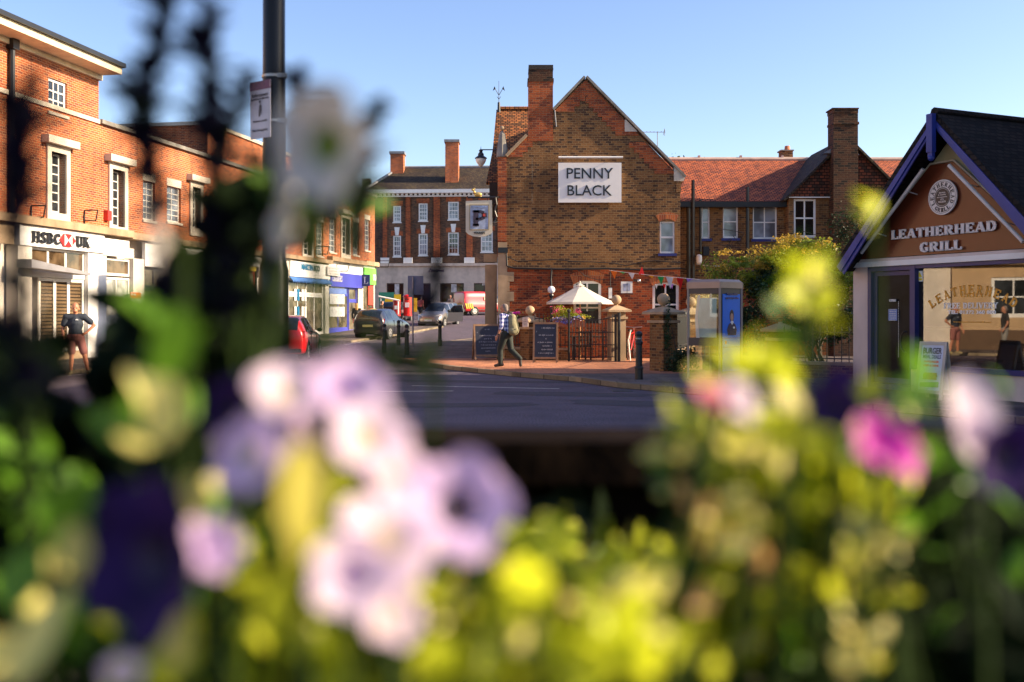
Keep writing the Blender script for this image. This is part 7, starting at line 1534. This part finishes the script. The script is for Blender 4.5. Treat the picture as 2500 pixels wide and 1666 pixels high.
def plant(label, name, cat, leaves, flowers, rnd_, group='plants crowding the planter', spikes=(), seeds=0, blades=()):
    """leaves: (material, [(px, py, spread x, spread y, d0, d1, count, size px)])"""
    al = [l_ for _, L_ in leaves for l_ in L_]; cx0 = sum(l_[0] for l_ in al) / len(al); dm = sum(l_[4] for l_ in al) / len(al)
    t = thing(name, label, cat, (ray(cx0) * dm, max(.3, dm), 1.28), 0, group); st_ = MB()
    for mt, L_ in leaves:
        m = MB()
        for (px, py, sx, sy, d0, d1, n_, sz) in L_:
            for i in range(n_):
                x = px + rnd_.gauss(0, 1) * sx; y = py + rnd_.gauss(0, 1) * sy; d = rnd_.uniform(d0, d1)
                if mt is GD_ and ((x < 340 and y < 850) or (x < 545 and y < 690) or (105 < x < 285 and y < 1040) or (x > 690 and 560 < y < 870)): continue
                p = P(x, y, d)
                if p.z < 1.29: p.z = 1.29 + rnd_.uniform(0, .04)
                Lm = sz / K * d * rnd_.uniform(.6, 1.35); dr2 = V((rnd_.uniform(-1, 1), rnd_.uniform(-1, .6), rnd_.uniform(-.3, 1.1))); nm = V((rnd_.uniform(-.3, 1.0), rnd_.uniform(-1, .4), rnd_.uniform(-.2, 1)))
                blade(m, p, dr2, nm, Lm, Lm * rnd_.uniform(.38, .62), rnd_.uniform(0, .5))
                if i % 14 == 0: stemto(st_, p, .0016, rnd_=rnd_)
        m.build('leaves', mt, t, smooth=True)
    for i, (px, py, d, rpx, face, mp, mt_) in enumerate(flowers):
        d *= .84; p = P(px, py, d); petunia(t, p, face, rpx / K * d, mp, mt_, seed=seeds + i); stemto(st_, p - V(face).normalized() * rpx / K * d, .0022, rnd_)
    for (pp, d, mt) in spikes:
        path_ = [P(a, b, d) for a, b in pp]; st_.path(path_, .0017, n=5); m = MB()
        for a, b in zip(path_, path_[1:]):
            L_ = (b - a).length; k = max(2, int(L_ / .0028))
            for i in range(k):
                c = a.lerp(b, i / k); ww = .5 + .5 * math.sin(i * .9 + L_ * 90)
                for q_ in range(3):
                    an = rnd_.uniform(0, 6.28); blade(m, c, (math.cos(an), math.sin(an), rnd_.uniform(.1, 1.2)), (0, 0, 1), rnd_.uniform(.012, .023) * (.35 + .8 * ww), .0095, .1)
        m.build('flower_spike', mt, t, smooth=True)
    if st_.v: st_.build('stems', GS, t)
    for (xa, ya, xb, yb, w_, d, mt, nx) in blades:
        m = MB(); a, b = P(xa, ya, d), P(xb, yb, d * 1.02); blade(m, a, b - a, (nx, -1, .3), (b - a).length, w_ / K * d, .12); m.build('large_leaf', mt, t, smooth=True)
    return t
NAVYF = mat('backlit_salvia', (.006, .006, .022), .8, var=.5, vs=40, trans=.05, spec=.1)  # purple salvia painted blue-black, as backlit and in shade
PETG = mat('petal_white_shaded', (.52, .46, .40), .7, var=.08, trans=.1, spec=.1)  # white petals greyed in the colour to look shaded
WTH = mat('pale_throat', (.6, .5, .3), .6, trans=.2); YTH = mat('yellow_throat', (.55, .5, .04), .5, trans=.2); DTH = mat('dark_throat', (.02, .004, .03), .6); GTH = mat('green_throat', (.16, .22, .01), .5); PTH = mat('purple_throat', (.10, .03, .22), .6)
r1 = random.Random(21)
plant('salvia coloured backlit-dark with a tall spike leaving the top of the view, left', 'salvia_plant', 'flower', [(GD_, [(330, 840, 40, 60, .55, .7, 20, 120)])], [], r1, spikes=[([(400, 760), (372, 430), (352, 260), (395, 100), (400, -40)], .5, NAVYF), ([(365, 420), (330, 250), (322, 200)], .51, NAVYF), ([(372, 460), (345, 380), (360, 300)], .5, NAVYF)])
plant('salvia coloured backlit-dark with a spike leaning right of the tallest one', 'salvia_plant', 'flower', [(GD_, [(520, 700, 40, 90, .55, .7, 30, 120)])], [], r1, spikes=[([(560, 800), (520, 480), (512, 250), (500, 130), (515, 30)], .5, NAVYF), ([(540, 420), (585, 270), (610, 190)], .52, NAVYF), ([(500, 350), (520, 280), (512, 200)], .5, NAVYF)])
plant('salvia spike coloured backlit-black at the far left edge over the brick bank', 'salvia_plant', 'flower', [(GD_, [(40, 880, 40, 60, .5, .65, 24, 130)])], [], r1, spikes=[([(70, 1000), (40, 620), (42, 430), (60, 280), (75, 170)], .4, NAVYF), ([(40, 560), (52, 420), (68, 300)], .4, NAVYF), ([(48, 500), (30, 380), (45, 260)], .41, NAVYF)])
plant('low salvia with two short spikes behind the shade-greyed white petunia', 'salvia_plant', 'flower', [(GD_, [(690, 500, 40, 20, .5, .6, 14, 90), (950, 905, 36, 24, .5, .55, 12, 100)])], [], r1, spikes=[([(760, 600), (725, 300), (722, 190)], .55, NAVYF), ([(880, 640), (885, 350), (915, 280), (935, 292)], .5, NAVYF), ([(1064, 640), (1070, 700), (1050, 790)], .8, NAVYF)])
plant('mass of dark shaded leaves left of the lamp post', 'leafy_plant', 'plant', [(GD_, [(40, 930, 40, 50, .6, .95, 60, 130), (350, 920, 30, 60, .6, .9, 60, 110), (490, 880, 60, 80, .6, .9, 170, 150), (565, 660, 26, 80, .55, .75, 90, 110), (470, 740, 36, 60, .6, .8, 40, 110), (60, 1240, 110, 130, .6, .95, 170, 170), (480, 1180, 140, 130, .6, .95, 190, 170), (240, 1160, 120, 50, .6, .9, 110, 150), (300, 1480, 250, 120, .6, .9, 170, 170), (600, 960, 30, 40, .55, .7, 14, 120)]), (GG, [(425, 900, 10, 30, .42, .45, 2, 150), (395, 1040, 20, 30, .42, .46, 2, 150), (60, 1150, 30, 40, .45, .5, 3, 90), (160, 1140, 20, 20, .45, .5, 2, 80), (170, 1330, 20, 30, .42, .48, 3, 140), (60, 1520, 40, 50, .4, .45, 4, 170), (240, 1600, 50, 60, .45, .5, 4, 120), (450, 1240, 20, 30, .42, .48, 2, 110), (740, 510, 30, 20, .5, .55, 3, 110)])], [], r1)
plant('pale leaves catching the sun low at the left edge', 'leafy_plant', 'plant', [(GP, [(400, 1030, 10, 30, .38, .42, 2, 120), (190, 1370, 12, 20, .38, .44, 2, 120), (90, 1580, 20, 40, .38, .42, 2, 180), (470, 1210, 14, 20, .42, .46, 1, 120), (430, 1540, 12, 30, .42, .46, 2, 110)]), (GG, [(300, 1570, 120, 60, .45, .6, 10, 120), (40, 1280, 50, 80, .5, .6, 5, 110), (60, 1080, 50, 60, .5, .6, 6, 100), (160, 1500, 120, 70, .5, .6, 12, 120)])], [], r1, blades=[(432, 750, 410, 950, 120, .38, GG, .6), (402, 920, 392, 1100, 105, .36, GP, .2), (370, 900, 400, 1060, 150, .4, GG, .1), (165, 1170, 190, 1400, 140, .36, GG, .5), (180, 1280, 190, 1430, 80, .345, GP, .2), (20, 1670, 160, 1440, 95, .34, GP, .2), (20, 1480, 90, 1330, 110, .38, GG, .2), (440, 1470, 425, 1650, 70, .36, GP, .2), (468, 1160, 500, 1280, 70, .38, GP, .2)])
cz_ = (-.25, -1, .25)
plant('shade-greyed white petunia high up beside the lamp post', 'petunia_plant', 'flower', [(GD_, [(640, 520, 50, 50, .5, .6, 40, 120), (760, 490, 60, 25, .5, .6, 24, 110)]), (GG, [(830, 520, 50, 14, .5, .55, 3, 120)])], [(780, 350, .42, 150, (-.5, -1, -.05), PETG, GTH), (690, 550, .5, 74, (-.8, -.6, .1), PETG, GTH), (375, 590, .48, 74, (-.9, -.5, .0), PETG, GTH), (75, 730, .5, 46, (-.9, -.5, .0), PETG, GTH), (700, 460, .5, 60, (-.9, -.5, .0), PETG, GTH)], r1)
plant('cluster of lilac and white petunias above a tall yellow leaf, centre left', 'petunia_plant', 'flower', [(GY, [(740, 1280, 16, 60, .38, .42, 6, 230), (700, 1470, 90, 80, .4, .55, 36, 170)]), (GG, [(620, 1350, 60, 90, .42, .6, 22, 170)])],
      [(700, 945, .42, 92, (.3, -.7, .8), PETW, WTH), (850, 940, .43, 98, (.3, -.8, .7), PETP, PTH), (780, 1020, .45, 110, (.1, -.9, .3), PETP, DTH), (605, 1110, .40, 100, (-.3, -.9, .5), PETP, WTH), (905, 1060, .41, 105, (.5, -.8, .5), PETW, WTH), (960, 1130, .42, 90, (.6, -.7, .6), PETW, YTH), (650, 1060, .43, 80, (.2, -.8, .5), PETP, PTH)], r1, seeds=5, blades=[(735, 1080, 748, 1370, 120, .28, YLF, .5), (690, 1400, 660, 1560, 90, .3, GY, .4)])
plant('bright white and lilac petunias overlapping low in the middle', 'petunia_plant', 'flower', [(GY, [(900, 1560, 120, 70, .38, .5, 50, 190), (1010, 1640, 150, 50, .38, .5, 40, 190)]), (GO, [(1060, 1440, 50, 30, .4, .45, 7, 130)])],
      [(950, 1310, .40, 135, (.45, -.75, .6), PETW, WTH), (860, 1400, .38, 110, (.2, -.9, .4), PETW, PTH), (1120, 1235, .42, 140, (.15, -1, .35), PETP, DTH), (1180, 1170, .45, 60, (.6, -.6, .6), PETP, PTH), (960, 1500, .39, 80, (.5, -.7, .6), PETW, WTH)], r1, seeds=20)
plant('blackish purple petunia with a lilac edge at lower left', 'petunia_plant', 'flower', [(GD_, [(330, 1500, 120, 80, .45, .6, 60, 160)]), (GG, [(480, 1580, 60, 50, .42, .5, 10, 150)])], [(335, 1370, .40, 215, (-.6, -1, .1), PETD, DTH), (520, 1330, .40, 80, (.5, -.8, .5), PETP, PTH), (330, 1270, .43, 130, (-.2, -.8, .7), PETD, DTH), (560, 1000, .5, 90, (-.4, -.9, .2), PETD, DTH), (300, 1640, .4, 50, (.3, -.6, .8), PETW, YTH)], r1, seeds=40)
plant('yellow green trailing plant filling the bottom centre', 'leafy_plant', 'plant', [(GY, [(1250, 1530, 170, 75, .36, .6, 110, 115), (1550, 1530, 140, 75, .36, .6, 100, 110), (1180, 1640, 330, 40, .36, .5, 90, 130), (1300, 1440, 330, 50, .6, .85, 260, 110), (1500, 1560, 330, 60, .5, .75, 260, 110), (1850, 1500, 130, 80, .45, .7, 150, 100), (800, 1600, 160, 50, .5, .7, 100, 120), (650, 1630, 140, 50, .36, .5, 50, 140), (1400, 1410, 90, 50, .42, .55, 34, 95), (1150, 1440, 90, 50, .42, .55, 20, 95)]), (GG, [(1350, 1560, 260, 80, .42, .7, 90, 140), (900, 1620, 200, 50, .42, .6, 40, 150), (1180, 1380, 60, 40, .42, .5, 14, 120)]), (GP, [(1500, 1450, 240, 80, .34, .5, 34, 65), (1250, 1560, 260, 60, .34, .5, 24, 65)]), (GO, [(1300, 1430, 160, 50, .38, .5, 16, 80), (1700, 1400, 60, 70, .38, .5, 12, 70)])], [], r1)
plant('upright yellow green stems rising right of the middle', 'leafy_plant', 'plant', [(GY, [(1700, 1030, 30, 30, .42, .5, 14, 80), (1790, 1110, 30, 60, .42, .5, 40, 95), (1810, 1270, 34, 60, .42, .5, 36, 95), (1700, 1380, 40, 50, .42, .5, 18, 90), (1835, 900, 28, 20, .42, .5, 10, 90)]), (GP, [(1780, 1090, 22, 22, .38, .44, 5, 80), (1820, 1290, 22, 50, .38, .44, 7, 80), (1640, 1110, 20, 40, .42, .5, 6, 70), (1700, 1350, 30, 30, .4, .45, 7, 80)]), (GO, [(1690, 1240, 20, 25, .4, .45, 6, 70), (1840, 1390, 25, 25, .4, .45, 6, 80)]), (GG, [(1640, 1100, 25, 60, .45, .5, 10, 90)])], [], r1)
plant('tall yellow green plant leaning before the kiosk and the grill', 'leafy_plant', 'plant', [(GY, [(1965, 700, 30, 16, .46, .52, 6, 75), (1960, 790, 16, 40, .46, .52, 4, 75), (1990, 1070, 70, 44, .42, .52, 60, 95), (2080, 1210, 56, 56, .42, .52, 48, 95), (1960, 1240, 60, 70, .42, .5, 34, 90), (2040, 1380, 40, 50, .42, .52, 24, 95), (2115, 530, 18, 22, .5, .55, 4, 65), (1900, 890, 40, 14, .44, .5, 12, 90)]),
      (GG, [(2140, 1240, 50, 60, .45, .55, 24, 120), (2230, 960, 40, 24, .46, .5, 7, 100), (1980, 1230, 60, 60, .45, .55, 24, 110), (1950, 760, 24, 50, .5, .55, 8, 70)]), (GP, [(1905, 1140, 18, 18, .38, .44, 5, 80), (1950, 1010, 18, 18, .4, .44, 4, 70), (2160, 1350, 22, 22, .38, .42, 5, 80), (2100, 1420, 40, 60, .4, .45, 9, 90), (2090, 1590, 50, 40, .4, .46, 12, 90), (1955, 690, 14, 8, .44, .5, 3, 60)])], [(1740, 965, .46, 42, (.4, -.7, .6), PETK, PTH), (1810, 975, .45, 56, (.6, -.7, .4), PETW, PTH)], r1, seeds=60)
plant('magenta and violet petunias on the right before the grill', 'petunia_plant', 'flower', [(GG, [(2240, 1140, 40, 40, .44, .5, 10, 100), (2300, 1050, 90, 60, .5, .6, 8, 80), (2380, 1180, 20, 20, .45, .5, 4, 80)]), (GD_, [(2200, 1300, 120, 80, .5, .7, 50, 130)])], [(2150, 1070, .44, 72, (.2, -.9, .4), PETM, PETM), (2215, 1110, .45, 60, (.6, -.8, .2), PETM, PETM), (2035, 985, .48, 76, (-.3, -.8, .4), PETD, DTH), (2050, 930, .5, 50, (-.4, -.7, .5), PETD, PTH)], r1, seeds=70)
pk_ = plant('pale pink drooping petunia petal at the right edge', 'petunia_plant', 'flower', [(GD_, [(2420, 1300, 60, 100, .45, .65, 40, 140)]), (PETW, [])] if False else [(GD_, [(2420, 1300, 60, 100, .45, .65, 40, 140)])], [(2470, 1120, .46, 110, (.2, -1, -.2), PETD, DTH)], r1, seeds=90)
m = MB(); a = P(2330, 925, .42); b_ = P(2440, 1150, .42); blade(m, a, b_ - a, (.2, -1, .3), (b_ - a).length * 1.05, .024, .1); blade(m, P(2345, 1040, .415), P(2430, 1110, .415) - P(2345, 1040, .415), (-.2, -1, .3), .022, .018, .1); m.build('pink_petal', mat('petal_pale_pink', (.78, .60, .70), .5, var=.06, trans=.3), pk_, smooth=True)
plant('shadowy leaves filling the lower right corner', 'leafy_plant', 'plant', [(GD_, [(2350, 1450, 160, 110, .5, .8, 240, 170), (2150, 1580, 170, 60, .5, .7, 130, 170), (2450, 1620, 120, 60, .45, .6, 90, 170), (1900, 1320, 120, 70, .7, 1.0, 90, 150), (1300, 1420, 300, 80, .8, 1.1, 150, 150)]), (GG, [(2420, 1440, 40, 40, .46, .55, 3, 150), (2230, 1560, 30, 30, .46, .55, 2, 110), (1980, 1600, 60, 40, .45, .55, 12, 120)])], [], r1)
